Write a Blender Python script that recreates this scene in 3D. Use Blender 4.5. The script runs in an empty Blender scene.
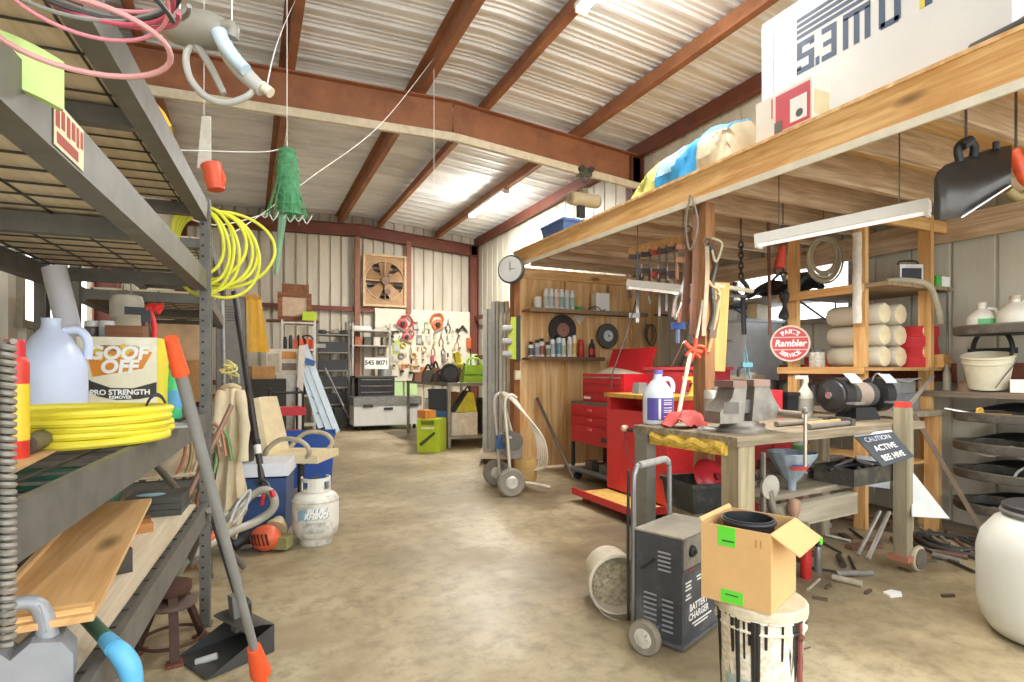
import bpy, bmesh, math, random
from mathutils import Vector as V, Matrix as Mx, Euler
rnd = random.Random(7)
S = bpy.context.scene
C = S.collection
R = math.radians
pi = math.pi
# ---------- camera model: pixel -> point on a plane (used to measure where things stand)
F, CX, CY, CH, YAW = 560.0, 512.0, 370.0, 1.2, R(25.1)
sy, cy = math.sin(YAW), math.cos(YAW)
def W(px, py=370, z=None, x=None, y=None, t=None):
    d, e = (px - CX) / F, (CY - py) / F
    D = V((sy + cy * d, cy - sy * d, e))
    if t is None:
        t = (z - CH) / e if z is not None else x / D.x if x is not None else y / D.y
    return V((0, 0, CH)) + D * t
# ---------- materials
def lin(h):
    h = h.lstrip('#')
    c = [int(h[i:i + 2], 16) / 255 for i in (0, 2, 4)]
    return [x / 12.92 if x <= .04045 else ((x + .055) / 1.055) ** 2.4 for x in c]
MC = {}
def nd(nt, typ, **kw):
    n = nt.nodes.new(typ)
    for k, v in kw.items():
        if k in n.inputs: n.inputs[k].default_value = v
        else: setattr(n, k, v)
    return n
def ramp(nt, stops):
    n = nt.nodes.new('ShaderNodeValToRGB'); e = n.color_ramp.elements
    while len(e) < len(stops): e.new(.5)
    for i, (p, c) in enumerate(stops):
        e[i].position = p; e[i].color = (*c, 1)
    return n
def base(name):
    m = bpy.data.materials.new(name); m.use_nodes = True
    nt = m.node_tree; b = nt.nodes['Principled BSDF']
    tc = nt.nodes.new('ShaderNodeTexCoord')
    return m, nt, b, tc
def mixc(nt, fac, a, b):
    n = nt.nodes.new('ShaderNodeMix'); n.data_type = 'RGBA'
    for i, s in ((0, fac), (6, a), (7, b)):
        if hasattr(s, 'links'): nt.links.new(s, n.inputs[i])
        elif i == 0: n.inputs[0].default_value = s
        else: n.inputs[i].default_value = (*s, 1)
    return n.outputs[2]
def sc(c, k): return [min(1, x * k) for x in c]
def mt(col, r=.55, m=0, v=.18, s=9, b=0, dirt=None, da=.5):
    """plain surface: colour with mottled wear, optional dirt patches, optional bump"""
    key = (col, r, m, v, s, b, dirt, da)
    if key in MC: return MC[key]
    M, nt, B, tc = base('surface_' + col.strip('#'))
    c = lin(col)
    n = nd(nt, 'ShaderNodeTexNoise', Scale=s, Detail=5, Roughness=.65); nt.links.new(tc.outputs['Object'], n.inputs['Vector'])
    rp = ramp(nt, [(.3, sc(c, 1 - v)), (.7, sc(c, 1 + v))]); nt.links.new(n.outputs[0], rp.inputs[0])
    o = rp.outputs[0]
    if dirt:
        n2 = nd(nt, 'ShaderNodeTexNoise', Scale=s * .6, Detail=8, Roughness=.7); nt.links.new(tc.outputs['Object'], n2.inputs['Vector'])
        r2 = ramp(nt, [(.5, (0, 0, 0)), (.64, (da, da, da))]); nt.links.new(n2.outputs[0], r2.inputs[0])
        o = mixc(nt, r2.outputs[0], o, lin(dirt))
    nt.links.new(o, B.inputs['Base Color'])
    B.inputs['Roughness'].default_value = r; B.inputs['Metallic'].default_value = m
    if b:
        bp = nd(nt, 'ShaderNodeBump', Strength=b, Distance=.02); nt.links.new(n.outputs[0], bp.inputs['Height']); nt.links.new(bp.outputs[0], B.inputs['Normal'])
    MC[key] = M
    return M
def wood(c1, c2, axis=0, s=5, r=.65, c3=None):
    """grain stretched along axis 0/1/2"""
    key = ('w', c1, c2, axis, s, c3)
    if key in MC: return MC[key]
    M, nt, B, tc = base('wood_' + c1.strip('#'))
    mp = nt.nodes.new('ShaderNodeMapping'); k = [s * 5, s * 5, s * 5]; k[axis] = s * .35; mp.inputs['Scale'].default_value = k
    nt.links.new(tc.outputs['Object'], mp.inputs[0])
    n = nd(nt, 'ShaderNodeTexNoise', Scale=1, Detail=6, Roughness=.6, Distortion=.9); nt.links.new(mp.outputs[0], n.inputs['Vector'])
    rp = ramp(nt, [(.32, lin(c2)), (.5, [(a + b) / 2 for a, b in zip(lin(c1), lin(c2))]), (.62, lin(c1))]); nt.links.new(n.outputs[0], rp.inputs[0])
    n2 = nd(nt, 'ShaderNodeTexNoise', Scale=2.2, Detail=3); nt.links.new(tc.outputs['Object'], n2.inputs['Vector'])
    r2 = ramp(nt, [(.45, (0, 0, 0)), (.75, (.55, .55, .55))]); nt.links.new(n2.outputs[0], r2.inputs[0])
    o = mixc(nt, r2.outputs[0], rp.outputs[0], lin(c3 or c2))
    # knots
    mp2 = nt.nodes.new('ShaderNodeMapping'); k2 = [7, 7, 7]; k2[axis] = 2.3; mp2.inputs['Scale'].default_value = k2
    nt.links.new(tc.outputs['Object'], mp2.inputs[0])
    vo = nd(nt, 'ShaderNodeTexVoronoi', Scale=.55); nt.links.new(mp2.outputs[0], vo.inputs['Vector'])
    r3 = ramp(nt, [(.05, (.9, .9, .9)), (.13, (0, 0, 0))]); nt.links.new(vo.outputs[0], r3.inputs[0])
    o = mixc(nt, r3.outputs[0], o, sc(lin(c2), .35))
    nt.links.new(o, B.inputs['Base Color']); B.inputs['Roughness'].default_value = r
    bp = nd(nt, 'ShaderNodeBump', Strength=.25, Distance=.01); nt.links.new(n.outputs[0], bp.inputs['Height']); nt.links.new(bp.outputs[0], B.inputs['Normal'])
    MC[key] = M
    return M
def glow(name, col, st):
    m = bpy.data.materials.new(name); m.use_nodes = True; b = m.node_tree.nodes['Principled BSDF']
    b.inputs['Base Color'].default_value = (*col, 1); b.inputs['Emission Color'].default_value = (*col, 1); b.inputs['Emission Strength'].default_value = st
    return m
def clear(col, a=.35, r=.1):
    key = ('c', col, a)
    if key in MC: return MC[key]
    m = bpy.data.materials.new('clear_' + col.strip('#')); m.use_nodes = True; b = m.node_tree.nodes['Principled BSDF']
    b.inputs['Base Color'].default_value = (*lin(col), 1); b.inputs['Alpha'].default_value = a; b.inputs['Roughness'].default_value = r
    MC[key] = m
    return m
# ---------- mesh builder
class MB:
    def __init__(s): s.b = bmesh.new()
    def mark(s): s.b.verts.ensure_lookup_table(); return len(s.b.verts)
    def xf(s, k, M):
        s.b.verts.ensure_lookup_table()
        for v in s.b.verts[k:]: v.co = M @ v.co
        return s
    def poly(s, vs, fs):
        a = [s.b.verts.new(v) for v in vs]
        for f in fs:
            try: s.b.faces.new([a[i] for i in f])
            except ValueError: pass
        return s
    def box(s, c, d, r=(0, 0, 0), tp=1.0, ty=None):
        """box centred at c, sizes d, euler r; tp/ty taper the top in x/y"""
        ty = tp if ty is None else ty
        E = Euler(r).to_matrix(); c = V(c); vs = []
        for z in (-.5, .5):
            for x, y in ((-.5, -.5), (.5, -.5), (.5, .5), (-.5, .5)):
                k, q = (tp, ty) if z > 0 else (1, 1)
                vs.append(c + E @ V((x * d[0] * k, y * d[1] * q, z * d[2])))
        return s.poly(vs, [(3, 2, 1, 0), (4, 5, 6, 7), (0, 1, 5, 4), (1, 2, 6, 5), (2, 3, 7, 6), (3, 0, 4, 7)])
    def bx(s, a, b):
        a, b = V(a), V(b)
        return s.box((a + b) / 2, [abs(x) for x in (b - a)])
    def beam(s, p, q, w, h, up=(0, 0, 1)):
        """rectangular bar from p to q, w sideways, h along up"""
        p, q = V(p), V(q); d = (q - p).normalized(); x = d.cross(V(up))
        if x.length < 1e-4: x = d.cross(V((0, 1, 0)))
        x.normalize(); u = x.cross(d); vs = []
        for P in (p, q):
            for a, b in ((-1, -1), (1, -1), (1, 1), (-1, 1)): vs.append(P + x * a * w / 2 + u * b * h / 2)
        return s.poly(vs, [(0, 1, 2, 3), (7, 6, 5, 4), (4, 5, 1, 0), (5, 6, 2, 1), (6, 7, 3, 2), (7, 4, 0, 3)])
    def cyl(s, p, q, r, r2=None, n=16):
        p, q = V(p), V(q); r2 = r if r2 is None else r2
        d = (q - p).normalized(); x = d.orthogonal().normalized(); y = d.cross(x); vs = []
        for P, rr in ((p, r), (q, r2)):
            for i in range(n):
                a = 2 * pi * i / n; vs.append(P + x * math.cos(a) * rr + y * math.sin(a) * rr)
        return s.poly(vs, [tuple(range(n))[::-1], tuple(range(n, 2 * n))] + [(i, (i + 1) % n, n + (i + 1) % n, n + i) for i in range(n)])
    def tube(s, pts, r, n=8, sm=0, closed=False):
        P = [V(p) for p in pts]
        if sm:
            Q = []; N = len(P); rg = N if closed else N - 1
            for i in range(rg):
                g = (lambda k: P[k % N]) if closed else (lambda k: P[max(0, min(N - 1, k))])
                a, b, c, d = g(i - 1), g(i), g(i + 1), g(i + 2)
                for j in range(sm):
                    t = j / sm
                    Q.append(.5 * ((2 * b) + (c - a) * t + (2 * a - 5 * b + 4 * c - d) * t * t + (3 * b - a - 3 * c + d) * t ** 3))
            if not closed: Q.append(P[-1])
            P = Q
        N = len(P); x = None; rings = []
        for i in range(N):
            a = P[i - 1] if (i or closed) else P[i]; b = P[(i + 1) % N] if (i < N - 1 or closed) else P[i]
            d = (b - a)
            d = d.normalized() if d.length > 1e-9 else V((0, 0, 1))
            x = d.orthogonal() if x is None else x - d * x.dot(d)
            if x.length < 1e-6: x = d.orthogonal()
            x.normalize(); y = d.cross(x); rr = r(i / max(1, N - 1)) if callable(r) else r
            rings.append([P[i] + x * math.cos(2 * pi * k / n) * rr + y * math.sin(2 * pi * k / n) * rr for k in range(n)])
        vs = [v for g in rings for v in g]; fs = []
        for i in range(N if closed else N - 1):
            j = (i + 1) % N
            for k in range(n): fs.append((i * n + k, i * n + (k + 1) % n, j * n + (k + 1) % n, j * n + k))
        if not closed: fs += [tuple(range(n))[::-1], tuple(range((N - 1) * n, N * n))]
        return s.poly(vs, fs)
    def lathe(s, prof, c=(0, 0, 0), n=24, rot=None, sx=1, syy=1, cap=True):
        """revolve (r,z) profile round z, then rot (euler) and move to c"""
        E = Euler(rot).to_matrix() if rot else Mx.Identity(3); c = V(c); vs = []; N = len(prof)
        for r, z in prof:
            for i in range(n):
                a = 2 * pi * i / n; vs.append(c + E @ V((math.cos(a) * r * sx, math.sin(a) * r * syy, z)))
        fs = [(i * n + k, i * n + (k + 1) % n, (i + 1) * n + (k + 1) % n, (i + 1) * n + k) for i in range(N - 1) for k in range(n)]
        if cap and prof[0][0] > 1e-6: fs.append(tuple(range(n))[::-1])
        if cap and prof[-1][0] > 1e-6: fs.append(tuple(range((N - 1) * n, N * n)))
        return s.poly(vs, fs)
    def prism(s, pts, h, M=None):
        """polygon in XY extruded by h along z, then matrix M"""
        n = len(pts); M = M or Mx.Identity(4)
        vs = [M @ V((x, y, 0)) for x, y in pts] + [M @ V((x, y, h)) for x, y in pts]
        return s.poly(vs, [tuple(range(n))[::-1], tuple(range(n, 2 * n))] + [(i, (i + 1) % n, n + (i + 1) % n, n + i) for i in range(n)])
    def xz(s, pts, y0, y1):
        """polygon given in x,z extruded from y0 to y1"""
        return s.prism([(x, -z) for x, z in pts][::-1], y1 - y0, Mx.Translation((0, y0, 0)) @ Mx(((1, 0, 0, 0), (0, 0, 1, 0), (0, -1, 0, 0), (0, 0, 0, 1))))
    def ball(s, c, r, sq=(1, 1, 1), n=14):
        m = max(6, n // 2)
        k = s.mark()
        s.lathe([(max(1e-4, math.sin(pi * i / m)) * r, -math.cos(pi * i / m) * r) for i in range(m + 1)], (0, 0, 0), n)
        return s.xf(k, Mx.Translation(c) @ Mx.Diagonal((*sq, 1)))
    def torus(s, c, Rr, r, rot=(0, 0, 0), n=28, m=8, sx=1, syy=1):
        E = Euler(rot).to_matrix()
        return s.tube([V(c) + E @ V((math.cos(2 * pi * i / n) * Rr * sx, math.sin(2 * pi * i / n) * Rr * syy, 0)) for i in range(n)], r, m, closed=True)
    def sheet(s, f, nu, nv, th=.003):
        """surface f(u,v)->point, u,v in 0..1, thickened along its normals"""
        g = [[V(f(i / nu, j / nv)) for j in range(nv + 1)] for i in range(nu + 1)]
        def nm(i, j):
            a = g[min(nu, i + 1)][j] - g[max(0, i - 1)][j]; b = g[i][min(nv, j + 1)] - g[i][max(0, j - 1)]
            q = a.cross(b); return q.normalized() if q.length > 1e-12 else V((0, 0, 1))
        top = [g[i][j] + nm(i, j) * th for i in range(nu + 1) for j in range(nv + 1)]
        bot = [g[i][j] for i in range(nu + 1) for j in range(nv + 1)]
        N = len(top); w = nv + 1; fs = []
        for i in range(nu):
            for j in range(nv):
                a, b, c, d = i * w + j, (i + 1) * w + j, (i + 1) * w + j + 1, i * w + j + 1
                fs += [(a, b, c, d), (N + d, N + c, N + b, N + a)]
        for i in range(nu):
            fs += [(i * w, N + i * w, N + (i + 1) * w, (i + 1) * w), ((i + 1) * w + nv, N + (i + 1) * w + nv, N + i * w + nv, i * w + nv)]
        for j in range(nv):
            fs += [(j + 1, N + j + 1, N + j, j), (nu * w + j, N + nu * w + j, N + nu * w + j + 1, nu * w + j + 1)]
        return s.poly(top + bot, fs)
    def o(s, name, mat, parent=None, bev=0, ang=38, label=None, loc=None, rot=None, kind=None):
        b = s.b
        if bev:
            es = [e for e in b.edges if len(e.link_faces) == 2 and e.calc_face_angle(0) > .6]
            try: bmesh.ops.bevel(b, geom=es, offset=bev, segments=2, profile=.6, affect='EDGES', clamp_overlap=True)
            except Exception: pass
        bmesh.ops.recalc_face_normals(b, faces=b.faces[:])
        for f in b.faces: f.smooth = True
        lim = R(ang)
        for e in b.edges:
            if len(e.link_faces) == 2 and e.calc_face_angle(0) > lim: e.smooth = False
        me = bpy.data.meshes.new(name); b.to_mesh(me); b.free(); me.materials.append(mat)
        o = bpy.data.objects.new(name, me); C.objects.link(o)
        if parent is not None: o.parent = parent
        if loc is not None: o.location = loc
        if rot is not None: o.rotation_euler = rot
        if label: o['label'] = label
        if kind: o['kind'] = kind
        return o
    def top(s, name, mat, label, cat, loc=(0, 0, 0), rz=0, group=None, bev=0, rot=None, kind=None, ang=38):
        o = s.o(name, mat, None, bev, ang); o.location = loc; o.rotation_euler = rot or (0, 0, rz)
        return tag(o, label, cat, group, kind)
    def st(s, name, mat, bev=0, ang=30, parent=None):
        o = s.o(name, mat, parent, bev, ang)
        if parent is None: o['kind'] = 'structure'
        return o
def tag(o, label, cat, group=None, kind=None):
    o['label'] = label; o['category'] = cat
    if group: o['group'] = group
    if kind: o['kind'] = kind
    return o
def T(name, label, cat, loc=(0, 0, 0), rz=0, group=None, rot=None):
    o = bpy.data.objects.new(name, None); C.objects.link(o); o.empty_display_size = .1
    o.location = loc; o.rotation_euler = rot or (0, 0, rz)
    return tag(o, label, cat, group)
def kids(o): return [c for c in C.objects if c.parent == o]
def dup(r0, loc, rz=None, label=None, group=None, rot=None, scale=None, mats=None):
    """copy a thing with its parts and sub-parts"""
    r = r0.copy(); C.objects.link(r); r.location = loc
    if rz is not None: r.rotation_euler = (0, 0, rz)
    if rot is not None: r.rotation_euler = rot
    if scale: r.scale = scale if hasattr(scale, '__len__') else (scale,) * 3
    if label: r['label'] = label
    if group: r['group'] = group
    def paint(q):
        if mats and q.data and q.name.split('.')[0] in mats:
            q.data = q.data.copy(); q.data.materials.clear(); q.data.materials.append(mats[q.name.split('.')[0]])
    paint(r)
    for ch in kids(r0):
        c = ch.copy(); C.objects.link(c); c.parent = r; paint(c)
        for g in kids(ch):
            d = g.copy(); C.objects.link(d); d.parent = c; paint(d)
    return r
def letter(parent, body, size, mat, fn, bold=0, name='lettering', sx=1, shear=0, align='CENTER'):
    cu = bpy.data.curves.new('t', 'FONT'); cu.body = body; cu.size = size; cu.align_x = align; cu.align_y = 'CENTER'
    cu.offset = bold; cu.resolution_u = 3; cu.shear = shear; cu.space_line = .8
    o = bpy.data.objects.new('t', cu); C.objects.link(o)
    me = bpy.data.meshes.new_from_object(o); bpy.data.objects.remove(o); bpy.data.curves.remove(cu)
    for v in me.vertices: v.co = fn(v.co.x * sx, v.co.y)
    me.materials.clear(); me.materials.append(mat); me.name = name
    ob = bpy.data.objects.new(name, me); C.objects.link(ob); ob.parent = parent
    return ob
def front(cx, y, cz):  # lettering on a face that looks along -y
    return lambda x, z: V((cx + x, y, cz + z))
def ordn(i): return ['first', 'second', 'third', 'fourth', 'fifth', 'sixth', 'seventh', 'eighth', 'ninth', 'tenth', 'eleventh', 'twelfth'][i]
FACE = -YAW       # rz that turns a thing's front (-y) to the camera
AISLE = -pi / 2   # rz that turns it to the aisle from the right side
# ---------- common materials
BLK = mt('#26272a', .5, 0, .25); DGR = mt('#3c3d3f', .5, 0, .25); GRY = mt('#7d7f7e', .5, 0, .2); LGR = mt('#b9bab6', .5)
WHT = mt('#e6e4dc', .5, 0, .06); CRM = mt('#dcd3b8', .55, 0, .1); RED = mt('#c6232a', .38, 0, .1, 5); DRED = mt('#8e1e22', .5, 0, .15)
YEL = mt('#d8ca34', .45, 0, .08); ORG = mt('#e5562b', .45, 0, .12); BLU = mt('#3b68b0', .45, 0, .1); LIM = mt('#b9cf2c', .5, 0, .08); GRN = mt('#3f8f56', .5)
STL = mt('#a9a9a6', .35, .75, .15); DST = mt('#6c6a66', .45, .6, .3); RST = mt('#7c4a34', .7, .1, .3); RUB = mt('#38383a', .8, 0, .2)
CHR = mt('#c9cacb', .2, .9, .05); CARD = mt('#c9a06b', .8, 0, .08, 14); PAP = mt('#ece9df', .7, 0, .05); TAN = mt('#c9b58e', .7, 0, .12)
PLA = mt('#f0efe9', .45, 0, .05)
PINE = [wood('#e6bc7d', '#c48d50', a, 5) for a in range(3)]
OLDW = [wood('#dcc5a3', '#ab8c69', a, 5) for a in range(3)]
GREYW = [wood('#a89d86', '#756953', a, 6) for a in range(3)]
PLY = [wood('#efcd96', '#cb9658', a, 3) for a in range(3)]
# ================= SHELL =================
XL, XR, YB, YF, RX = -1.35, 5.05, 12.85, -.6, 2.22
def roofz(x): return 4.66 - (.078 if x > RX else .03) * abs(x - RX)
def mk_floor():
    M, nt, B, tc = base('concrete_floor')
    n = nd(nt, 'ShaderNodeTexNoise', Scale=.55, Detail=8, Roughness=.62, Distortion=.3); nt.links.new(tc.outputs['Object'], n.inputs['Vector'])
    rp = ramp(nt, [(.36, lin('#897a5e')), (.5, lin('#ab9b7a')), (.62, lin('#c2b494'))]); nt.links.new(n.outputs[0], rp.inputs[0])
    n2 = nd(nt, 'ShaderNodeTexNoise', Scale=9, Detail=6, Roughness=.75); nt.links.new(tc.outputs['Object'], n2.inputs['Vector'])
    r2 = ramp(nt, [(.45, (0, 0, 0)), (.66, (.6, .6, .6))]); nt.links.new(n2.outputs[0], r2.inputs[0])
    o = mixc(nt, r2.outputs[0], rp.outputs[0], lin('#6a5c45'))
    n3 = nd(nt, 'ShaderNodeTexNoise', Scale=1.3, Detail=3); mp = nt.nodes.new('ShaderNodeMapping'); mp.inputs['Location'].default_value = (7, 3, 0)
    nt.links.new(tc.outputs['Object'], mp.inputs[0]); nt.links.new(mp.outputs[0], n3.inputs['Vector'])
    r3 = ramp(nt, [(.52, (0, 0, 0)), (.66, (.7, .7, .7))]); nt.links.new(n3.outputs[0], r3.inputs[0])
    o = mixc(nt, r3.outputs[0], o, lin('#948466'))
    vo = nd(nt, 'ShaderNodeTexVoronoi', Scale=14); nt.links.new(tc.outputs['Object'], vo.inputs['Vector'])
    r4 = ramp(nt, [(.04, (.8, .8, .8)), (.1, (0, 0, 0))]); nt.links.new(vo.outputs[0], r4.inputs[0])
    n5 = nd(nt, 'ShaderNodeMath', operation='MULTIPLY'); nt.links.new(r4.outputs[0], n5.inputs[0]); nt.links.new(r2.outputs[0], n5.inputs[1])
    o = mixc(nt, n5.outputs[0], o, lin('#cfc2a0'))
    # old oil stain spreading from the benches
    sx_ = nd(nt, 'ShaderNodeSeparateXYZ'); nt.links.new(tc.outputs['Object'], sx_.inputs[0])
    def mr(sock, a, b):
        q = nd(nt, 'ShaderNodeMapRange', interpolation_type='SMOOTHSTEP'); q.inputs[1].default_value = a; q.inputs[2].default_value = b; nt.links.new(sock, q.inputs[0]); return q.outputs[0]
    def ml(a, b, op='MULTIPLY'):
        q = nd(nt, 'ShaderNodeMath', operation=op); nt.links.new(a, q.inputs[0]); nt.links.new(b, q.inputs[1]); return q.outputs[0]
    n6 = nd(nt, 'ShaderNodeTexNoise', Scale=1.6, Detail=6); nt.links.new(tc.outputs['Object'], n6.inputs['Vector'])
    k6 = ml(mr(sx_.outputs[0], 1.75, 2.5), mr(sx_.outputs[1], 5.6, 4.6)); k6 = ml(k6, mr(sx_.outputs[1], 1.7, 2.3)); k6 = ml(k6, mr(n6.outputs[0], .3, .62))
    q6 = nd(nt, 'ShaderNodeMath', operation='MULTIPLY'); q6.inputs[1].default_value = .75; nt.links.new(k6, q6.inputs[0])
    o = mixc(nt, q6.outputs[0], o, lin('#574d3d'))
    nt.links.new(o, B.inputs['Base Color'])
    rr = ramp(nt, [(.3, (.32,) * 3), (.7, (.6,) * 3)]); nt.links.new(n3.outputs[0], rr.inputs[0]); nt.links.new(rr.outputs[0], B.inputs['Roughness'])
    bp = nd(nt, 'ShaderNodeBump', Strength=.12, Distance=.01); nt.links.new(n2.outputs[0], bp.inputs['Height']); nt.links.new(bp.outputs[0], B.inputs['Normal'])
    return M
MB().bx((XL - .1, YF, -.12), (XR + .1, YB + .1, 0)).st('floor', mk_floor())
MB().bx((-9, -9, -.16), (13, YF, -.02)).st('ground', mt('#d6d1c4', .8, 0, .12, 2))
def panel_mat(name, c, stain, sa, horiz=True):
    M, nt, B, tc = base(name)
    n = nd(nt, 'ShaderNodeTexNoise', Scale=1.2, Detail=8, Roughness=.7); mp = nt.nodes.new('ShaderNodeMapping')
    mp.inputs['Scale'].default_value = (.5, 2.5, 1) if horiz else (2, 2, .35)
    nt.links.new(tc.outputs['Object'], mp.inputs[0]); nt.links.new(mp.outputs[0], n.inputs['Vector'])
    r = ramp(nt, [(.44, (0, 0, 0)), (.72, (sa,) * 3)]); nt.links.new(n.outputs[0], r.inputs[0])
    o = mixc(nt, r.outputs[0], lin(c), lin(stain)); nt.links.new(o, B.inputs['Base Color'])
    B.inputs['Roughness'].default_value = .5; B.inputs['Metallic'].default_value = .0
    return M
ROOFM = panel_mat('roof_sheet', '#eeefee', '#8b8a85', .5)
WALLB = panel_mat('wall_sheet_back', '#d4ccba', '#9d937e', .6, False)
WALLR = panel_mat('wall_sheet_right', '#cfcbb9', '#a39b85', .55, False)
def prof(a, b, pitch, w, h, minor=0):
    """trapezoid ribs: list of (pos, offset)"""
    p = [(a, 0)]; k = a + pitch * .5
    while k < b - w:
        if minor:
            for q in (-.5, -.25):
                m = k + q * pitch
                if m - .02 > p[-1][0]: p += [(m - .02, 0), (m - .008, minor), (m + .008, minor), (m + .02, 0)]
        p += [(k - w / 2, 0), (k - w / 4, h), (k + w / 4, h), (k + w / 2, 0)]; k += pitch
    return p + [(b, 0)]
# roof: ribs run down the slope
mb = MB(); pr = prof(YF, YB + .05, .3, .08, -.028, -.012); xs = [XL, RX, XR]; vs = []
for yv, off in pr:
    for x in xs: vs.append((x, yv, roofz(x) + off))
fs = []
for i in range(len(pr) - 1):
    for j in range(2): fs.append((i * 3 + j, i * 3 + j + 1, (i + 1) * 3 + j + 1, (i + 1) * 3 + j))
mb.poly(vs, fs); mb.st('ceiling', ROOFM, ang=15)
def ribwall(name, mat, fixed, axis, a, b, z0, ztop, holes, pitch, w, h, minor=0):
    """vertical ribbed sheet at x=fixed (axis 0) or y=fixed (axis 1); holes = (a0,a1,z0,z1)"""
    mb = MB()
    def seg(lo, hi, zl, zh):
        pr = [(q, o) for q, o in PR if lo <= q <= hi]; pr = [(lo, 0)] + pr + [(hi, 0)]; vs = []
        for q, o in pr:
            for k in (0, 1):
                zz = zl if k == 0 else (zh if zh is not None else ztop(q))
                vs.append((fixed + o, q, zz) if axis == 0 else (q, fixed + o, zz))
        mb.poly(vs, [(i * 2, i * 2 + 2, i * 2 + 3, i * 2 + 1) for i in range(len(pr) - 1)])
    PR = prof(a, b, pitch, w, h, minor); c = a
    for h0, h1, q0, q1 in holes:
        seg(c, h0, z0, None); seg(h0, h1, z0, q0); seg(h0, h1, q1, None); c = h1
    seg(c, b, z0, None)
    return mb.st(name, mat, ang=15)
WR = (3.35, 4.75, 1.68, 2.36); WLn = (4.6, 7.4, 1.5, 2.12)
ribwall('wall_back', WALLB, YB, 1, XL, XR, 0, roofz, [], .235, .062, .05, 0)
ribwall('wall_right', WALLR, XR, 0, YF, YB, 0, lambda q: roofz(XR), [WR], .3, .03, .022, 0)
ribwall('wall_left', WALLB, XL, 0, YF, YB, 0, lambda q: roofz(XL), [WLn], .3, .075, .035, 0)
GLASS = clear('#eef4f8', .12, .15)
def window(name, x, Y0, Y1, z0, z1, sgn, nm):
    mb = MB(); w = .05
    for z in (z0, z1): mb.bx((x - .04, Y0 - w, z - w / 2), (x + .04, Y1 + w, z + w / 2))
    for i in range(nm + 1):
        yy = Y0 + (Y1 - Y0) * i / nm; mb.bx((x - .035, yy - w / 2, z0 + w / 2), (x + .035, yy + w / 2, z1 - w / 2))
    fr = mb.st(name, mt('#9c927e', .6), .004)
    MB().bx((x - .004, Y0, z0), (x + .004, Y1, z1)).st('window_pane', GLASS, parent=fr)
    return fr
window('window_1', XL, *WLn, 1, 3); window('window_2', XR, *WR, -1, 2)
# steel frame
STEEL = mt('#a06a48', .6, .1, .2, 3, 0, '#7c5039', .6)
STEEL2 = mt('#74402f', .6, .1, .2, 4)
def ibeam(mb, p, q, w, h, up=(0, 0, 1), tf=.014, tw=.012):
    p, q = V(p), V(q); u = V(up)
    mb.beam(p, q, tw, h, up); mb.beam(p + u * (h / 2 - tf / 2), q + u * (h / 2 - tf / 2), w, tf, up); mb.beam(p - u * (h / 2 - tf / 2), q - u * (h / 2 - tf / 2), w, tf, up)
for px_ in (-.98, .36, 1.78, 2.66, 4.0):
    mb = MB(); zt = roofz(px_) - .035; s = 1 if px_ < RX else -1
    mb.bx((px_ - .006, YF, zt - .2), (px_ + .006, YB, zt)); mb.bx((px_, YF, zt - .2), (px_ + .075 * s, YB, zt - .188)); mb.bx((px_ - .07 * s, YF, zt - .012), (px_, YB, zt))
    mb.bx((px_ + .069 * s, YF, zt - .188), (px_ + .075 * s, YB, zt - .165)); mb.st('purlin_beam', STEEL)
for xw, s in ((XR - .06, -1), (XL + .06, 1)):
    mb = MB(); zt = roofz(xw) - .035; mb.bx((xw - .006, YF, zt - .22), (xw + .006, YB, zt)); mb.bx((xw, YF, zt - .22), (xw + .08 * s, YB, zt - .208)); mb.st('eave_beam', STEEL2)
YR = 6.42
def rafter(yy, h, dz, mat, name):
    mb = MB(); zr = lambda x: roofz(x) - .235 - dz - h / 2
    for a, b in ((XL, RX), (RX, XR - .04)):
        ibeam(mb, (a, yy, zr(a)), (b, yy, zr(b)), .16, h)
    mb.st(name, mat)
    return zr
zr = rafter(YR, .42, 0, STEEL, 'rafter_beam')
rafter(YB - .15, .26, .0, STEEL2, 'gable_beam')
# pale timber strip fixed along the foot of the rafter
mb = MB()
for a, b in ((XL, RX), (RX, XR - .05)): mb.beam((a, YR - .1, zr(a) - .25), (b, YR - .1, zr(b) - .25), .05, .09)
mb.st('trim_1', mt('#d9cdb2', .7, 0, .15))
for xx, yy in ((XR - .13, YR), (XR - .13, YB - .15), (XL + .13, YR), (XL + .13, YB - .15)):
    mb = MB(); zt = roofz(xx) - .25
    ibeam(mb, (xx, yy, 0), (xx, yy, zt), .16, .2, (1, 0, 0)); mb.st('wall_column', STEEL2)
# girts on the walls
mb = MB(); mb.bx((XL, YB - .12, 2.58), (XR, YB - .03, 2.6)); mb.bx((XL, YB - .125, 2.5), (XR, YB - .115, 2.6)); mb.st('girt_beam', STEEL2)
mb = MB(); mb.bx((XL, YB - .12, .98), (2.4, YB - .03, 1.0)); mb.bx((XL, YB - .125, .9), (2.4, YB - .115, 1.0)); mb.st('girt_beam', STEEL2)
for px_, z0_ in ((357.5, .9), (409, 2.5)):
    x = W(px_, y=YB - .2).x; mb = MB(); mb.bx((x - .055, YB - .2, z0_), (x + .055, YB - .13, 4.15)); mb.st('wall_column', mt('#93604a', .6, 0, .15))
mb = MB(); mb.bx((XR - .12, YF, 1.13), (XR - .11, 6.0, 1.25)); mb.bx((XR - .12, YF, 1.11), (XR - .03, 6.0, 1.13)); mb.st('girt_beam', STEEL2)
mb = MB(); mb.bx((XR - .12, 6.6, 2.4), (XR - .11, YB, 2.5)); mb.bx((XR - .12, 6.6, 1.45), (XR - .11, YB, 1.55)); mb.st('girt_beam', STEEL2)
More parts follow.
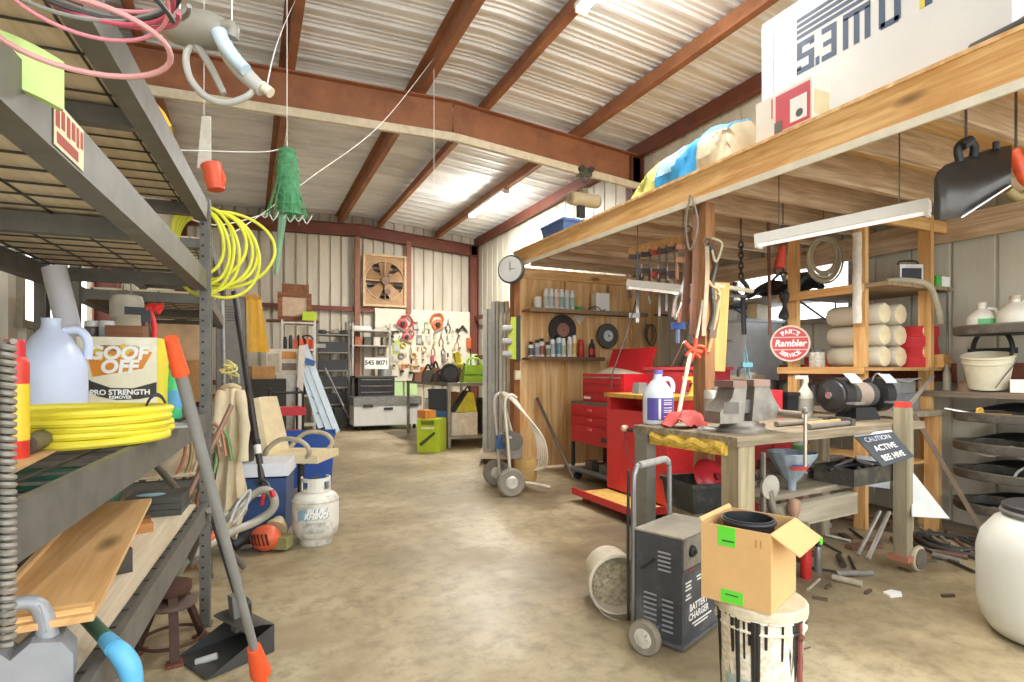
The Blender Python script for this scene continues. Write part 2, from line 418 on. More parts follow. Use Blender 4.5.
# ================= LOFT =================
LX, LY0, LY1 = 2.9, .6, 6.1
LZB = lambda y: 2.375 + .016 * max(0, y - 2)
ZD = 2.6
mb = MB(); mb.poly([(LX - .02, LY0, 2.37), (LX + .025, LY0, 2.37), (LX + .025, LY0, ZD), (LX - .02, LY0, ZD), (LX - .02, LY1, 2.44), (LX + .025, LY1, 2.44), (LX + .025, LY1, ZD), (LX - .02, LY1, ZD)],
        [(0, 1, 2, 3), (7, 6, 5, 4), (4, 5, 1, 0), (5, 6, 2, 1), (6, 7, 3, 2), (7, 4, 0, 3)])
mb.st('loft_beam', PINE[1])
mb = MB(); mb.beam((LX - .028, LY0, 2.368), (LX - .028, LY1, 2.438), .016, .042); mb.st('trim_2', mt('#ddd5c0', .6, 0, .1))
MB().bx((LX - .03, LY0, ZD), (XR - .02, LY1, ZD + .02)).st('loft_slab', PLY[0])
k = LY0 + .1
while k < LY1:
    MB().bx((LX + .03, k - .02, ZD - .2), (XR - .05, k + .02, ZD - .001)).st('joist_beam', OLDW[0]); k += .42
MB().bx((XR - .1, LY0, 2.2), (XR - .06, LY1, ZD - .2)).st('ledger_beam', OLDW[1])
# plywood partition closing the far end of the loft bay
PYW = 6.02
mb = MB()
for i, (a, b) in enumerate(((2.9, 3.52), (3.525, 4.5), (4.505, 5.0))): mb.bx((a, PYW, .03), (b, PYW + .018, 2.42))
mb.st('partition_wall', PLY[2])
for x in (2.87, ): MB().bx((x - .045, PYW - .05, 0), (x + .03, PYW + .07, 2.43)).st('partition_post', wood('#a9713f', '#7a4a28', 2))
for x in (3.55, 4.55): MB().bx((x - .02, PYW - .03, 0), (x + .02, PYW, 2.42)).st('partition_post', PINE[2])
MB().bx((2.9, PYW - .04, 2.3), (4.98, PYW, 2.42)).st('partition_rail', PLY[0])
PP = W(704, 300, x=2.96)
MB().bx((PP.x - .045, PP.y - .06, 0), (PP.x + .045, PP.y + .06, 2.39)).st('loft_post', wood('#b88558', '#855a3b', 2))
# ================= CEILING LAMPS AND OTHER FIXTURES =================
TUBE = glow('lit_tube', (1, .98, .94), 25)
LAMPS, BULBS = [], []
TUBE2 = glow('dim_tube', (1, .98, .94), .35)
def tube_lamp(name, label, p, q, lit=True, w=.12, pw=20, up=0):
    p, q = V(p), V(q); t = T(name, label, 'light', (p + q) / 2); a, b = p - (p + q) / 2, q - (p + q) / 2
    d = (b - a).normalized(); s = V((-d.y, d.x, 0))
    MB().beam(a, b, w, .045 if up else .06).o('housing', mt('#e9e7e0', .4, 0, .04), t, .004)
    mb = MB()
    for k in ((-1, 1) if w > .1 else (0,)): mb.cyl(a * .96 + s * k * w * .25 - V((0, 0, .036)), b * .96 + s * k * w * .25 - V((0, 0, .036)), .014, n=10)
    mb.o('tube', TUBE if up else TUBE2, t)
    for e in (a, b):
        if not up: MB().cyl(e * .7, (e.x * .7, e.y * .7, ZD - (p.z + q.z) / 2), .004, n=6).o('hanger_rod', DST, t)
    for e in (a, b): MB().beam(e * .955 - V((0, 0, .035)), e * .995 - V((0, 0, .035)), w * .95, .045).o('end_cap', WHT, t, .003)
    if lit: LAMPS.append(((p + q) / 2 - V((0, 0, .08)), w, (q - p).length * .9, pw, math.atan2(d.y, d.x) - pi / 2))
    if up: BULBS.extend([(p.lerp(q, k) - V((0, 0, .1)), up) for k in (.2, .5, .8)])
    return t
zl = roofz(2.66) - .244
tube_lamp('fluorescent_light', 'lit fluorescent strip under the purlin at the top edge of the photo', (2.63, 2.95, zl), (2.63, 4.2, zl), pw=50, up=13)
zl = roofz(4.0) - .244
tube_lamp('fluorescent_light', 'white fluorescent strip under the right purlin in the far bay', (3.97, 8.7, zl), (3.97, 10.4, zl), pw=200, up=24)
tube_lamp('fluorescent_light', 'long white tube lamp hung under the loft joists above the bench', W(757, 240, t=3.65), W(930, 205, t=3.0), True, .09)
tube_lamp('fluorescent_light', 'short bare tube lamp hung before the plywood wall and clamps', W(629, 283, t=4.9), W(694, 290, t=4.3), True, .06)
# ================= LEFT RACK =================
RA = R(-3.83); RO = V((-.19, 3.0, 0)); RE = Euler((0, 0, RA)).to_matrix()
def rk(x, y, z): return RO + RE @ V((x, y, z))   # rack frame: -x into the rack, -y toward the camera
RKM = mt('#68665f', .5, .2, .2, 12, 0, '#7b776c', .35); BLKM = mt('#232323', .5, .2, .2)
WIRE = mt('#4a453e', .5, .3, .2); DECK = wood('#f0e4ca', '#d2bf9c', 1, 3)
def make_rack(name, label, loc, rz, Ln, D, levels, top, boards, near, hole_n):
    t = T(name, label, 'shelf', loc, rz)
    for x in (0, -D):
        for y in (0, -Ln):
            mb = MB(); mb.bx((x - .02, y - .028, 0), (x + .02, y - .022, top)); mb.bx((x - .02, y + .022, 0), (x + .02, y + .028, top))
            s = .02 if x == 0 else -.02; mb.bx((x + s - .003, y - .022, 0), (x + s + .003, y + .022, top)); mb.bx((x - .03, y - .035, 0), (x + .03, y + .035, .006))
            p = mb.o('upright', RKM, t)
            if x == 0:
                mb = MB(); z = .08
                while z < top - .05: mb.cyl((x - .006, y - .0285, z), (x - .006, y - .0275, z), .006, n=8); mb.cyl((x + .0235, y, z), (x + .0225, y, z), .005, n=8); z += .05
                mb.o('slot_holes', BLKM, p, kind='stuff')
    for lz in levels:
        for x in (0, -D):
            s = 1 if x == 0 else -1
            mb = MB(); mb.bx((x - .006 * s, -Ln + .03, lz - .088), (x + .014 * s, -.03, lz)); mb.bx((x - .04 * s, -Ln + .03, lz - .088), (x - .006 * s, -.03, lz - .02))
            mb.o('beam', RKM, t, .003)
        for y in (-.05, -Ln * .5, -Ln + .05):
            MB().bx((-D + .04, y - .02, lz - .075), (-.04, y + .02, lz - .022)).o('cross_bar', RKM, t)
        mb = MB(); y = -Ln + .06
        while y < -.05: mb.bx((-D + .02, y - .0025, lz - .022), (-.008, y + .0025, lz - .017)); y += .11
        x = -D + .06
        while x < -.03: mb.bx((x - .0025, -Ln + .04, lz - .017), (x + .0025, -.04, lz - .012)); x += .155
        mb.o('wire_deck', WIRE, t)
    for lz, x0, x1, y0, y1 in boards: MB().bx((x0, y0, lz - .012), (x1, y1, lz)).o('deck_board', DECK, t, .002)
    return t
rack = make_rack('storage_rack', 'tall grey steel storage rack with wire decks filling the left foreground', RO, RA, 2.06, .62, (.585, 1.005, 1.66, 1.985), 2.0,
    [(.585, -.56, -.03, -1.96, -.06), (1.005, -.56, -.1, -1.2, -.06), (1.66, -.58, -.03, -1.96, -.06), (1.985, -.58, -.03, -1.96, -.06)], True, 30)
k = MB().bx((.0155, -1.83, 1.578), (.0165, -1.69, 1.655)); k.o('sticker', mt('#e6dcb6', .6), rack, label='cream sticker with red print on the beam face')
mb = MB()
for i, (a, b) in enumerate(((-1.825, -1.808), (-1.8, -1.785), (-1.775, -1.76), (-1.752, -1.735), (-1.728, -1.715), (-1.708, -1.695))): mb.bx((.0166, a, 1.612 + .004 * (i % 2)), (.0172, b, 1.648))
mb.bx((.0166, -1.82, 1.585), (.0172, -1.72, 1.604)); mb.o('sticker_print', mt('#a8402f', .6), rack)
rack2 = dup(rack, (-.22, 5.75, 0), 0, 'second grey steel rack standing along the left wall behind the first')
for c in kids(rack2):
    if c.name.startswith('sticker'): bpy.data.objects.remove(c)
# ---- goods on the middle shelf (z 1.005)
Z2 = 1.0052
def jug(name, label, loc, rz, col, h=.3, w=.155, cap=None, cat='jug', group=None):
    t = T(name, label, cat, loc, rz, group); r = w / 2
    mb = MB(); k = mb.mark()
    mb.lathe([(r * .9, 0), (r * .99, .008), (r, .02), (r, h * .55), (r * .96, h * .62), (r * .8, h * .72), (r * .52, h * .84), (r * .3, h * .91), (r * .27, h * .97), (r * .29, h)], n=28)
    mb.o('bottle_body', col, t)
    MB().tube([(r * .3, 0, h * .9), (r * .75, 0, h * .9), (r * .98, 0, h * .8), (r * .96, 0, h * .64)], .014, 10, 5).o('handle', col, t)
    if cap: MB().cyl((0, 0, h), (0, 0, h + .025), r * .32, n=18).o('cap', cap, t)
    return t
HAZE = mt('#c9d3ea', .35, 0, .05)
jug('plastic_jug', 'open pale blue translucent gallon jug on the middle rack shelf', (-.575, 2.25, Z2), R(10), HAZE, .36, .19)
# box with yellow lettering
p = W(125, t=2.12); t = T('cleaner_box', 'yellow and cream cleaner carton with orange lettering on the middle rack shelf', 'box', (p.x, p.y, Z2), R(-6))
MB().bx((-.125, -.085, 0), (.125, .085, .315)).o('carton', mt('#e9e2c4', .6, 0, .08), t, .004)
MB().bx((.1256, -.084, .001), (.1266, .084, .314)).o('side_panel', mt('#e8d93a', .55, 0, .08), t)
mb = MB(); mb.bx((-.124, -.0866, .262), (.124, -.0858, .314)); mb.o('top_band', mt('#efe6cf', .5), t)
mb = MB()
for i in range(26):
    a = rnd.uniform(-.12, .12); b = rnd.choice((rnd.uniform(.01, .06), rnd.uniform(.23, .29))); mb.lathe([(.001, 0), (.006 + rnd.random() * .01, .0006), (.0001, .001)], (a, -.0862, b), 10, (pi / 2, 0, 0))
mb.o('splash_dots', mt('#e2c53c', .5), t)
mb = MB(); mb.xz([(-.118, .19), (-.1, .13), (-.06, .1), (0, .085), (.07, .088), (.124, .1), (.124, .15), (.05, .128), (-.02, .13), (-.08, .155)], -.0872, -.0862); mb.o('dark_swoosh', mt('#3a3830', .5), t)
mb = MB(); mb.xz([(-.075, .17), (.08, .2), (.11, .26), (.06, .285), (-.05, .285), (-.09, .24)], -.0866, -.0856); mb.o('orange_badge', mt('#d9892e', .5), t)
letter(t, 'GOOF', .066, PLA, front(.0, -.0885, .255), .003, 'title_lettering', shear=.15); letter(t, 'OFF', .066, PLA, front(.005, -.0885, .205), .003, 'title_lettering', shear=.15)
letter(t, 'PRO STRENGTH', .026, PLA, front(.01, -.0885, .113), .001, 'strength_lettering'); letter(t, 'REMOVER', .016, PLA, front(.01, -.0885, .095), .0006, 'strength_lettering')
# coil of yellow hose
def coil(name, label, cat, loc, rad, n, r, col, rz=0, rot=None, sq=1, jit=.012, dz=None, group=None, seg=36, ties=True):
    t = T(name, label, cat, loc, rz, group, rot); mb = MB(); pts = []; dz = dz or r * 1.6
    for i in range(n * seg):
        a = 2 * pi * i / seg; q = i / seg; rr = rad + jit * math.sin(q * 4.1 + 1) + (r * 1.1 if int(q) % 2 else 0)
        pts.append((math.cos(a) * rr, math.sin(a) * rr * sq, r + (int(q) // 2) * dz + jit * .3 * math.sin(a * 2 + q)))
    mb.tube(pts, r, 8); mb.o('coil', col, t)
    if ties:
        for a in (.6, 3.6):
            mb = MB(); k = mb.mark(); H = dz * (n // 2) / 2 + r
            mb.torus((0, 0, 0), r * 2.6, r * .25, (pi / 2, 0, 0), 18, 6, 1, 1); mb.xf(k, Mx.Translation((math.cos(a) * rad, math.sin(a) * rad * sq, H)) @ Mx.Rotation(a, 4, 'Z') @ Mx.Diagonal((1.1, 1, H / r / 2.3, 1)))
            mb.o('cable_tie', BLK, t)
    return t
p = V((-.40, 1.87, 0)); h = coil('air_hose', 'coiled yellow air hose tied up on the edge of the middle rack shelf', 'hose', (p.x, p.y, Z2 + .002), .178, 10, .0112, YEL, 0, jit=.006)
q = h; n0, n1, n2 = [W(*q_) - V((p.x, p.y, Z2)) for q_ in ((26, 446, 1.032), (46, 438, 1.035), (57, 433, 1.036))]; mb = MB(); mb.cyl(n0, n1, .021, .023); mb.cyl(n1, n2, .031, .031, 18); mb.o('coupling', mt('#6f6a62', .4, .4, .2), h)
MB().torus(n2 + (n2 - n1) * .05, .019, .005, (pi / 2, 0, R(20))).o('coupling_ring', LGR, h)
# magazine / blister packs lying behind coil
p = W(100, t=1.95); MB().box((0, 0, .004), (.26, .2, .006)).top('magazine', mt('#97979a', .45, 0, .3, 14), 'grey printed leaflet lying between the jug and the yellow hose', 'magazine', (-.33, 2.22, Z2), R(25))
# cardboard flap on wire
p = W(30, t=1.15)
MB().box((0, 0, .003), (.16, .5, .005)).top('cardboard_sheet', CARD, 'flat cardboard sheet lying on the wire deck at the near end', 'cardboard', (*rk(-.2, -1.5, 0).xy, Z2), R(3))
# aerosol can
def can(name, label, loc, r, h, col, cap, rz=0, cat='can', group=None, band=None, capr=.75, caph=.04, dome=True):
    t = T(name, label, cat, loc, rz, group)
    MB().lathe([(r * .92, 0), (r, .006), (r, h - .012), (r * .95, h - .004)] + ([(r * .6, h + .008)] if dome else [(r * .9, h)]), n=18).o('can_body', col, t)
    if cap: MB().lathe([(r * capr, h - .002), (r * capr, h + caph * .85), (r * capr * .9, h + caph)], n=16).o('cap', cap, t)
    if band: MB().lathe([(r + .0006, h * .2), (r + .0006, h * .75)], n=18).o('label_band', band, t)
    return t
p = W(14, t=1.2); can('aerosol_can', 'red and yellow aerosol can standing at the left edge of the photo', (p.x, p.y, Z2), .026, .22, mt('#cf3a2c', .4), RED, 0, band=mt('#e0c234', .4))
# dish soap bottle
def squeeze(name, label, loc, w, h, col, cap, rz=0, cat='bottle', lab=None):
    t = T(name, label, cat, loc, rz); r = w / 2
    MB().lathe([(r * .9, 0), (r, .01), (r, h * .55), (r * .85, h * .7), (r * .35, h * .85), (r * .3, h * .9)], n=20, syy=.65).o('bottle_body', col, t)
    MB().lathe([(r * .36, h * .88), (r * .36, h * .96), (r * .15, h)], n=14).o('cap', cap, t)
    if lab: MB().lathe([(r * 1.01, h * .18), (r * 1.01, h * .5)], n=20, syy=.66).o('label_band', lab, t)
    return t
p = W(172, t=2.25); squeeze('soap_bottle', 'green and blue soap bottle beside the yellow cleaner carton', (p.x, p.y, Z2), .075, .23, mt('#43b878', .3), BLU, FACE, lab=mt('#4f95c9', .4))
p = W(194, t=2.62)
def bin_(name, label, loc, w, d, h, mat, rz=0, cat='bin', tp=.86, group=None, rim=True, th=.006):
    """open tapered bin"""
    t = T(name, label, cat, loc, rz, group); mb = MB(); o = []
    def ring(k, z, g=0): return [(x * (w / 2 - g) * k, y * (d / 2 - g) * k, z) for x, y in ((-1, -1), (1, -1), (1, 1), (-1, 1))]
    vs = ring(tp, 0) + ring(1, h) + ring(1, h, th) + ring(tp, th, th); q = lambda a, b: [(a + i, a + (i + 1) % 4, b + (i + 1) % 4, b + i) for i in range(4)]
    mb.poly(vs, [(3, 2, 1, 0)] + q(0, 4) + q(4, 8) + q(8, 12) + [(12, 13, 14, 15)]); mb.o('bin_body', mat, t, .003)
    if rim:
        mb = MB(); g = w / 2 + .008; e = d / 2 + .008; hh = .022
        for a, b in (((-g, -e, h - hh), (g, -e + .012, h + .002)), ((-g, e - .012, h - hh), (g, e, h + .002)), ((-g, -e + .012, h - hh), (-g + .012, e - .012, h + .002)), ((g - .012, -e + .012, h - hh), (g, e - .012, h + .002))): mb.bx(a, b)
        mb.o('rim', mat, t, .002)
    return t
p = rk(-.2, -.28, 0); bin_('storage_bin', 'white plastic bin at the far end of the middle rack shelf', (p.x, p.y, Z2), .24, .2, .12, mt('#dfe5ee', .4, 0, .04), RA)
# beige motor housing with cap
p = W(127, t=2.47); t = T('pump_housing', 'beige round lidded plastic housing at the back of the middle rack shelf', 'housing', (p.x, p.y, Z2), 0); t.scale = (.82, .82, 1)
MB().lathe([(.06, 0), (.065, .01), (.065, .42), (.062, .44)], n=24).o('body', mt('#d5ceba', .5), t)
MB().lathe([(.075, .425), (.078, .435), (.078, .495), (.07, .52), (.03, .532), (.001, .534)], n=24).o('lid', mt('#d9d2c0', .5), t)
MB().tube([(-.02, 0, .53), (-.012, 0, .59), (.012, 0, .59), (.02, 0, .53)], .004, 6, 4).o('hanger', STL, t)
# red trigger head bottle
p = W(146, t=2.36); t = T('spray_bottle', 'spray bottle with red trigger head behind the cleaner carton', 'bottle', (p.x, p.y, Z2), R(10)); t.scale = (1, 1, 1.38)
MB().lathe([(.04, 0), (.045, .01), (.045, .17), (.02, .25), (.015, .29)], n=18).o('bottle_body', mt('#6a4a36', .4), t)
mb = MB(); mb.box((0, 0, .3), (.035, .03, .03)); mb.box((-.03, 0, .32), (.09, .026, .022)); mb.o('spray_head', BLK, t, .004)
mb = MB(); mb.tube([(.0, 0, .325), (.03, 0, .335), (.055, 0, .32)], .014, 8, 3); mb.tube([(.015, 0, .32), (.03, -.01, .27), (.024, -.01, .21)], .011, 8, 3); mb.tube([(.03, -.02, .33), (.06, -.03, .34)], .009, 8); mb.o('trigger', mt('#e0322f', .35), t)
# white pvc pipe leaning inside the rack
MB().tube([W(92, 420, t=2.15), W(54, 268, t=2.15)], .04, 20).top('plastic_pipe', mt('#d6d7de', .4, 0, .05), 'thick white plastic pipe leaning upright behind the pale blue jug', 'pipe')
p = rk(-.52, -1.52, 0); t = T('parts_cabinet', 'small blue grey metal cabinet at the back of the middle shelf', 'cabinet', (p.x, p.y, .9935), RA)
MB().box((0, 0, .2), (.1, .14, .4)).o('body', mt('#8b96ad', .45, .1), t, .004)
for z in (.14, .26): MB().box((.053, -.02, z), (.006, .02, .018)).o('latch', BLK, t)
MB().box((*rk(-.5, -1.7, 0).xy, .9935 + .22), (.012, .17, .44), (0, 0, RA)).top('wood_offcut', OLDW[2], 'upright pale board beside the blue grey cabinet on the middle shelf', 'board')
for i, (px, c, nm) in enumerate(((92, '#5f5750', 'dark glass jar'), (107, '#bcc7d2', 'small pale blue tub'))):
    p = W(px, t=2.12); can('jar', nm + ' standing on top of the lettered carton', (p.x, p.y, Z2 + .3155), .026, .045, mt(c, .3), mt('#d8d8d4', .4), capr=.95, caph=.02, cat='jar')
p = W(127, t=2.12); bin_('wooden_tray', 'brown wooden tray standing on top of the lettered carton', (p.x, p.y, Z2 + .3155), .12, .08, .045, wood('#8a5a38', '#5e3a22', 0), RA, 'tray', 1, rim=False)
# second rack goods: cardboard boxes
def carton(name, label, loc, w, d, h, mat=None, rz=0, group=None, tape=True):
    t = T(name, label, 'box', loc, rz, group)
    MB().bx((-w / 2, -d / 2, 0), (w / 2, d / 2, h)).o('carton', mat or CARD, t, .004)
    if tape:
        mb = MB(); mb.bx((-w / 2 - .0012, -.025, h - .06), (-w / 2 + .001, .025, h)); mb.bx((-w / 2 - .001, -.025, h), (w / 2 + .001, .025, h + .0012)); mb.bx((w / 2 - .001, -.025, h - .06), (w / 2 + .0012, .025, h)); mb.o('tape', mt('#d9bd8c', .35), t)
    return t
carton('cardboard_box', 'brown cardboard box on the second left rack under a paler box', (-.45, 4.1, 1.0052), .4, .4, .25, mt('#b98b55', .8), 0, tape=False)
carton('cardboard_box', 'pale cardboard box topmost on the second left rack', (-.45, 4.1, 1.257), .38, .36, .22, mt('#d2ad86', .8))
# ---- goods on the bottom shelf (z .585)
Z1 = .5852
t = T('varnished_board', 'long varnished wooden shelf board with end cleats on the bottom rack shelf', 'board', (0, 0, 0))
a, b = W(150, 505, z=.72), W(25, 625, z=.72)
a, b = W(119, 503, z=.715), W(30, 628, z=.70)
d = (b - a).normalized(); s = d.cross(V((0, 0, 1)))
MB().beam(a, b, .2, .014).o('board', wood('#d9b07a', '#c08f55', 1, 3), t, .002)
mb = MB(); mb.beam(a + s * .094 + V((0, 0, .01)), b + s * .094 + V((0, 0, .01)), .012, .02); mb.o('edge_strip', wood('#e2bd8a', '#cb9b62', 1, 3), t, .002)
mb = MB(); mb.beam(b - d * .03 - s * .095 + V((0, 0, .012)), b - d * .03 + s * .085 + V((0, 0, .012)), .03, .012); mb.o('cleat', PINE[0], t, .002)
mb = MB(); k = mb.mark(); mb.poly([(-.1, -.1, 0), (.1, -.1, 0), (.1, .1, 0), (-.1, .1, 0), (-.1, -.07, .045), (.1, -.1, .07), (.1, .1, .07), (-.1, .07, .045)], [(3, 2, 1, 0), (4, 5, 6, 7), (0, 1, 5, 4), (1, 2, 6, 5), (2, 3, 7, 6), (3, 0, 4, 7)])
p = rk(-.2, -.92, 0); mb.top('steel_bracket', mt('#4b4640', .45, .5, .3), 'dark steel wedge bracket propping the varnished board', 'bracket', (p.x, p.y, Z1), R(20), bev=.004)
for i, (x, y, z, rz) in enumerate(((-.22, -.42, 0, 8), (-.2, -.5, .0, 18))):
    p = rk(x, y, 0); MB().box((0, 0, .018), (.17, .07, .034)).top('wood_block', wood(('#9c5f36', '#c58a4a')[i], ('#6e3e20', '#9a6530')[i], 0, 5), ('dark reddish wood block lying behind the yellowish one on the bottom shelf', 'yellowish wood block lying nearest on the bottom rack shelf')[i], 'block', (p.x, p.y, Z1 + z), R(rz), bev=.003)
p = rk(-.16, -.16, 0); t = T('flat_case', 'stack of flat black cases with a blue oval sticker on the bottom shelf', 'case', (p.x, p.y, Z1), R(-4))
for i in range(3): MB().box((0, 0, .013 + i * .027), (.21, .2, .025)).o('case_layer', mt('#4a4a46', .5, 0, .2), t, .004)
MB().lathe([(.045, 0), (.045, .001)], (-.02, -.03, .081), 20, None, 1.2, .8).o('sticker', mt('#9cc4d2', .5), t)
p = rk(-.42, -.4, 0); bin_('storage_tub', 'dark green plastic tub at the back of the bottom rack shelf', (p.x, p.y, Z1), .3, .5, .28, mt('#3b6b55', .5, 0, .15), RA, 'tub', .8)
p = rk(-.48, -1.25, 0); t = T('tool_case', 'large dark case lying against the back of the bottom shelf', 'case', (p.x, p.y, Z1), RA)
MB().box((0, 0, .12), (.24, .85, .24)).o('case_body', mt('#41433f', .6, 0, .15), t, .02); MB().box((.122, 0, .15), (.01, .18, .03)).o('handle', BLK, t, .003)
# grey jug, lower left
p = rk(-.1, -1.62, 0); t = T('oil_jug', 'grey plastic oil jug with ribbed handle at the lower left corner', 'jug', (p.x, p.y, Z1), R(8)); t.scale = (.72, .72, .63)
GJ = mt('#97999d', .35, .15, .08)
mb = MB(); mb.xz([(-.1, 0), (.11, 0), (.11, .09), (.085, .135), (.02, .15), (-.02, .11), (-.05, .15), (-.085, .165), (-.1, .14)], -.055, .055); mb.o('bottle_body', GJ, t, .03)
MB().tube([(-.065, 0, .14), (-.07, 0, .2), (-.045, 0, .245), (.0, 0, .258), (.03, 0, .24), (.045, 0, .19), (.05, 0, .14)], lambda u: .027 - .006 * math.sin(u * pi), 14, 5).o('handle', GJ, t)
mb = MB()
for i in range(6): mb.torus((.037 + i * .002, 0, .23 - i * .012), .024, .004, (0, R(78), 0), 14, 5)
mb.o('grip_rings', GJ, t)
MB().box((-.03, -.0515, .06), (.09, .003, .08)).o('label_panel', mt('#e6d44a', .5), t)
MB().cyl((-.085, 0, .14), (-.085, 0, .19), .02, n=16).o('cap', BLK, t)
# green pole with blue head
t = T('cleaning_wand', 'green tube with sky blue plastic head sticking out over the bottom shelf', 'wand')
a, b = W(70, 600, t=1.33), W(112, 645, t=1.2)
MB().cyl(a, b, .0155, n=14).o('pole', mt('#3d5f4b', .4), t)
d = (b - a).normalized(); MB().cyl(b - d * .03, b + d * .015, .016, .019, 16).o('collar', mt('#5aa4c9', .35), t)
MB().tube([b + d * .01, W(122, 655, t=1.19), W(131, 672, t=1.19), W(133, 705, t=1.2)], lambda u: .018 + .004 * math.sin(u * 3), 14, 4).o('head', mt('#5fb0d8', .35, 0, .1), t)
# spring hose hanging on the near upright
p = W(8, t=.8); mb = MB(); pts = []
for i in range(40 * 14): a = i / 14 * 2 * pi; pts.append((math.cos(a) * .009, math.sin(a) * .009, 1.24 - i / 14 * .0105))
mb.tube(pts, .0045, 6); mb.top('coiled_hose', mt('#8b857a', .5, .2), 'grey ribbed hose hanging down the near rack upright', 'hose', (p.x + .006, p.y - .03, 0))
# top shelf: boxes, yellow bag, cords
for i, (x, y, w_, d_, h_, c, l) in enumerate(((-.3, -.35, .3, .35, .25, '#c9a468', 'wooden crate far end of the top rack shelf'), (-.34, -.85, .34, .4, .22, '#e0b23c', 'yellow carton in the middle of the top rack shelf'), (-.34, -1.4, .36, .44, .2, '#d4b483', 'pale carton near end of the top rack shelf'))):
    p = rk(x, y, 0); carton('cardboard_box', l, (p.x, p.y, 1.9855), w_, d_, h_, mt(c, .7), RA)
p = rk(-.12, -.62, 0); MB().sheet(lambda u, v: (.2 * (u - .5), .3 * (v - .5), .12 + .02 * math.sin(9 * u + 5 * v) + .1 * math.cos(3 * (u - .5))), 10, 10, .01).top('yellow_bag', mt('#e3b432', .5), 'crumpled yellow sack overhanging the top rack shelf', 'bag', (p.x, p.y, 1.9))
p = W(62, t=.80); t = T('extension_cord', 'pink and grey extension cords coiled at the top left corner', 'cord', (p.x + .035, p.y - .04, W(70, -20, t=.8).z), 0)
for i, (c, n, r, rr) in enumerate((('#c4566a', 4, .0035, .104), ('#8a8a82', 2, .0035, .11), ('#d98a94', 2, .003, .1), ('#3a3a38', 1, .0035, .106))):
    pts = []
    for j in range(n * 40):
        a = 2 * pi * j / 40; q = j / 40; rad = rr + .008 * math.sin(q * 2.7 + i)
        pts.append((math.cos(a) * rad * 1.08, math.sin(a) * rad, -.008 * i + .006 * q + .01 * math.sin(a + q + i) - .03 * math.cos(a * .5 + i)))
    MB().tube(pts, r, 8).o('strand', mt(c, .45), t)
mb = MB(); pts = [(math.cos(a) * .105 - .0, math.sin(a) * .05 - .02, -.105 - .025 * math.sin(a)) for a in [2 * pi * j / 32 for j in range(33)]]
mb.tube(pts, .004, 8); mb.o('loose_loop', mt('#c08a86', .45), t)
MB().tube([(-.1, .02, .0), (-.04, .03, .12), (-.02, .04, .4), (0, .05, 2.5)], .003, 6, 4).o('hanging_string', WHT, t)
p = W(14, 68, t=.86); MB().sheet(lambda u, v: (.09 * (u - .5), -.012 * math.sin(u * pi), .075 * (v - .5) - .02 * u), 8, 6, .012).top('green_strap', mt('#c4dc8a', .6), 'pale green flat strap hung at the left edge near the rack top', 'strap', p + V((.015, -.02, 0)), R(20))
# yellow hose on far upright
YH = mt('#dede45', .4, 0, .06)
t = T('garden_hose', 'looped bright yellow hose hanging on the far rack upright', 'hose', (0, 0, 0))
ctr = W(210, 243, y=3.07)
for i in range(9):
    mb = MB(); pts = []; ph = rnd.uniform(0, 6); rx = .11 + .011 * i + (.05 if i == 8 else 0); rz = .16 + .012 * (i % 4)
    for j in range(28):
        a = 2 * pi * j / 28; s_ = 1 + .06 * math.sin(2 * a + ph)
        pts.append(ctr + V((math.cos(a) * rx * s_ + .018 * (i - 4) * .7, .01 * i + .01 * math.sin(a * 3 + ph), math.sin(a) * rz * s_ - (rz - .17) - .012 * (i % 3) * (1 - math.sin(a)))))
    mb.tube(pts, .008, 8, 2, True); mb.o('loop', YH, t)
MB().tube([ctr + V((.02, .03, .16)), ctr + V((-.01, .0, .19)), ctr + V((-.03, -.05, .17))], .006, 8, 3).o('hook', BLK, t)
# glass globe behind it
# ================= LEFT AISLE =================
def pole(name, label, cat, a, b, r, mat, ends=(), n=12, r2=None):
    """ends: list of (part name, t0, t1, r0, r1, mat) along the pole"""
    t = T(name, label, cat, a); a, b = V(a), V(b); d = b - a
    MB().cyl((0, 0, 0), d, r, r2, n).o('pole', mat, t)
    for nm, t0, t1, r0, r1, m in ends: MB().cyl(d * t0, d * t1, r0, r1, n).o(nm, m, t)
    return t
# broom with orange head leaning on the first rack
b = W(268, 690, z=.0) + V((0, 0, .0)); tp = W(171, 338, x=-.14)
h0 = W(256, 655, t=1.72); d = (tp - h0).normalized()
t = T('push_broom', 'grey broom handle with orange tip and orange socket leaning on the rack', 'broom', h0)
L = (tp - h0).length
MB().cyl((0, 0, 0), d * L * .93, .0125, n=12).o('handle', mt('#8f8f8d', .4, .3, .12), t)
MB().cyl(d * L * .925, d * L, .017, .012, 14).o('grip_tip', ORG, t)
mb = MB(); mb.cyl(d * .04, -d * .1, .02, .032, 14); mb.o('socket', ORG, t)
g = -d * ((h0.z - .09) / d.z); MB().cyl(-d * .1, g, .014, n=10).o('shank', ORG, t); MB().box((g.x + .02, g.y, g.z), (.3, .06, .04), (0, 0, R(-35))).o('head', mt('#d65a2c', .5), t, .01)
mb = MB()
for i in range(24):
    for j in range(3):
        x = -.13 + .26 * i / 23; q = Euler((0, 0, R(-35))).to_matrix() @ V((x, -.02 + .02 * j, 0)); mb.cyl((g.x + .02 + q.x, g.y + q.y, g.z - .03), (g.x + .02 + q.x * 1.05, g.y + q.y * 1.05, -h0.z + .002), .004, .003, 5)
mb.o('bristles', BLK, t, kind='stuff')
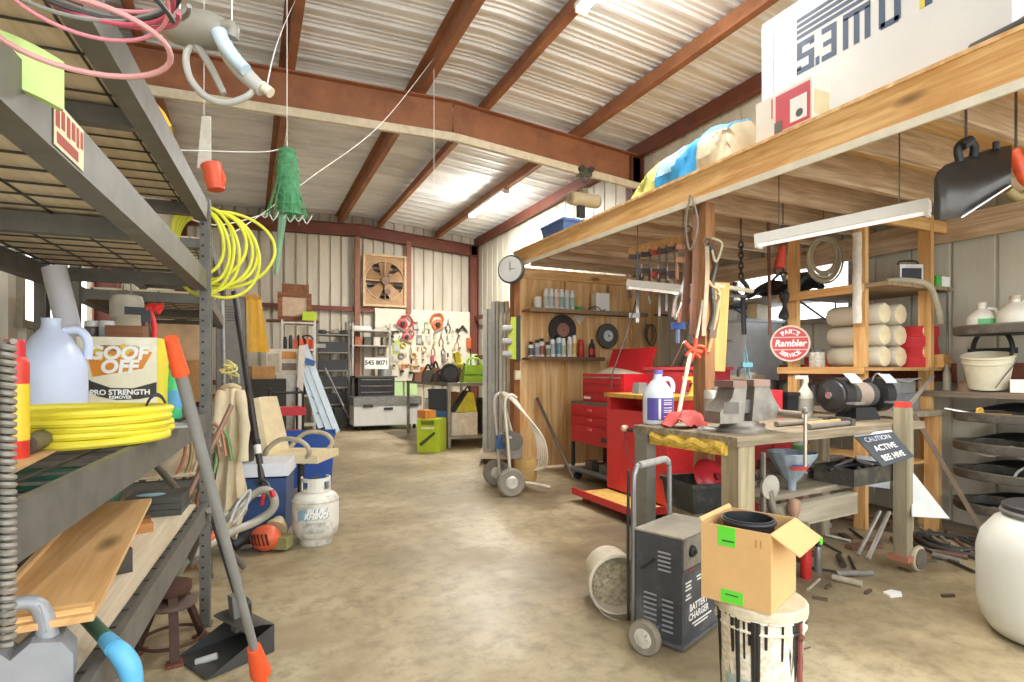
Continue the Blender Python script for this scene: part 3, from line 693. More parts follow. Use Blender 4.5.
# lobby dustpan
p = W(228, 655, z=0); t = T('dustpan', 'black upright lobby dustpan with long handle standing on the floor by the rack', 'dustpan', (p.x, p.y, 0), R(-62))
mb = MB(); th = .004
def pan(u, v):
    x = -.13 + .26 * u; a = v * 1.0
    y = -.15 + .28 * min(v / .65, 1); z = .006 if v < .65 else .006 + .11 * (v - .65) / .35
    return (x, y, z)
mb.sheet(pan, 6, 20, th)
for s in (-1, 1): mb.poly([(s * .13, -.15, .004), (s * .13, .13, .004), (s * .13, .13, .12), (s * .134, -.15, .004), (s * .134, .13, .004), (s * .134, .13, .12)], [(0, 1, 2), (5, 4, 3), (0, 3, 4, 1), (1, 4, 5, 2), (2, 5, 3, 0)])
mb.o('pan', mt('#3c3d3b', .5, 0, .25), t)
MB().sheet(lambda u, v: (-.13 + .26 * u, .13 - .13 * v, .12 + .02 * math.sin(v * 2.5)), 6, 8, .004).o('hood', mt('#45443f', .45, 0, .3), t)
mb = MB(); mb.lathe([(.06, 0), (.066, .02), (.064, .07), (.05, .08)], (-.05, .08, .12), 20, None, 1.1, .5); mb.o('hinge_guard', BLK, t)
MB().box((-.02, .05, .16), (.04, .05, .16), (R(6), 0, 0)).o('handle_socket', mt('#6f6f69', .5, 0, .2), t, .006)
IR = Euler((0, 0, R(62))).to_matrix(); MB().cyl((-.02, .055, .2), IR @ (W(207, 500, t=2.78) - V((p.x, p.y, 0))), .012, n=12).o('handle', DGR, t)
MB().cyl((-.02, -.12, .012), (.03, -.06, .03), .014, n=8).o('foot_tab', LGR, t)
# brown iron stand under the rack end
p = W(180, 628, z=0); t = T('iron_stand', 'rusty brown iron stand with spread legs under the rack end', 'stand', (-.3, 2.78, 0), R(20))
mb = MB(); mb.lathe([(.07, .25), (.075, .26), (.075, .29), (.05, .3)], n=18); mb.o('cap', mt('#54382c', .7, .2, .25), t)
MB().lathe([(.09, .195), (.095, .2), (.095, .215), (.06, .222)], n=18).o('collar', mt('#6b5a50', .6, .3, .2), t)
for i in range(3):
    a = R(20 + 120 * i); c, s = math.cos(a), math.sin(a)
    q = MB().beam((c * .05, s * .05, .25), (c * .14, s * .14, .012), .035, .02, (c, s, 0)).o('leg', mt('#4a3026', .7, .2, .25), t); MB().box((c * .14, s * .14, .006), (.06, .06, .012), (0, 0, a)).o('foot', RST, q)
MB().torus((0, 0, .06), .12, .007, n=24).o('ring', mt('#4a3026', .7, .2, .25), t)
# pruning tools heap (copper tubes etc) between rack and coat
for i, (a, b, r, m, l, c) in enumerate(((( 186, 500, 2.9), (232, 405, 3.1), .014, mt('#9a7a66', .5, .2), 'brown stick slanting up from the heap of tubes to the coat', 'stick'),
        ((150, 458, 2.75), (193, 508, 3.0), .017, mt('#6f6a5e', .5, .2), 'stubby dark green pipe lying across the heap of tubes', 'pipe'))):
    lo_, hi_ = (W(a[0], a[1], t=a[2]), W(b[0], b[1], t=b[2])) if i == 0 else (W(b[0], b[1], t=b[2]), W(a[0], a[1], t=a[2])); lo_ = hi_ + (lo_ - hi_) * ((hi_.z - r) / (hi_.z - lo_.z)); MB().cyl(lo_, hi_, r, n=12).top(c if c == 'pipe' else 'wooden_stick', m, l, c)
cols = ('#b5704f', '#a8905f', '#c9b48c', '#8d6a50', '#b97f62', '#6f8f5c')
for i in range(6):
    a = W(168 + i * 7, 500 + 4 * (i % 3), t=3.25 + .03 * i); b = W(184 + i * 6, 425 + 5 * (i % 2), t=3.4 + .03 * i); m = (a + b) / 2 + V((.04, .02, .03))
    MB().tube([V((a.x, a.y, .012)), a, m, b, b + V((.07, 0, -.03)), b + V((.1, -.01, -.2))] if i > 2 else [V((a.x, a.y, .012)), a, m, b], .009 + .002 * (i % 2), 8, 5).top('copper_tube', mt(cols[i], .45, .3), ('rust red tube leftmost in the tube heap beside the rack', 'olive tan tube second in the tube heap beside the rack', 'cream tube third in the tube heap beside the rack', 'brown bent tube arching over the tube heap', 'coppery bent tube arching at the heap edge', 'green bent hose at the right of the tube heap')[i], 'tube')
# canvas coat on the second rack
p = W(231, 470, t=3.72)
def coatf(u, v):
    w = .06 + .045 * v + .012 * math.sin(v * 9); x = (u - .5) * 2 * w
    return (x - .02 * v, -.05 - .05 * math.sin(u * pi) + .022 * math.sin(u * 19 + v * 3) * (.3 + v), -.88 * v * (1 - .12 * math.sin(u * 7)))
t = T('canvas_coat', 'beige canvas coat hanging from the second rack upright', 'coat', (p.x, p.y, W(233, 388, t=3.72).z))
COAT = mt('#d8c9a8', .85, 0, .12, 5, .3)
MB().sheet(coatf, 22, 22, .01).o('body', COAT, t)
for s, c in ((-1, .0), (1, .03)):
    mb = MB(); mb.tube([(s * .05, -.06, -.02), (s * .075, -.1, -.15 - c), (s * .08, -.12, -.3), (s * .07, -.12, -.42 - s * .05)], lambda u: .034 + .004 * math.sin(u * 14), 12, 5); mb.o('sleeve', COAT, t)
MB().tube([(-.05, -.05, .0), (0, -.08, .02), (.05, -.05, 0), (0, -.02, .02)], .016, 8, 5, True).o('collar', mt('#cdbb94', .85), t)
MB().tube([(0, -.04, .01), (.0, -.01, .05), (0, .03, .06)], .005, 6, 4).o('hanging_loop', BLK, t)
# tangled yellow rope above the coat
p = W(229, 372, t=3.72); mb = MB()
mb.tube([p + V((rnd.uniform(-.07, .07), rnd.uniform(-.04, .04), rnd.uniform(-.06, .08))) for _ in range(16)], .007, 6, 5); mb.top('tangled_rope', mt('#d9d38c', .7), 'tangle of pale yellow rope above the canvas coat', 'rope')
# black telescopic pole
a, b = W(262, 478, t=3.95), W(234, 292, t=4.3); d = b - a
pole('telescopic_pole', 'thick black telescopic pole leaning over the blue cooler', 'pole', a, b, .023, mt('#3a3532', .35, .1, .15), [('white_band', .12, .17, .0245, .0245, WHT), ('tip', -.1, .0, .012, .023, BLK), ('clamp', .165, .19, .028, .028, BLK)])
a, b = W(247, 430, t=4.7), W(223, 295, t=4.9)
pole('grey_pole', 'thin grey metal pole leaning just left of the black telescopic pole', 'pole', W(226, 470, t=4.9), b, .012, STL, [('cap', .97, 1.0, .015, .015, BLK)])
# dark cabinet behind and yellow raincoat
x0, x1 = W(216, t=6.2).x, W(246, t=6.2).x; yl = W(230, t=6.2).y
t = T('steel_locker', 'tall dark grey steel locker behind the leaning poles', 'cabinet', ((x0 + x1) / 2, yl + .25, 0))
MB().bx((-(x1 - x0) / 2, -.22, 0), ((x1 - x0) / 2, .22, 2.02)).o('body', mt('#6d6962', .5, .2, .15), t, .006)
dr = MB().bx((-(x1 - x0) / 2 + .01, -.232, .08), ((x1 - x0) / 2 - .01, -.221, 1.98)).o('door', mt('#77736b', .5, .2, .15), t, .003)
mb = MB()
for i in range(6): mb.box((0, -.235, 1.75 + i * .03), ((x1 - x0) * .5, .006, .008))
mb.o('vent_slots', DGR, dr); MB().box((.08, -.238, 1.1), (.02, .012, .1)).o('handle', STL, dr, .003)
a = V((x1 - .1, yl - .02, W(240, 291, t=6.2).z)); b = V((W(258, t=6.2).x, yl - .06, W(258, 300, t=6.2).z))
b.z = 2.036; MB().beam(V((a.x - .1, yl + .2, 2.036)), b, .03, .03).top('wooden_batten', PINE[0], 'short pale batten sticking out over the yellow raincoat', 'stick')
p = V((a.x - .1, yl + .2, 0)).lerp(V((b.x, b.y, 0)), .86); zt = 2.021
t = T('yellow_raincoat', 'yellow rain trousers hanging from the pale batten', 'clothing', (p.x, p.y + .035, zt))
RC = mt('#e0a92c', .45, 0, .1)
MB().sheet(lambda u, v: ((u - .5) * (.15 + .07 * v) + .05 * v, -.03 - .03 * math.sin(u * pi) + .012 * math.sin(u * 14 + 2 * v), -.62 * v), 14, 14, .012).o('body', RC, t)
MB().box((0, -.04, -.015), (.16, .05, .03)).o('waistband', mt('#b8841f', .5), t, .006)
# blue cooler with white lid + bucket
p = W(259, 540, z=0); px = p
t = T('cooler', 'blue picnic cooler with white lid standing behind the propane tank', 'cooler', (p.x, p.y + .2, 0), R(-12))
MB().box((0, 0, .22), (.42, .36, .42), tp=1.06).o('body', mt('#3f5686', .4, 0, .1), t, .03)
MB().box((0, 0, .49), (.47, .41, .09), tp=.94).o('lid', mt('#dfe3ea', .4, 0, .05), t, .02)
MB().tube([(-.1, -.2, .4), (-.1, -.23, .33), (.1, -.23, .33), (.1, -.2, .4)], .009, 8, 4).o('handle', mt('#dfe3ea', .4), t)
p2 = W(253, 470, t=4.45)
def bucket(name, label, loc, r, h, mat, rz=0, rot=None, tp=.82, group=None, cat='bucket', rim=None, bail=True, fill=None, rings=2):
    t = T(name, label, cat, loc, rz, group, rot); k = r * tp
    MB().lathe([(.001, .004), (k * .97, .004), (k, .0), (r, h), (r - .006, h), (k - .006, .012), (.001, .012)], n=30).o('bucket_body', mat, t)
    mb = MB()
    for i in range(rings): z = h - .012 - i * .04; q = k + (r - k) * z / h; mb.torus((0, 0, z), q + .003, .006, n=30, m=8)
    mb.o('rim_rings', rim or mat, t, kind=None)
    if bail: MB().tube([(math.cos(a) * (r + .01), math.sin(a) * (r + .01) * .35 - .0, h - .04 - .35 * r * math.sin(a)) for a in [pi * i / 12 for i in range(13)]][::1], .003, 6).o('bail_handle', STL, t)
    if fill: MB().lathe([(.001, h * .8 + .01), (r * .7, h * .8), (r * .93, h * .77)], n=26).o('contents', fill, t)
    return t
bucket('bucket', 'black plastic bucket standing on the cooler lid', (px.x - .11, px.y + .2, .5352), .1, .21, mt('#39372f', .5, 0, .3), 0, tp=.8)
# propane tank
def propane(loc, rz):
    t = T('propane_tank', 'worn white propane tank with blue logo standing in the aisle', 'tank', loc, rz); r = .155
    WT = mt('#e0ddd0', .45, 0, .06, 12, 0, '#8d8370', .55)
    MB().lathe([(.05, .04), (.12, .045), (.147, .075), (r, .12), (r, .27), (.15, .31), (.135, .335), (.1, .355), (.05, .367), (.001, .37)], n=32).o('body', WT, t)
    MB().lathe([(.105, .0), (.11, .0), (.115, .06), (.108, .065)], n=28).o('foot_ring', mt('#d7d3c6', .5, 0, .1, 12, 0, '#77705f', .6), t)
    mb = MB(); mb.tube([(math.cos(a) * .154, math.sin(a) * .154, .3) for a in [2 * pi * i / 32 for i in range(32)]], .004, 6, closed=True); mb.o('weld_seam', WT, t)
    mb = MB()
    for i in range(15):
        a = R(-205 + i * 16.4); b = R(-205 + (i + 1) * 16.4)
        for z0, z1 in ((.36, .375), (.43, .455)) + (((.375, .43),) if i not in (3, 4, 9, 10) else ()):
            vs = [(math.cos(q) * rr, math.sin(q) * rr, z) for rr in (.092, .1) for q, z in ((a, z0), (b, z0), (b, z1), (a, z1))]
            mb.poly(vs, [(0, 1, 2, 3), (7, 6, 5, 4), (0, 4, 5, 1), (1, 5, 6, 2), (2, 6, 7, 3), (3, 7, 4, 0)])
    mb.o('collar', WT, t)
    mb = MB(); mb.cyl((0, 0, .365), (0, 0, .43), .018, n=12); mb.cyl((0, 0, .41), (.05, -.03, .41), .014, n=10); mb.o('valve', mt('#b08a4a', .4, .7), t); MB().lathe([(.028, 0), (.03, .01), (.028, .02)], (0, 0, .43), 14).o('knob', mt('#3b3b3b', .5), t)
    cv = lambda R0, x, z: V((math.sin(x / R0) * R0, -math.cos(x / R0) * R0, z))
    MB().sheet(lambda u, v: cv(r + .001, -.13 + .075 * u, .17 + .07 * v + .02 * math.sin(u * 3)), 8, 3, .001).o('logo_patch', mt('#8fb4c9', .5), t)
    letter(t, 'BLUE', .05, PLA, lambda x, z: cv(r + .003, x + .0, z + .245), .003, shear=.25, sx=1.1); letter(t, 'RHINO', .05, PLA, lambda x, z: cv(r + .003, x + .0, z + .212), .003, shear=.25)
    for b_, x, z, s in (('BLUE', 0, .243, 0), ('RHINO', 0, .21, 0)): letter(t, b_, .05, mt('#54707f', .5), lambda x, z_: cv(r + .0016, x + .004, z_ + z), .004, 'lettering_shadow', shear=.25, sx=1.1 if b_ == 'BLUE' else 1)
    MB().sheet(lambda u, v: cv(r + .001, -.09 + .15 * u, .1 + .07 * v), 8, 3, .001).o('worn_label', mt('#b9b7ae', .6, 0, .4, 25), t)
    return t
p = W(317, 545, z=0); propane((p.x, p.y + .08, 0), R(-5))
# blue tote bin behind chair
p = W(312, 488, z=0); bin_('storage_tote', 'royal blue plastic tote behind the office chair', (p.x, p.y + .2, 0), .5, .38, .55, mt('#2f57a8', .4, 0, .1), R(-8), 'tote', .85)
# office chair
p = W(301, t=4.6); t = T('office_chair', 'beige office chair with curved arms facing the aisle', 'chair', (p.x, p.y, 0), R(62))
BG = mt('#d9c9a3', .75, 0, .1, 12); GP = mt('#a99f8d', .45)
MB().box((0, 0, .5), (.46, .46, .06)).o('seat', BG, t, .025)
MB().sheet(lambda u, v: ((u - .5) * (.4 - .05 * v * v), .22 + .1 * v + .05 * (1 - (2 * u - 1) ** 2), .5 + .47 * v), 10, 12, .05).o('backrest', BG, t, .012)
MB().sheet(lambda u, v: ((u - .5) * (.4 - .05 * v * v), .275 + .1 * v + .05 * (1 - (2 * u - 1) ** 2), .5 + .46 * v), 10, 12, .03).o('back_shell', mt('#4d4d4d', .5), t)
for s in (-1, 1): MB().tube([(s * .2, .2, .5), (s * .25, .16, .58), (s * .25, .05, .66), (s * .25, -.1, .65), (s * .24, -.17, .57), (s * .19, -.1, .47)], .019, 10, 6).o('armrest', mt('#b3a88c', .5), t)
MB().cyl((0, 0, .12), (0, 0, .47), .028, n=14).o('gas_column', DGR, t)
mb = MB(); mb.box((0, .02, .455), (.2, .24, .03)); mb.o('seat_plate', DGR, t, .005)
for i in range(5):
    a = 2 * pi * i / 5 + .3; c, s = math.cos(a), math.sin(a)
    q = MB().beam((c * .03, s * .03, .12), (c * .27, s * .27, .075), .05, .03).o('leg', mt('#5a4a42', .5), t, .004); MB().cyl((c * .27 - s * .02, s * .27 + c * .02, .026), (c * .27 + s * .02, s * .27 - c * .02, .026), .026, n=14).o('castor', BLK, q)
# string trimmer lying: orange engine on the floor, shafts leaning on the rack
p = W(266, 556, z=0); t = T('string_trimmer', 'grey shafted string trimmer with orange engine lying on the floor', 'trimmer', (p.x, p.y + .1, 0), R(-30))
MB().ball((0, 0, .09), .1, (1, .85, .85), 20).o('engine_cover', mt('#d8603c', .45, 0, .12), t)
mb = MB()
for i in range(5): mb.box((-.05 + i * .025, -.08 + .3 * (-.05 + i * .025) ** 2 * 10, .1), (.009, .014, .075), (0, R(-15), 0))
mb.o('cooling_slots', mt('#5a2c22', .6), t)
MB().lathe([(.075, 0), (.07, .03), (.05, .06), (.03, .1)], (.02, .09, .12), 16, (R(-60), 0, R(10))).o('clutch_housing', mt('#c9b98e', .5, 0, .2), t)
MB().box((.1, .03, .06), (.1, .1, .08)).o('fuel_tank', mt('#8f8a5a', .4), t, .02)
MB().tube([(-.08, .03, .09), (-.16, .0, .08), (-.2, -.05, .05)], .045, 12, 4).o('air_filter', mt('#2f3032', .5), t)
t2 = T('hedge_trimmer', 'grey tubular handles with red trigger slanting from the rack to the cooler', 'trimmer', (0, 0, 0))
A, B_ = W(182, 565, t=2.75), W(268, 505, t=3.3)
GT = mt('#a9a698', .45, .1, .15)
MB().tube([W(178, 600, z=.018), A, W(225, 535, t=3.0), W(255, 522, t=3.25), W(272, 510, t=3.3), W(274, 498, t=3.3), W(266, 490, t=3.3), W(252, 495, t=3.28), W(238, 508, t=3.2), W(196, 530, t=2.85)], lambda u: .017 + .008 * math.sin(u * pi), 10, 5).o('loop_handle', GT, t2)
MB().tube([rk(.03, -.1, .56), W(190, 562, t=2.8), W(205, 548, t=2.9), W(240, 500, t=3.2)], .016, 10, 4).o('shaft', mt('#7a786f', .45, .2), t2)
MB().tube([W(233, 523, t=3.05), W(246, 506, t=3.1), W(250, 490, t=3.12), W(238, 503, t=3.08), W(230, 522, t=3.04)], .008, 8, 4).o('guard', LGR, t2)
MB().tube([W(207, 540, t=2.75), W(216, 533, t=2.8)], .02, 10).o('red_grip', mt('#e2674a', .45), t2)
MB().tube([W(262, 505, t=3.24), W(263, 495, t=3.24)], .01, 8).o('trigger', RED, t2); MB().tube([W(274, 497, t=3.25), W(271, 490, t=3.25)], .014, 8).o('button', RED, t2)
mb = MB(); mb.tube([W(255, 483, t=3.5), W(262, 480, t=3.5), W(268, 486, t=3.48), W(258, 488, t=3.45), W(265, 492, t=3.4)], .011, 8, 4); mb.o('bracket', DGR, t2)
# black oval thing behind broom
# red hand truck behind the chair
p = W(286, 460, t=6.3); t = T('red_creeper', 'red padded rolling stool with black frame behind the office chair', 'stool', (p.x, p.y, 0), R(10))
MB().box((0, 0, .74), (.36, .3, .09)).o('seat', RED, t, .03)
for x in (-.15, .15): MB().tube([(x, -.13, 0), (x, -.13, .95), (x, .13, 1.0), (x, .13, 0)], .014, 8).o('frame', BLK, t)
MB().box((0, 0, .5), (.34, .26, .03)).o('shelf', RED, t, .01); MB().tube([(-.15, -.13, .95), (.15, -.13, .95)], .014, 8).o('crossbar', BLK, t)
p = W(264, 430, t=5.9); can('metal_drum', 'grey metal cylinder standing behind the office chair', (p.x - .04, p.y, 0), .13, .62, GRY, None, cat='drum', dome=False)
# grey blower hung from the roof on cords
t = T('leaf_blower', 'grey plastic leaf blower with oval loop guard hung from the roof by cords', 'blower', (0, 0, 0))
P = lambda x, y, t_=1.5: W(x, y, t=t_)
GP1 = mt('#b3b0a8', .4, 0, .08); GP2 = mt('#8f8b80', .4, 0, .12)
mb = MB(); mb.tube([P(163, 22), P(180, 28), P(205, 30), P(226, 36)], lambda u: .026 + .022 * math.sin(u * 2.6), 18, 6); mb.o('body', GP2, t)
MB().tube([P(195, 42), P(186, 55), P(190, 78), P(205, 96), P(225, 103), P(246, 97), P(255, 88)], lambda u: .0075 + .002 * math.sin(u * pi), 12, 6).o('loop_guard', GP1, t)
MB().tube([P(222, 34), P(228, 52), P(243, 72), P(262, 90)], lambda u: .021 - .003 * math.cos(u * 6), 14, 6).o('handle', GP1, t)
MB().tube([P(219, 32, 1.46), P(223, 42, 1.46), P(236, 60, 1.47), P(246, 70, 1.47)], lambda u: .02 - .004 * u, 12, 5).o('grip', mt('#b9cede', .4), t)
MB().tube([P(196, 44), P(210, 66), P(224, 94)], lambda u: .011 - .003 * u, 8, 5).o('lever', mt('#9b988f', .4), t)
MB().cyl(P(262, 86), P(271, 93), .014, n=14).o('nozzle', CRM, t); MB().tube([P(212, 28, 1.48), P(232, 27, 1.48), P(232, 38, 1.48)], .016, 10, 4).o('latch', GP2, t)
for x, y in ((180, 20), (232, 24)): MB().cyl(P(x, y), (P(x, y).x, P(x, y).y, roofz(P(x, y).x) - .004), .002, n=5).o('cord', PLA, t)
# chainsaw hung beyond
t = T('pole_saw', 'small orange saw with pale blade hanging above the yellow hose loops', 'saw', (0, 0, 0)); T_ = 3.2
MB().sheet(lambda u, v: W(206 - 2 * v + (u - .5) * (9 + 5 * v), 116 + 52 * v, t=T_), 2, 6, .006).o('blade', mt('#dcd8cc', .45), t)
MB().tube([W(211, 165, t=T_), W(214, 176, t=T_), W(216, 190, t=T_)], lambda u: .058 - .012 * u, 12, 4).o('body', mt('#dd5a36', .45), t, .0)
MB().tube([W(205, 168, t=T_), W(207, 182, t=T_), W(218, 189, t=T_), W(224, 180, t=T_), W(219, 168, t=T_)], .013, 8, 5).o('handle', ORG, t)
q = W(204, 116, t=T_); MB().cyl(q, (q.x, q.y, roofz(q.x) - .004), .002, n=5).o('cord', PLA, t)
# green net bag
t = T('net_bag', 'green mesh bag hanging from a white cord under the roof', 'bag', (0, 0, 0)); c0 = W(287, 150, t=3.6)
NET = mt('#4d9a63', .6)
MB().tube([W(287, 150, t=3.6), W(288, 180, t=3.6), W(290, 215, t=3.6)], lambda u: .05 + .022 * math.sin(u * 2.6) + .006 * math.sin(u * 40), 14, 8).o('bundle', mt('#4f8f62', .8, 0, .35, 30, .6), t)
mb = MB()
for i in range(14):
    a = 2 * pi * i / 14; c, s = math.cos(a), math.sin(a); mb.tube([c0 + V((c * .03, s * .03, 0)), c0 + V((c * .06, s * .06, -.2)), c0 + V((c * .13, s * .1, -.42 - .02 * (i % 3)))], .0028, 5, 3)
for z, rr in ((-.3, .088), (-.36, .108), (-.42, .128)): mb.torus(c0 + V((0, 0, z)), rr, .0028, n=20, m=5, syy=.75)
mb.o('mesh', NET, t, kind='stuff')
MB().tube([W(283, 213, t=3.6), W(280, 240, t=3.6), W(276, 275, t=3.6)], lambda u: .028 - .018 * u, 8, 5).o('tail', mt('#7da886', .7), t)
mb = MB(); 
for i in range(6): mb.tube([c0 + V((-.15 + .05 * i, .02, -.42)), c0 + V((-.13 + .05 * i, 0, -.45 - .01 * (i % 2))), c0 + V((-.1 + .05 * i, -.02, -.41))], .004, 5, 3)
mb.o('drawstring', PLA, t); MB().cyl(c0, (c0.x, c0.y, roofz(c0.x) - .004), .0028, n=5).o('cord', PLA, t)
# loose cords under the roof
def cordt(label, pts, r=.0035, m=PLA): MB().tube(pts, r, 6, 6).top('cord', m, label, 'cord')
cordt('white cord slanting from the right purlin down to the green mesh bag', [W(434, 58, x=1.78), W(380, 125, t=4.9), W(310, 178, t=4.1), W(262, 214, t=3.6), W(222, 240, t=3.0)])
cordt('thin vertical white cord hanging below the rafter', [W(434, 58, x=1.782), W(434, 130, t=5.97), W(434, 190, t=5.97)], .003)
cordt('white cord from the purlin to the nozzle of the grey blower', [V((.36, 5.1, 4.37)), W(280, 35, t=2.4), W(266, 89, t=1.5)], .002)
cordt('nearly level white line crossing below the rafter at the left', [W(178, 150, t=2.9), W(260, 152, t=3.4), W(283, 148, t=3.6)], .003)
cordt('low white line running left of the green mesh bag', [W(160, 205, t=2.6), W(215, 225, t=3.0), W(268, 213, t=3.6)], .0035)
# ================= BACK OF THE SHOP =================
TB = 12.0
def B(px, py=370, y=12.4): return W(px, py, y=y)
MET = mt('#b9b6ad', .45, .3, .12); DM = mt('#3b3a38', .5, .2, .2)
def shelving(name, label, px0, px1, ytop, lv, y, mat, depth=.45, group=None, thick=.03, solid=None):
    """open shelving: lv = pixel heights of the shelves at plane y"""
    a, b = W(px0, y=y).x, W(px1, y=y).x; zt = W((px0 + px1) / 2, ytop, y=y).z; w = b - a
    t = T(name, label, 'shelf', ((a + b) / 2, y + depth / 2, 0), 0, group)
    for x in (-w / 2 + .02, w / 2 - .02):
        for d in (-depth / 2 + .02, depth / 2 - .02): MB().box((x, d, zt / 2), (.04, .04, zt)).o('post', mat, t)
    out = []
    for v in lv:
        z = W((px0 + px1) / 2, v, y=y).z; MB().box((0, 0, z - thick / 2), (w - .002, depth - .002, thick)).o('shelf_board', solid or mat, t, .003); out.append(z)
    return t, a, b, out
# white shelving with chainsaws
t, a, b, zs = shelving('tool_shelf', 'white metal shelving with orange saws at the left of the back wall', 281, 316, 320, (322, 349, 395, 425), 11.6, mt('#cfcac0', .5, 0, .1))
def saw(name, label, loc, rz, col=None, s=1, group=None):
    t = T(name, label, 'saw', loc, rz, group)
    MB().box((0, 0, .11), (.26 * s, .16, .18)).o('body', col or ORG, t, .04); MB().box((.34 * s, 0, .08), (.45 * s, .012, .08)).o('guide_bar', STL, t, .004)
    MB().tube([(-.05, 0, .16), (-.12, 0, .25), (.02, 0, .27), (.1, 0, .18)], .016, 8, 5).o('top_handle', BLK, t); MB().tube([(-.1, 0, .05), (-.26 * s, 0, .08), (-.26 * s, 0, .17), (-.1, 0, .17)], .016, 8, 4).o('rear_handle', BLK, t)
    return t
saw('chainsaw', 'orange chainsaw on the middle of the white shelving', ((a + b) / 2, 11.75, zs[1]), R(90), None, .7); saw('chainsaw', 'orange chainsaw poking out right of the white shelving', ((a + b) / 2 + .2, 11.75, zs[1]), R(15), mt('#d95f36', .5), .6)
for i in range(6):
    can('spray_can', 'dark can, ' + ordn(i) + ' from the left on the upper board of the white shelving', (a + .08 + i * .1, 11.72, zs[1]), .035, .2 + .03 * (i % 2), mt(('#2d3138', '#4c4a44', '#2c2d2f', '#555c66', '#33302c', '#6b675c')[i], .4), BLK, group='dark cans on white shelving') if i < 2 else can('spray_can', 'dark can, ' + ordn(i) + ' from the left along the bottom of the white shelving', (a + .02 + i * .1, 11.75, zs[2]), .035, .22, mt(('#2d3138', '#4c4a44', '#2c2d2f', '#555c66', '#33302c', '#6b675c')[i], .4), BLK)
# frame on top
p = W(296, 318, y=11.75); w = .6
t = T('picture_frame', 'wooden picture frame standing on top of the white shelving', 'frame', ((a + b) / 2 - .06, 11.75, zs[0] + .04), R(4))
FRW = wood('#9a6134', '#6d3f20', 0, 4)
mb = MB(); mb.box((0, 0, .04), (.62, .04, .08)); mb.box((0, 0, .5), (.62, .04, .08)); mb.box((-.27, 0, .27), (.08, .04, .4)); mb.box((.27, 0, .27), (.08, .04, .4)); mb.o('frame', FRW, t, .006)
MB().box((0, .01, .27), (.47, .01, .4)).o('picture', mt('#c2a98e', .6), t); MB().box((.02, .06, .36), (.5, .03, .72)).o('backing_board', wood('#8d5a35', '#663c22', 2), t)
MB().box(((a + b) / 2 - .1, 11.75, zs[0] + .02), (.95, .3, .036)).top('wooden_plank', wood('#7e4c2d', '#573220', 0), 'dark plank under the picture frame on the white shelving', 'plank')
carton('green_carton', 'small lime green carton beside the picture frame', ((a + b) / 2 + .2, 11.665, zs[0] + .0385), .26, .1, .17, LIM, 0, tape=False)
# white box + drum + vertical board + ladder
p = W(287, 420, y=10.4); x0, x1 = W(276, y=10.2).x, W(299, y=10.2).x
MB().bx((x0, 10.2, 0), (x1, 10.6, W(287, 375, y=10.2).z)).top('metal_cabinet', mt('#a79f94', .35, .5, .2), 'streaked grey metal cabinet below the printed white box', 'cabinet', bev=.01)
zc_ = W(287, 375, y=10.2).z
t = T('printed_box', 'white box with orange print on the streaked grey cabinet', 'box', ((x0 + x1) / 2 - .07, 10.4, zc_)); ww = (x1 - x0) + .16
MB().bx((-ww / 2, -.19, 0), (ww / 2, .19, .44)).o('carton', mt('#e6decd', .6), t, .004)
MB().bx((-.02, -.192, .27), (ww / 2 - .05, -.191, .4)).o('print_panel', mt('#d99a4e', .6), t); MB().bx((-.02, -.192, .08), (ww / 2 - .05, -.191, .2)).o('photo_panel', mt('#8a7f70', .6), t); MB().bx((-ww / 2 + .02, -.192, .05), (-.06, -.191, .36)).o('text_panel', mt('#c9bda8', .6), t)
x0 = W(300, y=9.9).x
MB().box((x0, 9.95, .8), (.1, .03, 1.62), (R(-3), R(3), 0)).top('white_board', mt('#e7e2d8', .5, 0, .05), 'tall narrow white board standing left of the pale blue ladder', 'board')
t = T('step_ladder', 'pale blue and white aluminium ladder sections leaning in the back corner', 'ladder', (0, 0, 0))
LB = mt('#c3cfd6', .35, .3, .1)
for i, (a_, b_) in enumerate((((337, 432), (304, 345)), ((329, 430), (300, 352)), ((321, 428), (297, 350)))):
    A, Q = W(a_[0], a_[1], y=9.9 + .1 * i), W(b_[0], b_[1], y=10.15 + .05 * i); A.z = max(A.z, .02)
    MB().beam(A, Q, .1, .035, (0, 1, 0)).o('rail', LB, t, .005)
for k in (.2, .4, .6, .8):
    A = W(337, 432, y=9.95).lerp(W(304, 345, y=10.2), k); Q = W(321, 428, y=10.1).lerp(W(297, 350, y=10.25), k); MB().cyl(A, Q, .018, n=8).o('rung', LB, t)
q = W(310, 362, y=10.05); MB().box(q, (.16, .08, .09), (0, R(20), 0)).o('blue_hinge', BLU, t, .01)
p = W(268, 405, y=9.6)
carton('small_box', 'small brown box on a dark crate at the back left', (W(262, y=9.6).x, 9.8, W(262, 379, y=9.6).z), .34, .3, .2, mt('#b88c58', .8), R(10), tape=False)
zz = W(262, 379, y=9.6).z
carton('dark_crate', 'dark crate under the small brown box at the back left', (W(262, y=9.6).x, 9.8, 0), .7, .5, zz - .001, mt('#35332f', .6, 0, .3), 0, tape=False)
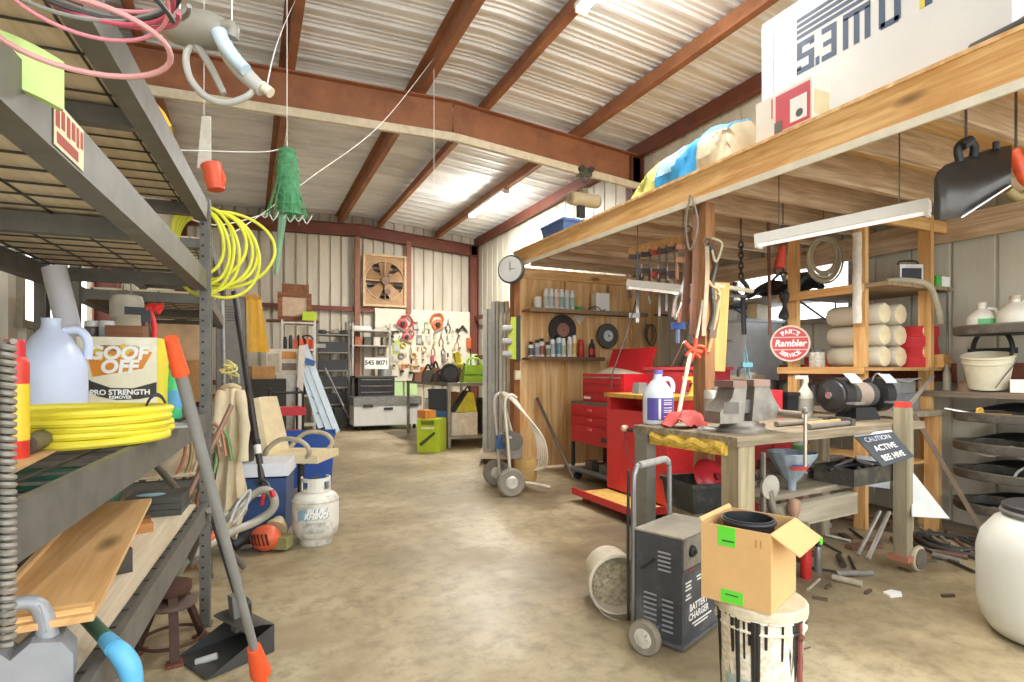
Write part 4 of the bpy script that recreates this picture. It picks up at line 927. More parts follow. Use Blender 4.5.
# black rack with drawers
t, a, b, zs = shelving('drawer_rack', 'black rack of plastic trays between the two pale shelvings', 316, 350, 320, (334, 352, 370, 387, 404, 421), 12.2, mt('#6d6b66', .5, .2), .45, solid=mt('#7f7d76', .5))
for i, z in enumerate(zs[1:5]):
    k = bin_('parts_tray', 'black tray, ' + ordn(i) + ' from the top in the drawer rack', ((a + b) / 2, 12.38, z + .002), b - a - .1, .34, .21, mt('#3a3a3c', .45, 0, .15), 0, 'tray', .95, 'black trays in the drawer rack')
for i in range(3):
    p = V((a + .15 + i * .22, 12.4, zs[0])); MB().ball((0, 0, .05), .1, (1.1, .8, .5)).top('sander', mt(('#4a4640', '#8f877c', '#57504a')[i], .5, 0, .25), ('dark rounded tool at the left', 'grey rounded tool in the middle', 'brown rounded tool at the right')[i] + ' of the drawer rack top board', 'tool', p)
for i in range(2): bin_('floor_bin', ('black', 'dark grey')[i] + ' bin on the floor under the drawer rack', (a + .16 + .29 * i, 11.98, 0), .25, .3, .42, mt(('#2f2e2c', '#45433f')[i], .5), 0, 'bin', .85)
A, Q = W(343, 402, y=11.9), W(337, 366, y=12.0); MB().cyl(W(350, 420, y=11.6), W(325, 368, y=12.0), .018, n=8).top('rusty_rod', GRY, 'grey rod leaning across the drawer rack', 'rod')
# grey shelves
t, a, b, zs = shelving('open_shelf', 'pale grey open shelving beside the white pegboard', 352, 391, 323, (330, 345, 376), 12.25, mt('#b3aca1', .5), .4)
for i, (x, w, h, c, l) in enumerate(((.1, .5, .09, '#c7c2b8', 'flat grey metal pan'), (.62, .5, .07, '#a49c90', 'long grey cover'), (.35, .3, .12, '#6f675d', 'dark tool bag'))):
    MB().box((0, 0, h / 2), (w, .3, h), tp=.8).top(('metal_pan', 'metal_cover', 'tool_bag')[i], mt(c, .5, .2), l + ' on the top board of the pale open shelving', ('pan', 'cover', 'bag')[i], (a + x + .1, 12.45, zs[0] + (.0 if i < 2 else 0)), bev=.02) if i < 2 else None
for i in range(4):
    MB().box((0, 0, .09), (.14, .18, .18)).top('parts_box', mt(('#a85f3f', '#5f5a52', '#cfc8b8', '#8b8474')[i], .6), ('rust red', 'dark grey', 'cream', 'drab')[i] + ' small box on the middle board of the pale open shelving', 'box', (a + .15 + .2 * i, 12.45, zs[1]), bev=.01)
t = T('phone_sign', 'white sign reading 545 8071 standing on the black tool chest', 'sign', (W(377, y=11.9).x, 11.95, W(377, 369, y=11.9).z), 0)
MB().bx((-.25, -.008, 0), (.25, .008, .24)).o('panel', PLA, t, .004); letter(t, '545 8071', .13, BLK, front(0, -.0095, .13), .004)
# tool chest and white chest
x0, x1 = W(357, y=11.95).x, W(393, y=11.95).x; zt = W(375, 376, y=11.95).z
t = T('tool_chest', 'black tool chest with silver trimmed drawers against the back wall', 'chest', ((x0 + x1) / 2, 12.02, 0)); w = x1 - x0
MB().bx((-w / 2, -.22, .04), (w / 2, .2, zt - .03)).o('cabinet', DM, t, .006); MB().bx((-w / 2 - .06, -.24, zt - .03), (w / 2 + .06, .21, zt)).o('worktop', mt('#5b5a57', .5), t, .004)
for i in range(4):
    z = zt - .12 - i * .13; d = MB().bx((-w / 2 + .04, -.232, z - .05), (w / 2 - .04, -.22, z + .055)).o('drawer', mt('#2f2f31', .4), t, .003); MB().bx((-w / 2 + .05, -.25, z + .035), (w / 2 - .05, -.232, z + .055)).o('pull', CHR, d, .003)
MB().lathe([(.15, 0), (.15, .22), (.14, .23)], (W(386, y=12).x, 12.1, zt), 24).top('steel_pot', mt('#a8aeab', .3, .7, .1), 'grey steel pot on the right end of the black tool chest', 'pot')
x0, x1 = W(354, y=11.2).x, W(421, y=11.2).x; zt = W(385, 397, y=11.2).z
t = T('tool_box', 'long white steel chest with checker plate lid on castors', 'chest', ((x0 + x1) / 2, 11.48, 0)); w = x1 - x0
MB().bx((-w / 2, -.28, .1), (w / 2, .28, zt - .17)).o('body', mt('#dcdbd6', .45, 0, .06), t, .01)
MB().bx((-w / 2 - .01, -.29, zt - .17), (w / 2 + .01, .29, zt)).o('lid', mt('#9b9c98', .35, .7, .35, 40, .8), t, .012)
for x in (-.3, .38): MB().bx((x * w - .1, -.296, zt - .2), (x * w + .1, -.281, zt - .14)).o('latch', DGR, t, .004)
MB().bx((-.09, -.296, zt - .26), (.09, -.281, zt - .21)).o('handle', DGR, t, .004)
for x in (-1, 1):
    for d in (-.2, .2): MB().cyl((x * (w / 2 - .12) - .02, d, .05), (x * (w / 2 - .12) + .02, d, .05), .05, n=14).o('castor', BLK, t)
# green panels
for i, (p0, p1) in enumerate(((396, 406), (408, 421))):
    MB().bx((W(p0, y=12.0).x, 12.3, 0), (W(p1, y=12.0).x, 12.33, W(p0, 382, y=12.3).z)).top('green_board', mt('#bfe0a0', .6, 0, .06), ('narrow' , 'wide')[i] + ' pale green panel standing behind the white steel chest', 'panel')
# exhaust fan
x0, x1 = W(362.6, y=YB - .15).x, W(405.8, y=YB - .15).x; z0, z1 = W(384, 307, y=YB - .15).z, W(384, 255, y=YB - .15).z
t = T('exhaust_fan', 'large square exhaust fan mounted high on the back wall', 'fan', ((x0 + x1) / 2, YB - .15, (z0 + z1) / 2)); h = (z1 - z0) / 2; w = (x1 - x0) / 2; r = min(w, h) * .9
FM = mt('#b08a62', .6, .1, .15)
mb = MB(); n = 32; ring = []
vs = [(math.cos(2 * pi * i / n) * r, -.02, math.sin(2 * pi * i / n) * r) for i in range(n)]
def sqp(i):
    c, s = math.cos(2 * pi * i / n), math.sin(2 * pi * i / n); k = 1 / max(abs(c), abs(s)); return (c * k * w, -.02, s * k * h)
vs += [sqp(i) for i in range(n)]; vs += [(x, .04, z) for x, y, z in vs[:n]]
mb.poly(vs, [(i, (i + 1) % n, n + (i + 1) % n, n + i) for i in range(n)] + [(i, (i + 1) % n, 2 * n + (i + 1) % n, 2 * n + i) for i in range(n)])
mb.o('face_plate', FM, t)
mb = MB(); q = .05; mb.box((0, -.02, h - q / 2), (2 * w, .09, q)); mb.box((0, -.02, -h + q / 2), (2 * w, .09, q)); mb.box((-w + q / 2, -.02, 0), (q, .09, 2 * h - 2 * q)); mb.box((w - q / 2, -.02, 0), (q, .09, 2 * h - 2 * q)); mb.o('frame', mt('#d2b48c', .6), t, .004)
MB().torus((0, -.03, 0), r, .012, (pi / 2, 0, 0), 36).o('ring', mt('#c9ad86', .5), t)
for i in range(5):
    a_ = 2 * pi * i / 5 + .3
    MB().sheet(lambda u, v: ((.07 + (r * .86) * u) * math.cos(a_) - (v - .5) * (.12 + .2 * u) * math.sin(a_), -.005 + .05 * (v - .5), (.07 + (r * .86) * u) * math.sin(a_) + (v - .5) * (.12 + .2 * u) * math.cos(a_)), 6, 4, .006).o('blade', mt('#9a7550', .5, .2), t)
MB().cyl((0, -.1, 0), (0, .02, 0), .09, n=18).o('motor', mt('#6f4c36', .5), t); MB().cyl((.05, -.1, -.25), (.05, 0, -.25), .07, n=16).o('belt_motor', mt('#6b4a38', .5), t)
mb = MB()
for i in range(9): z = -h + .12 + i * (2 * h - .24) / 8; mb.box((0, .075, z), (2 * w - .14, .012, .06), (R(35), 0, 0))
mb.o('louvres', mt('#4b382c', .6), t)
mb = MB()
for a_ in (0, pi / 2): mb.cyl((-math.cos(a_) * r, -.05, -math.sin(a_) * r), (math.cos(a_) * r, -.05, math.sin(a_) * r), .01, n=8)
mb.o('bracing', mt('#c9ad86', .5), t)
# pegboard
x0, x1 = W(375, y=YB - .14).x, 4.86; zt = W(400, 309, y=YB - .14).z
MB().bx((x0, YB - .15, .95), (x1, YB - .128, zt)).top('pegboard', mt('#e4dcca', .6, 0, .05), 'large white board of hanging tools on the back wall', 'board')
yy = YB - .152
def peg(px, py): p = W(px, py, y=yy); return V((p.x, yy, p.z))
def i_saw(l, c, p, s, rot):
    t = T('circular_saw', l, 'saw', p, 0, 'tools on the white pegboard', (0, rot, 0))
    MB().lathe([(.001, 0), (.11 * s, 0), (.11 * s, .05), (.05 * s, .07)], (0, 0, 0), 22, (pi / 2, 0, 0)).o('blade_guard', c, t); MB().tube([(-.1 * s, -.06, .1 * s), (0, -.07, .2 * s), (.15 * s, -.07, .15 * s), (.14 * s, -.06, .02)], .022 * s, 8, 5).o('handle', c, t)
    MB().box((.02, -.03, -.1 * s), (.3 * s, .06, .02)).o('base_plate', STL, t); MB().lathe([(.001, 0), (.05 * s, 0), (.045 * s, .06)], (0, -.07, 0), 14, (pi / 2, 0, 0)).o('motor', BLK, t)
def i_pack(l, c, p, s, rot):
    t = T('blister_pack', l, 'packet', p, 0, 'tools on the white pegboard', (0, rot, 0)); MB().box((0, -.008, 0), (.12 * s, .008, .2 * s)).o('card', c, t); MB().box((0, -.022, -.02), (.08 * s, .02, .11 * s)).o('blister', LGR, t, .006); MB().cyl((0, 0, .09 * s), (0, -.06, .09 * s), .004, n=6).o('hook', STL, t)
def i_plier(l, c, p, s, rot):
    t = T('pliers', l, 'pliers', p + V((0, .012, 0)), 0, 'tools on the white pegboard', (0, rot, 0))
    for k in (-1, 1): MB().tube([(k * .01, -.02, .0), (k * .045 * s, -.025, -.08 * s), (k * .03 * s, -.025, -.18 * s)], .013 * s, 8, 4).o('grip', c, t)
    MB().box((0, -.02, .05 * s), (.035 * s, .02, .11 * s), tp=.4).o('jaws', DST, t, .004)
def i_roll(l, c, p, s, rot):
    t = T('tape_roll', l, 'tape', p, 0, 'tools on the white pegboard', (0, rot, 0)); MB().torus((0, -.03, 0), .06 * s, .022 * s, (pi / 2, 0, 0), 20).o('roll', c, t); MB().cyl((0, 0, .045 * s), (0, -.08, .05 * s), .005, n=6).o('hook', STL, t)
def i_bot(l, c, p, s, rot): can('bottle', l, (p.x, p.y - .04 * s - .001, p.z - .1 * s), .04 * s, .18 * s, c, WHT, group='tools on the white pegboard', cat='bottle', capr=.5)
def i_drill(l, c, p, s, rot):
    t = T('power_drill', l, 'drill', p, 0, 'tools on the white pegboard', (0, rot, 0)); MB().cyl((0, .002, 0), (0, -.05, 0), .006, n=6).o('hook', STL, t); MB().cyl((-.08 * s, -.05, 0), (.1 * s, -.05, 0), .04 * s, .03 * s, 14).o('body', c, t); MB().cyl((.1 * s, -.05, 0), (.16 * s, -.05, 0), .022 * s, .012 * s, 10).o('chuck', BLK, t)
    MB().box((-.05 * s, -.05, -.09 * s), (.05 * s, .05, .15 * s), (0, R(12), 0)).o('grip', c, t, .01); MB().box((-.07 * s, -.05, -.18 * s), (.1 * s, .07, .06 * s)).o('battery', BLK, t, .008)
CN = {'red': '#b83a36', 'orange': '#d9703c', 'yellow': '#d8c04a', 'green': '#93b06a', 'brown': '#8f6543', 'dark': '#3d3832', 'cream': '#d8ccb0', 'tan': '#c29c62', 'pink': '#c9646a', 'grey': '#8d8a84', 'lime': '#b5c95a'}
items = [(i_saw, 'red', 402, 324, 1.25, .6), (i_saw, 'orange', 437, 325, 1.35, -.5), (i_pack, 'brown', 415, 326, 1.1, 0), (i_pack, 'tan', 419, 326, 1.5, 0), (i_pack, 'green', 426, 326, 1, 0), (i_plier, 'dark', 448, 324, 1.5, 0), (i_drill, 'dark', 463, 328, 1.4, .8),
  (i_drill, 'dark', 395, 331, 1.3, .2), (i_saw, 'pink', 406, 337, 1.0, .3), (i_pack, 'lime', 396, 347, 1.7, 0), (i_pack, 'grey', 419, 340, 1.3, 0), (i_pack, 'cream', 428, 338, 1.3, 0), (i_pack, 'tan', 434, 338, 1.4, .2), (i_plier, 'brown', 441, 338, 1.4, 0), (i_plier, 'dark', 447, 340, 1.5, 0), (i_plier, 'tan', 457, 342, 1.4, .1), (i_bot, 'orange', 468, 343, 1.6, 0),
  (i_pack, 'brown', 381, 350, 1.4, 0), (i_bot, 'yellow', 417, 345, 1.2, 0), (i_roll, 'yellow', 403, 345, 1.1, 0), (i_roll, 'cream', 424, 349, 1.2, 0), (i_plier, 'brown', 433, 348, 1.2, 0), (i_plier, 'red', 438, 348, 1.2, 0), (i_plier, 'dark', 443, 349, 1.2, 0), (i_plier, 'brown', 449, 350, 1.2, 0), (i_plier, 'dark', 462, 346, 1.6, 0),
  (i_pack, 'cream', 394, 358, 1.2, 0), (i_roll, 'grey', 401, 356, 1.2, 0), (i_pack, 'green', 407, 355, 1.1, 0), (i_roll, 'tan', 413, 356, 1.3, 0), (i_pack, 'yellow', 424, 356, 1.4, 0), (i_bot, 'pink', 432, 359, 1.2, 0), (i_pack, 'red', 437, 358, 1.1, 0), (i_bot, 'grey', 443, 358, 1.3, 0),
  (i_drill, 'orange', 404, 365, 1.3, 0), (i_drill, 'tan', 413, 366, 1.4, 0), (i_drill, 'orange', 423, 368, 1.3, 0), (i_roll, 'dark', 432, 367, 1.2, 0)] + [(rnd.choice((i_pack, i_pack, i_roll, i_bot, i_plier)), rnd.choice(('cream', 'tan', 'brown', 'grey', 'dark', 'yellow')), px_ + rnd.uniform(-1, 1), py_, rnd.uniform(.5, .62), 0) for py_ in (331, 337, 343, 349, 355, 361, 367) for px_ in range(393, 464, 6)]
kn = {i_saw: 'circular saw', i_pack: 'packet', i_plier: 'pair of pliers', i_roll: 'tape roll', i_bot: 'bottle', i_drill: 'power drill'}
seen = {}; put = []
for f, c, px, py, s, rot in items:
    if any((px - q[0]) ** 2 + ((py - q[1]) * .9) ** 2 < (42 if (f, c, px, py, s, rot) in items[:38] else 21) for q in put): continue
    put.append((px, py)); s *= .62 if f is i_drill else .8 if f in (i_plier, i_roll) else .9
    side = 'left' if px < 410 else 'middle' if px < 438 else 'right'; row = 'top' if py < 331 else 'upper middle' if py < 344 else 'lower middle' if py < 354 else 'bottom'
    l = '%s %s in the %s row at the %s of the white pegboard' % (c, kn[f], row, side); k = seen.get(l, 0); seen[l] = k + 1
    if k: l = l.replace('%s %s in' % (c, kn[f]), '%s %s %s from left, in' % (ordn(k), c, kn[f].replace('pair of ', '')))
    l = l.replace('of the white pegboard', 'of the pegboard').replace(' row at the ', ' row, ').replace(', from left, at the', ',')
    f(l, mt(CN[c], .5, 0, .15), peg(px, py), s, rot)
MB().sheet(lambda u, v: peg(466 + 11 * u, 354 + 26 * v) + V((0, -.03, 0)), 2, 2, .004).top('green_card', mt('#cfe0b4', .6), 'pale green card hanging at the right end of the pegboard', 'card')
# workbench along the right
tz = 1.0; x0, x1, y0, y1 = 2.75, 3.9, 8.2, 10.7
t = T('work_table', 'grey steel table with a lower shelf along the right side at the back', 'table')
MB().bx((x0, y0, tz - .05), (x1, y1, tz)).o('tabletop', mt('#8b8a80', .5, .2), t, .004); MB().bx((x0 + .05, y0 + .03, .13), (x1, y0 + 1.2, .17)).o('lower_shelf', mt('#a9a294', .5), t, .004)
for x in (x0 + .03, x1 - .03):
    for y in (y0 + .03, y1 - .03): MB().box((x, y, (tz - .05) / 2), (.05, .05, tz - .05)).o('leg', mt('#9d9a8f', .5, .2), t)
p = W(431, 449, z=0); t = carton('lime_carton', 'lime green tool carton standing on the floor before the table', (2.47, 8.1, 0), .34, .36, .48, LIM, R(-35), tape=False)
mb = MB(); mb.xz([(-.13, .12), (.1, .3), (.12, .27), (-.1, .08)], -.2015, -.2003); mb.o('tool_picture', mt('#4b4f2a', .6), t)
MB().bx((-.1, -.2015, .4), (.1, -.2003, .46)).o('title_panel', mt('#6d7a24', .6), t); MB().bx((-.1815, -.12, .12), (-.18, .12, .3)).o('side_picture', mt('#6c6a2a', .6), t)
MB().bx((-.1, -.2015, .33), (.1, -.2003, .37)).o('text_panel', mt('#e8eaa8', .6), t)
carton('orange_bag', 'crumpled orange package lying on the lime green carton', (2.4, 8.14, .4812), .2, .2, .12, mt('#d98a45', .7), R(20), tape=False)
carton('grey_box', 'plain grey box hidden under the flat blue box', (2.68, 8.45, 0), .3, .28, .48, GRY, R(-10), tape=False)
t = bin_('power_tool_case', 'black tool case standing on a blue box beside the orange package', (2.68, 8.45, .5805), .3, .28, .32, BLK, R(-20), 'case', .95); carton('blue_box', 'flat blue box between the lime carton and the black case', (2.68, 8.45, .4805), .32, .3, .095, mt('#2f5d8c', .5), R(-20), tape=False)
carton('white_carton', 'white printed carton on the lower shelf of the steel table', (3.08, 8.45, .1715), .42, .3, .36, mt('#e9e3d6', .6), R(-6)); 
t = T('tool_bag', 'yellow and black sloped bag on the white carton under the table', 'bag', (3.1, 8.45, .535), R(-6))
MB().xz([(-.2, 0), (.2, 0), (.14, .3), (.05, .32)], -.1, .1).o('body', mt('#d6cf3a', .5), t, .015); MB().xz([(-.22, 0), (-.16, 0), (.06, .33), (.02, .34)], -.105, .105).o('edge', BLK, t, .005); MB().tube([(.0, 0, .3), (.07, 0, .4), (.12, 0, .3)], .012, 8, 4).o('handle', BLK, t)
t = T('keg', 'black ribbed drum on the lower shelf at the right of the white carton', 'drum', (3.52, 8.5, .1715)); MB().lathe([(.17, 0), (.18, .02), (.18, .1), (.19, .11), (.18, .13), (.18, .26), (.19, .27), (.18, .29), (.18, .4), (.19, .41), (.18, .43), (.18, .54), (.16, .56)], n=28).o('drum_body', mt('#38383a', .45, 0, .2), t); MB().torus((0, 0, .56), .165, .014).o('rim', DGR, t)
# on the table
can('paint_tin', 'pale blue tin under the table beside the drum', (3.4, 9.0, .1715), .12, .5, mt('#aebfd6', .4), None, cat='tin', dome=False)
can('paper_bin', 'white tall bin under the far half of the table', (3.0, 9.7, 0), .17, .7, mt('#d6d3cf', .4), None, cat='bin', dome=False)
carton('brown_case', 'brown upright box at the middle under the table', (3.3, 9.75, 0), .3, .3, .8, mt('#a77a52', .7), tape=False)
t = T('yellow_drill', 'yellow and black cordless drill on the steel table', 'drill', (W(456, y=8.6).x, 8.6, tz), R(10)); YT = mt('#d8c63a', .45)
MB().cyl((-.12, 0, .26), (.12, 0, .29), .06, .045, 14).o('body', YT, t); MB().box((-.06, 0, .14), (.07, .07, .24), (0, R(10), 0)).o('grip', YT, t, .015); MB().box((-.07, 0, .035), (.16, .12, .07)).o('battery', BLK, t, .012); MB().box((.02, 0, .4), (.09, .07, .18), (0, R(-15), 0)).o('light_head', YT, t, .015)
t = T('shop_fan', 'round black blower on the steel table before the yellow drill', 'blower', (W(451, y=8.4).x, 8.45, tz)); MB().torus((0, 0, .15), .13, .03, (pi / 2, 0, 0)).o('ring', BLK, t); MB().cyl((0, -.03, .15), (0, .05, .15), .11, n=20).o('grille', DGR, t); MB().box((0, 0, .015), (.18, .14, .03)).o('base', BLK, t)
t = T('lime_tool_bag', 'bright lime tool bag at the right end of the steel table', 'bag', (W(474, y=8.5).x, 8.5, tz), R(-5)); LG = mt('#9fd23c', .55)
MB().box((0, 0, .14), (.42, .24, .28), tp=.8).o('body', LG, t, .04); MB().tube([(-.12, 0, .26), (-.08, 0, .38), (.08, 0, .38), (.12, 0, .26)], .016, 8, 5).o('handle', LG, t); MB().box((0, -.122, .12), (.38, .01, .03)).o('band', mt('#6f9a2a', .6), t)
for i, (px, w, h, c, n, l) in enumerate(((441, .32, .14, '#4a3b34', 'belt_sander', 'dark brown belt sander'), (428, .2, .2, '#5b574f', 'grease_gun', 'grey squat tool'), (418, .16, .24, '#8a5a3a', 'nail_gun', 'rusty brown upright tool'), (463, .24, .22, '#6a2f28', 'maroon_tool', 'maroon power tool'))):
    t = T(n, l + ' on the steel table among the tools', 'tool', (2.9, 9.3, tz) if i == 2 else (W(px, y=8.8 + .3 * (i % 2)).x, 8.8 + .3 * (i % 2), tz)); MB().box((0, 0, h / 2), (w, .16, h), tp=.75).o('body', mt(c, .5), t, .025); MB().tube([(-w * .3, 0, h * .9), (0, 0, h * 1.45), (w * .35, 0, h * .9)], .018, 8, 4).o('handle', BLK, t)
for i, (px, c) in enumerate(((402, '#7a4a38'), (410, '#3c3a3a'), (395, '#b98e5a'))): MB().box((0, 0, .08), (.2, .2, .16), tp=.8).top('parts_box', mt(c, .6), ('reddish brown', 'black', 'tan')[i] + ' squat box on the far end of the steel table', 'box', (max(2.85, W(px, y=10.2).x + .25), 10.2 + .1 * i, tz) if i < 1 else (2.85 + .28 * i, 10.3 + .06 * i, tz), bev=.02)
# tall steel sheets at the end of the partition
SH = mt('#a7a499', .4, .4, .15); 
for i, (px, w, h, y, l) in enumerate(((493, .14, 1.9, 6.95, 'leftmost tall grey roofing sheet leaning beside the partition'), (500, .12, 1.98, 6.75, 'middle tall grey roofing sheet leaning beside the partition'), (507, .1, 1.8, 6.5, 'rightmost tall grey roofing sheet leaning beside the partition'))):
    x = W(px, y=y).x; mb = MB(); pr = [(-w, 0), (-w * .6, 0), (-w * .45, -.03), (-w * .2, -.03), (-w * .05, 0), (w * .4, 0), (w * .55, -.03), (w * .8, -.03), (w, 0)]
    vs = [(px_, d + k, z) for k in (0, .003) for px_, d in pr for z in (0, h)]; N = len(pr) * 2
    mb.poly(vs, [(j * 2, j * 2 + 2, j * 2 + 3, j * 2 + 1) for j in range(len(pr) - 1)] + [(N + j * 2 + 1, N + j * 2 + 3, N + j * 2 + 2, N + j * 2) for j in range(len(pr) - 1)])
    mb.top('roofing_sheet', mt(('#b3b0a5', '#9d9a90', '#a9a596')[i], .4, .35, .15), l, 'sheet', (x, y, .132), rot=(R(-2), 0, FACE))
t = T('sheet_dolly', 'pale low wooden dolly under the grey roofing sheets', 'dolly', (3.02, 6.72, 0), FACE); MB().box((0, 0, .105), (.6, .62, .05)).o('deck', mt('#c9bda6', .7), t, .006)
for x in (-.24, .24):
    for y in (-.18, .18): MB().cyl((x - .015, y, .04), (x + .015, y, .04), .04, n=12).o('castor', DGR, t)
x = W(487, y=6.85).x; MB().box((x, 6.62, .5), (.03, .03, .9)).top('yellow_strip', mt('#d5d36a', .5), 'narrow yellow strip standing before the grey roofing sheets', 'strip') if 0 else None
# lime green hook board and clock on the partition post
p = W(507, 338, y=PYW - .12); t = T('cord_reel', 'lime green hook board on the partition post with hanging cans', 'rack', (p.x + .115, PYW - .082, W(507, 360, y=PYW - .1).z), FACE); h = W(507, 316, y=PYW - .1).z - W(507, 360, y=PYW - .1).z
MB().xz([(-.07, .02), (.06, 0), (.075, h * .5), (.07, h), (-.04, h * .98), (-.05, h * .8), (-.02, h * .7), (-.075, h * .55), (-.04, h * .4), (-.075, h * .25)], -.02, .02).o('board', mt('#c3d437', .5, 0, .1), t, .008)
MB().box((.045, .005, h * .5), (.05, .07, h * 1.04)).o('frame', BLK, t, .01)
for i in range(3): MB().cyl((-.14, -.03, .07 + i * .15), (-.03, -.03, .07 + i * .15), .035, n=14).o('hook_cap', LGR, t)
p = W(510, 270, y=PYW - .1); t = T('round_clock', 'round silver clock face on the end of the loft beam', 'clock', (p.x + .02, PYW - .12, p.z), FACE + R(-25))
MB().lathe([(.001, 0), (.16, 0), (.165, .01), (.165, .05), (.15, .06)], (0, 0, 0), 32, (pi / 2, 0, 0)).o('case', mt('#4c4b47', .4, .3), t); MB().lathe([(.001, .061), (.145, .0605)], (0, 0, 0), 32, (pi / 2, 0, 0)).o('dial', mt('#d7d8d4', .3, .2, .06), t)
mb = MB(); mb.box((0, -.064, .03), (.006, .003, .1)); mb.o('minute_hand', BLK, t); MB().box((.03, -.064, 0), (.07, .003, .007)).o('hour_hand', BLK, t)
t = T('power_socket', 'cream socket box on the partition post', 'socket', (2.855, PYW - .052, W(515, 375, y=PYW).z)); MB().box((0, -.02, 0), (.07, .04, .11)).o('box', mt('#d9cba0', .5), t, .006); MB().box((0, -.042, 0), (.04, .004, .07)).o('cover', CRM, t)
# ================= PARTITION SHELVES =================
y0 = PYW - .13
s1 = W(600, 313, y=y0).z; s2 = W(560, 358, y=y0).z
SHW = wood('#a8764a', '#7d5333', 0)
t = T('mounted_shelf', 'long upper wooden shelf on the plywood partition', 'shelf', (0, 0, 0)); MB().bx((2.93, y0 - .12, s1 - .025), (4.62, PYW - .041, s1)).o('shelf_board', SHW, t, .003); MB().bx((2.93, y0 - .135, s1 - .035), (4.62, y0 - .12, s1 + .012)).o('lip', mt('#8f7a5c', .6), t)
t = T('mounted_shelf', 'short lower wooden shelf on the plywood partition', 'shelf', (0, 0, 0)); MB().bx((2.93, y0 - .12, s2 - .025), (3.96, PYW - .041, s2)).o('shelf_board', SHW, t, .003); MB().bx((2.93, y0 - .135, s2 - .035), (3.96, y0 - .12, s2 + .012)).o('lip', mt('#6d5138', .6), t)
for i in range(6):
    px = 546 + i * 5.2; can('spray_can', 'white spray can, %s from the left on the upper partition shelf' % ordn(i), (W(px, y=y0).x, y0, s1), .034, .22, mt(('#e6e3da', '#dfe3e4', '#e9dfc6', '#e4e6e2', '#d8dedb', '#e9e9e4')[i], .4), WHT, group='spray cans on the upper partition shelf', band=mt(('#c7cdb6', '#b9c4cc', '#d9b9a2', '#9fb4ae', '#c9cfd2', '#a9c4a6')[i], .4))
can('glass_jar', 'clear white jar leftmost on the upper partition shelf', (W(537, y=y0).x, y0 - .02, s1), .05, .13, mt('#d9d6cc', .25), WHT, capr=.9, caph=.02, cat='jar')
can('tape_roll', 'small green tub beside the white spray cans on the upper shelf', (W(579, y=y0).x, y0, s1), .05, .06, mt('#57b86a', .4), None, cat='tub', dome=False)
carton('white_box', 'white carton standing on the upper partition shelf', (W(600, y=y0).x, y0 - .01, s1), .19, .12, .24, PLA, R(-4), tape=False)
t = T('coiled_wire', 'loose black wire lying before the white carton on the upper shelf', 'wire', (W(592, y=y0).x, y0 - .08, s1 + .006)); MB().tube([(-.12, 0, .0), (-.05, .02, .05), (.02, 0, .06), (.08, -.02, .01), (.14, .0, .03)], .006, 6, 5).o('strand', BLK, t)
for i in range(9):
    px = 531 + i * 5.4; h = .15 if i < 4 else .2
    can('spray_can', ('white can with black cap' if i < 4 else 'pale can with black cap' if i < 6 else 'cream can') + ', %s from the left on the lower partition shelf' % ordn(i), (W(px, y=y0).x, y0 - .02 * (i % 2), s2), .033, h + .02 * (i % 3), mt(('#e2e0da', '#cfd0d2', '#e6e2d8', '#dcd6c4', '#dfe2e2', '#cfd6d6', '#e8e6de', '#dfe0da', '#e6d9a2')[i], .4), BLK if i < 6 else PLA, group='spray cans on the lower partition shelf', band=mt(('#55585c', '#8f9298', '#9a4a44', '#7f8a6a', '#aab6ba', '#6f8f98', '#b9c4a2', '#c9c4b0', '#d8b45a')[i], .4))
can('spray_can', 'red spray can right of the cream cans on the lower partition shelf', (W(581, y=y0).x, y0, s2), .04, .19, mt('#c43a36', .35), RED)
squeeze('bottle', 'black bottle with red label at the right end of the lower shelf', (W(592, y=y0).x, y0, s2), .09, .24, BLK, BLK, 0, lab=RED)
def disc(label, px, py, r, y, mat, hub):
    p = W(px, py, y=y); t = T('grinding_disc', label, 'disc', p, 0)
    MB().lathe([(r * .2, 0), (r, 0), (r, .02), (r * .98, .03), (r * .2, .03)], (0, 0, 0), 30, (pi / 2, 0, 0)).o('disc', mat, t)
    MB().lathe([(.001, .031), (r * .45, .031), (r * .45, .033), (.001, .034)], (0, 0, 0), 24, (pi / 2, 0, 0)).o('paper_label', hub, t); MB().cyl((0, .06, 0), (0, -.05, 0), .012, n=10).o('nail', DST, t)
disc('black abrasive disc with reddish centre hung behind the spray cans', 562, 330, .19, PYW - .045, mt('#37322e', .7, 0, .15), mt('#9a6a5a', .5))
disc('grey abrasive wheel with pale centre hung left of the red lid', 607, 336, .16, PYW - .045, mt('#5b5750', .7, 0, .12), mt('#cfd3d8', .4))
MB().poly([(W(575, 315, y=PYW - .02).x, PYW - .012, W(575, 315, y=PYW).z)] * 0 or [(3.65, PYW - .012, s1 - .03), (3.85, PYW - .012, s1 - .03), (3.75, PYW - .012, s1 - .15), (3.65, PYW - .004, s1 - .03), (3.85, PYW - .004, s1 - .03), (3.75, PYW - .004, s1 - .15)], [(0, 1, 2), (5, 4, 3), (0, 3, 4, 1), (1, 4, 5, 2), (2, 5, 3, 0)]).top('cardboard_scrap', mt('#d8cfbd', .7), 'pale triangular scrap pinned under the upper partition shelf', 'cardboard')
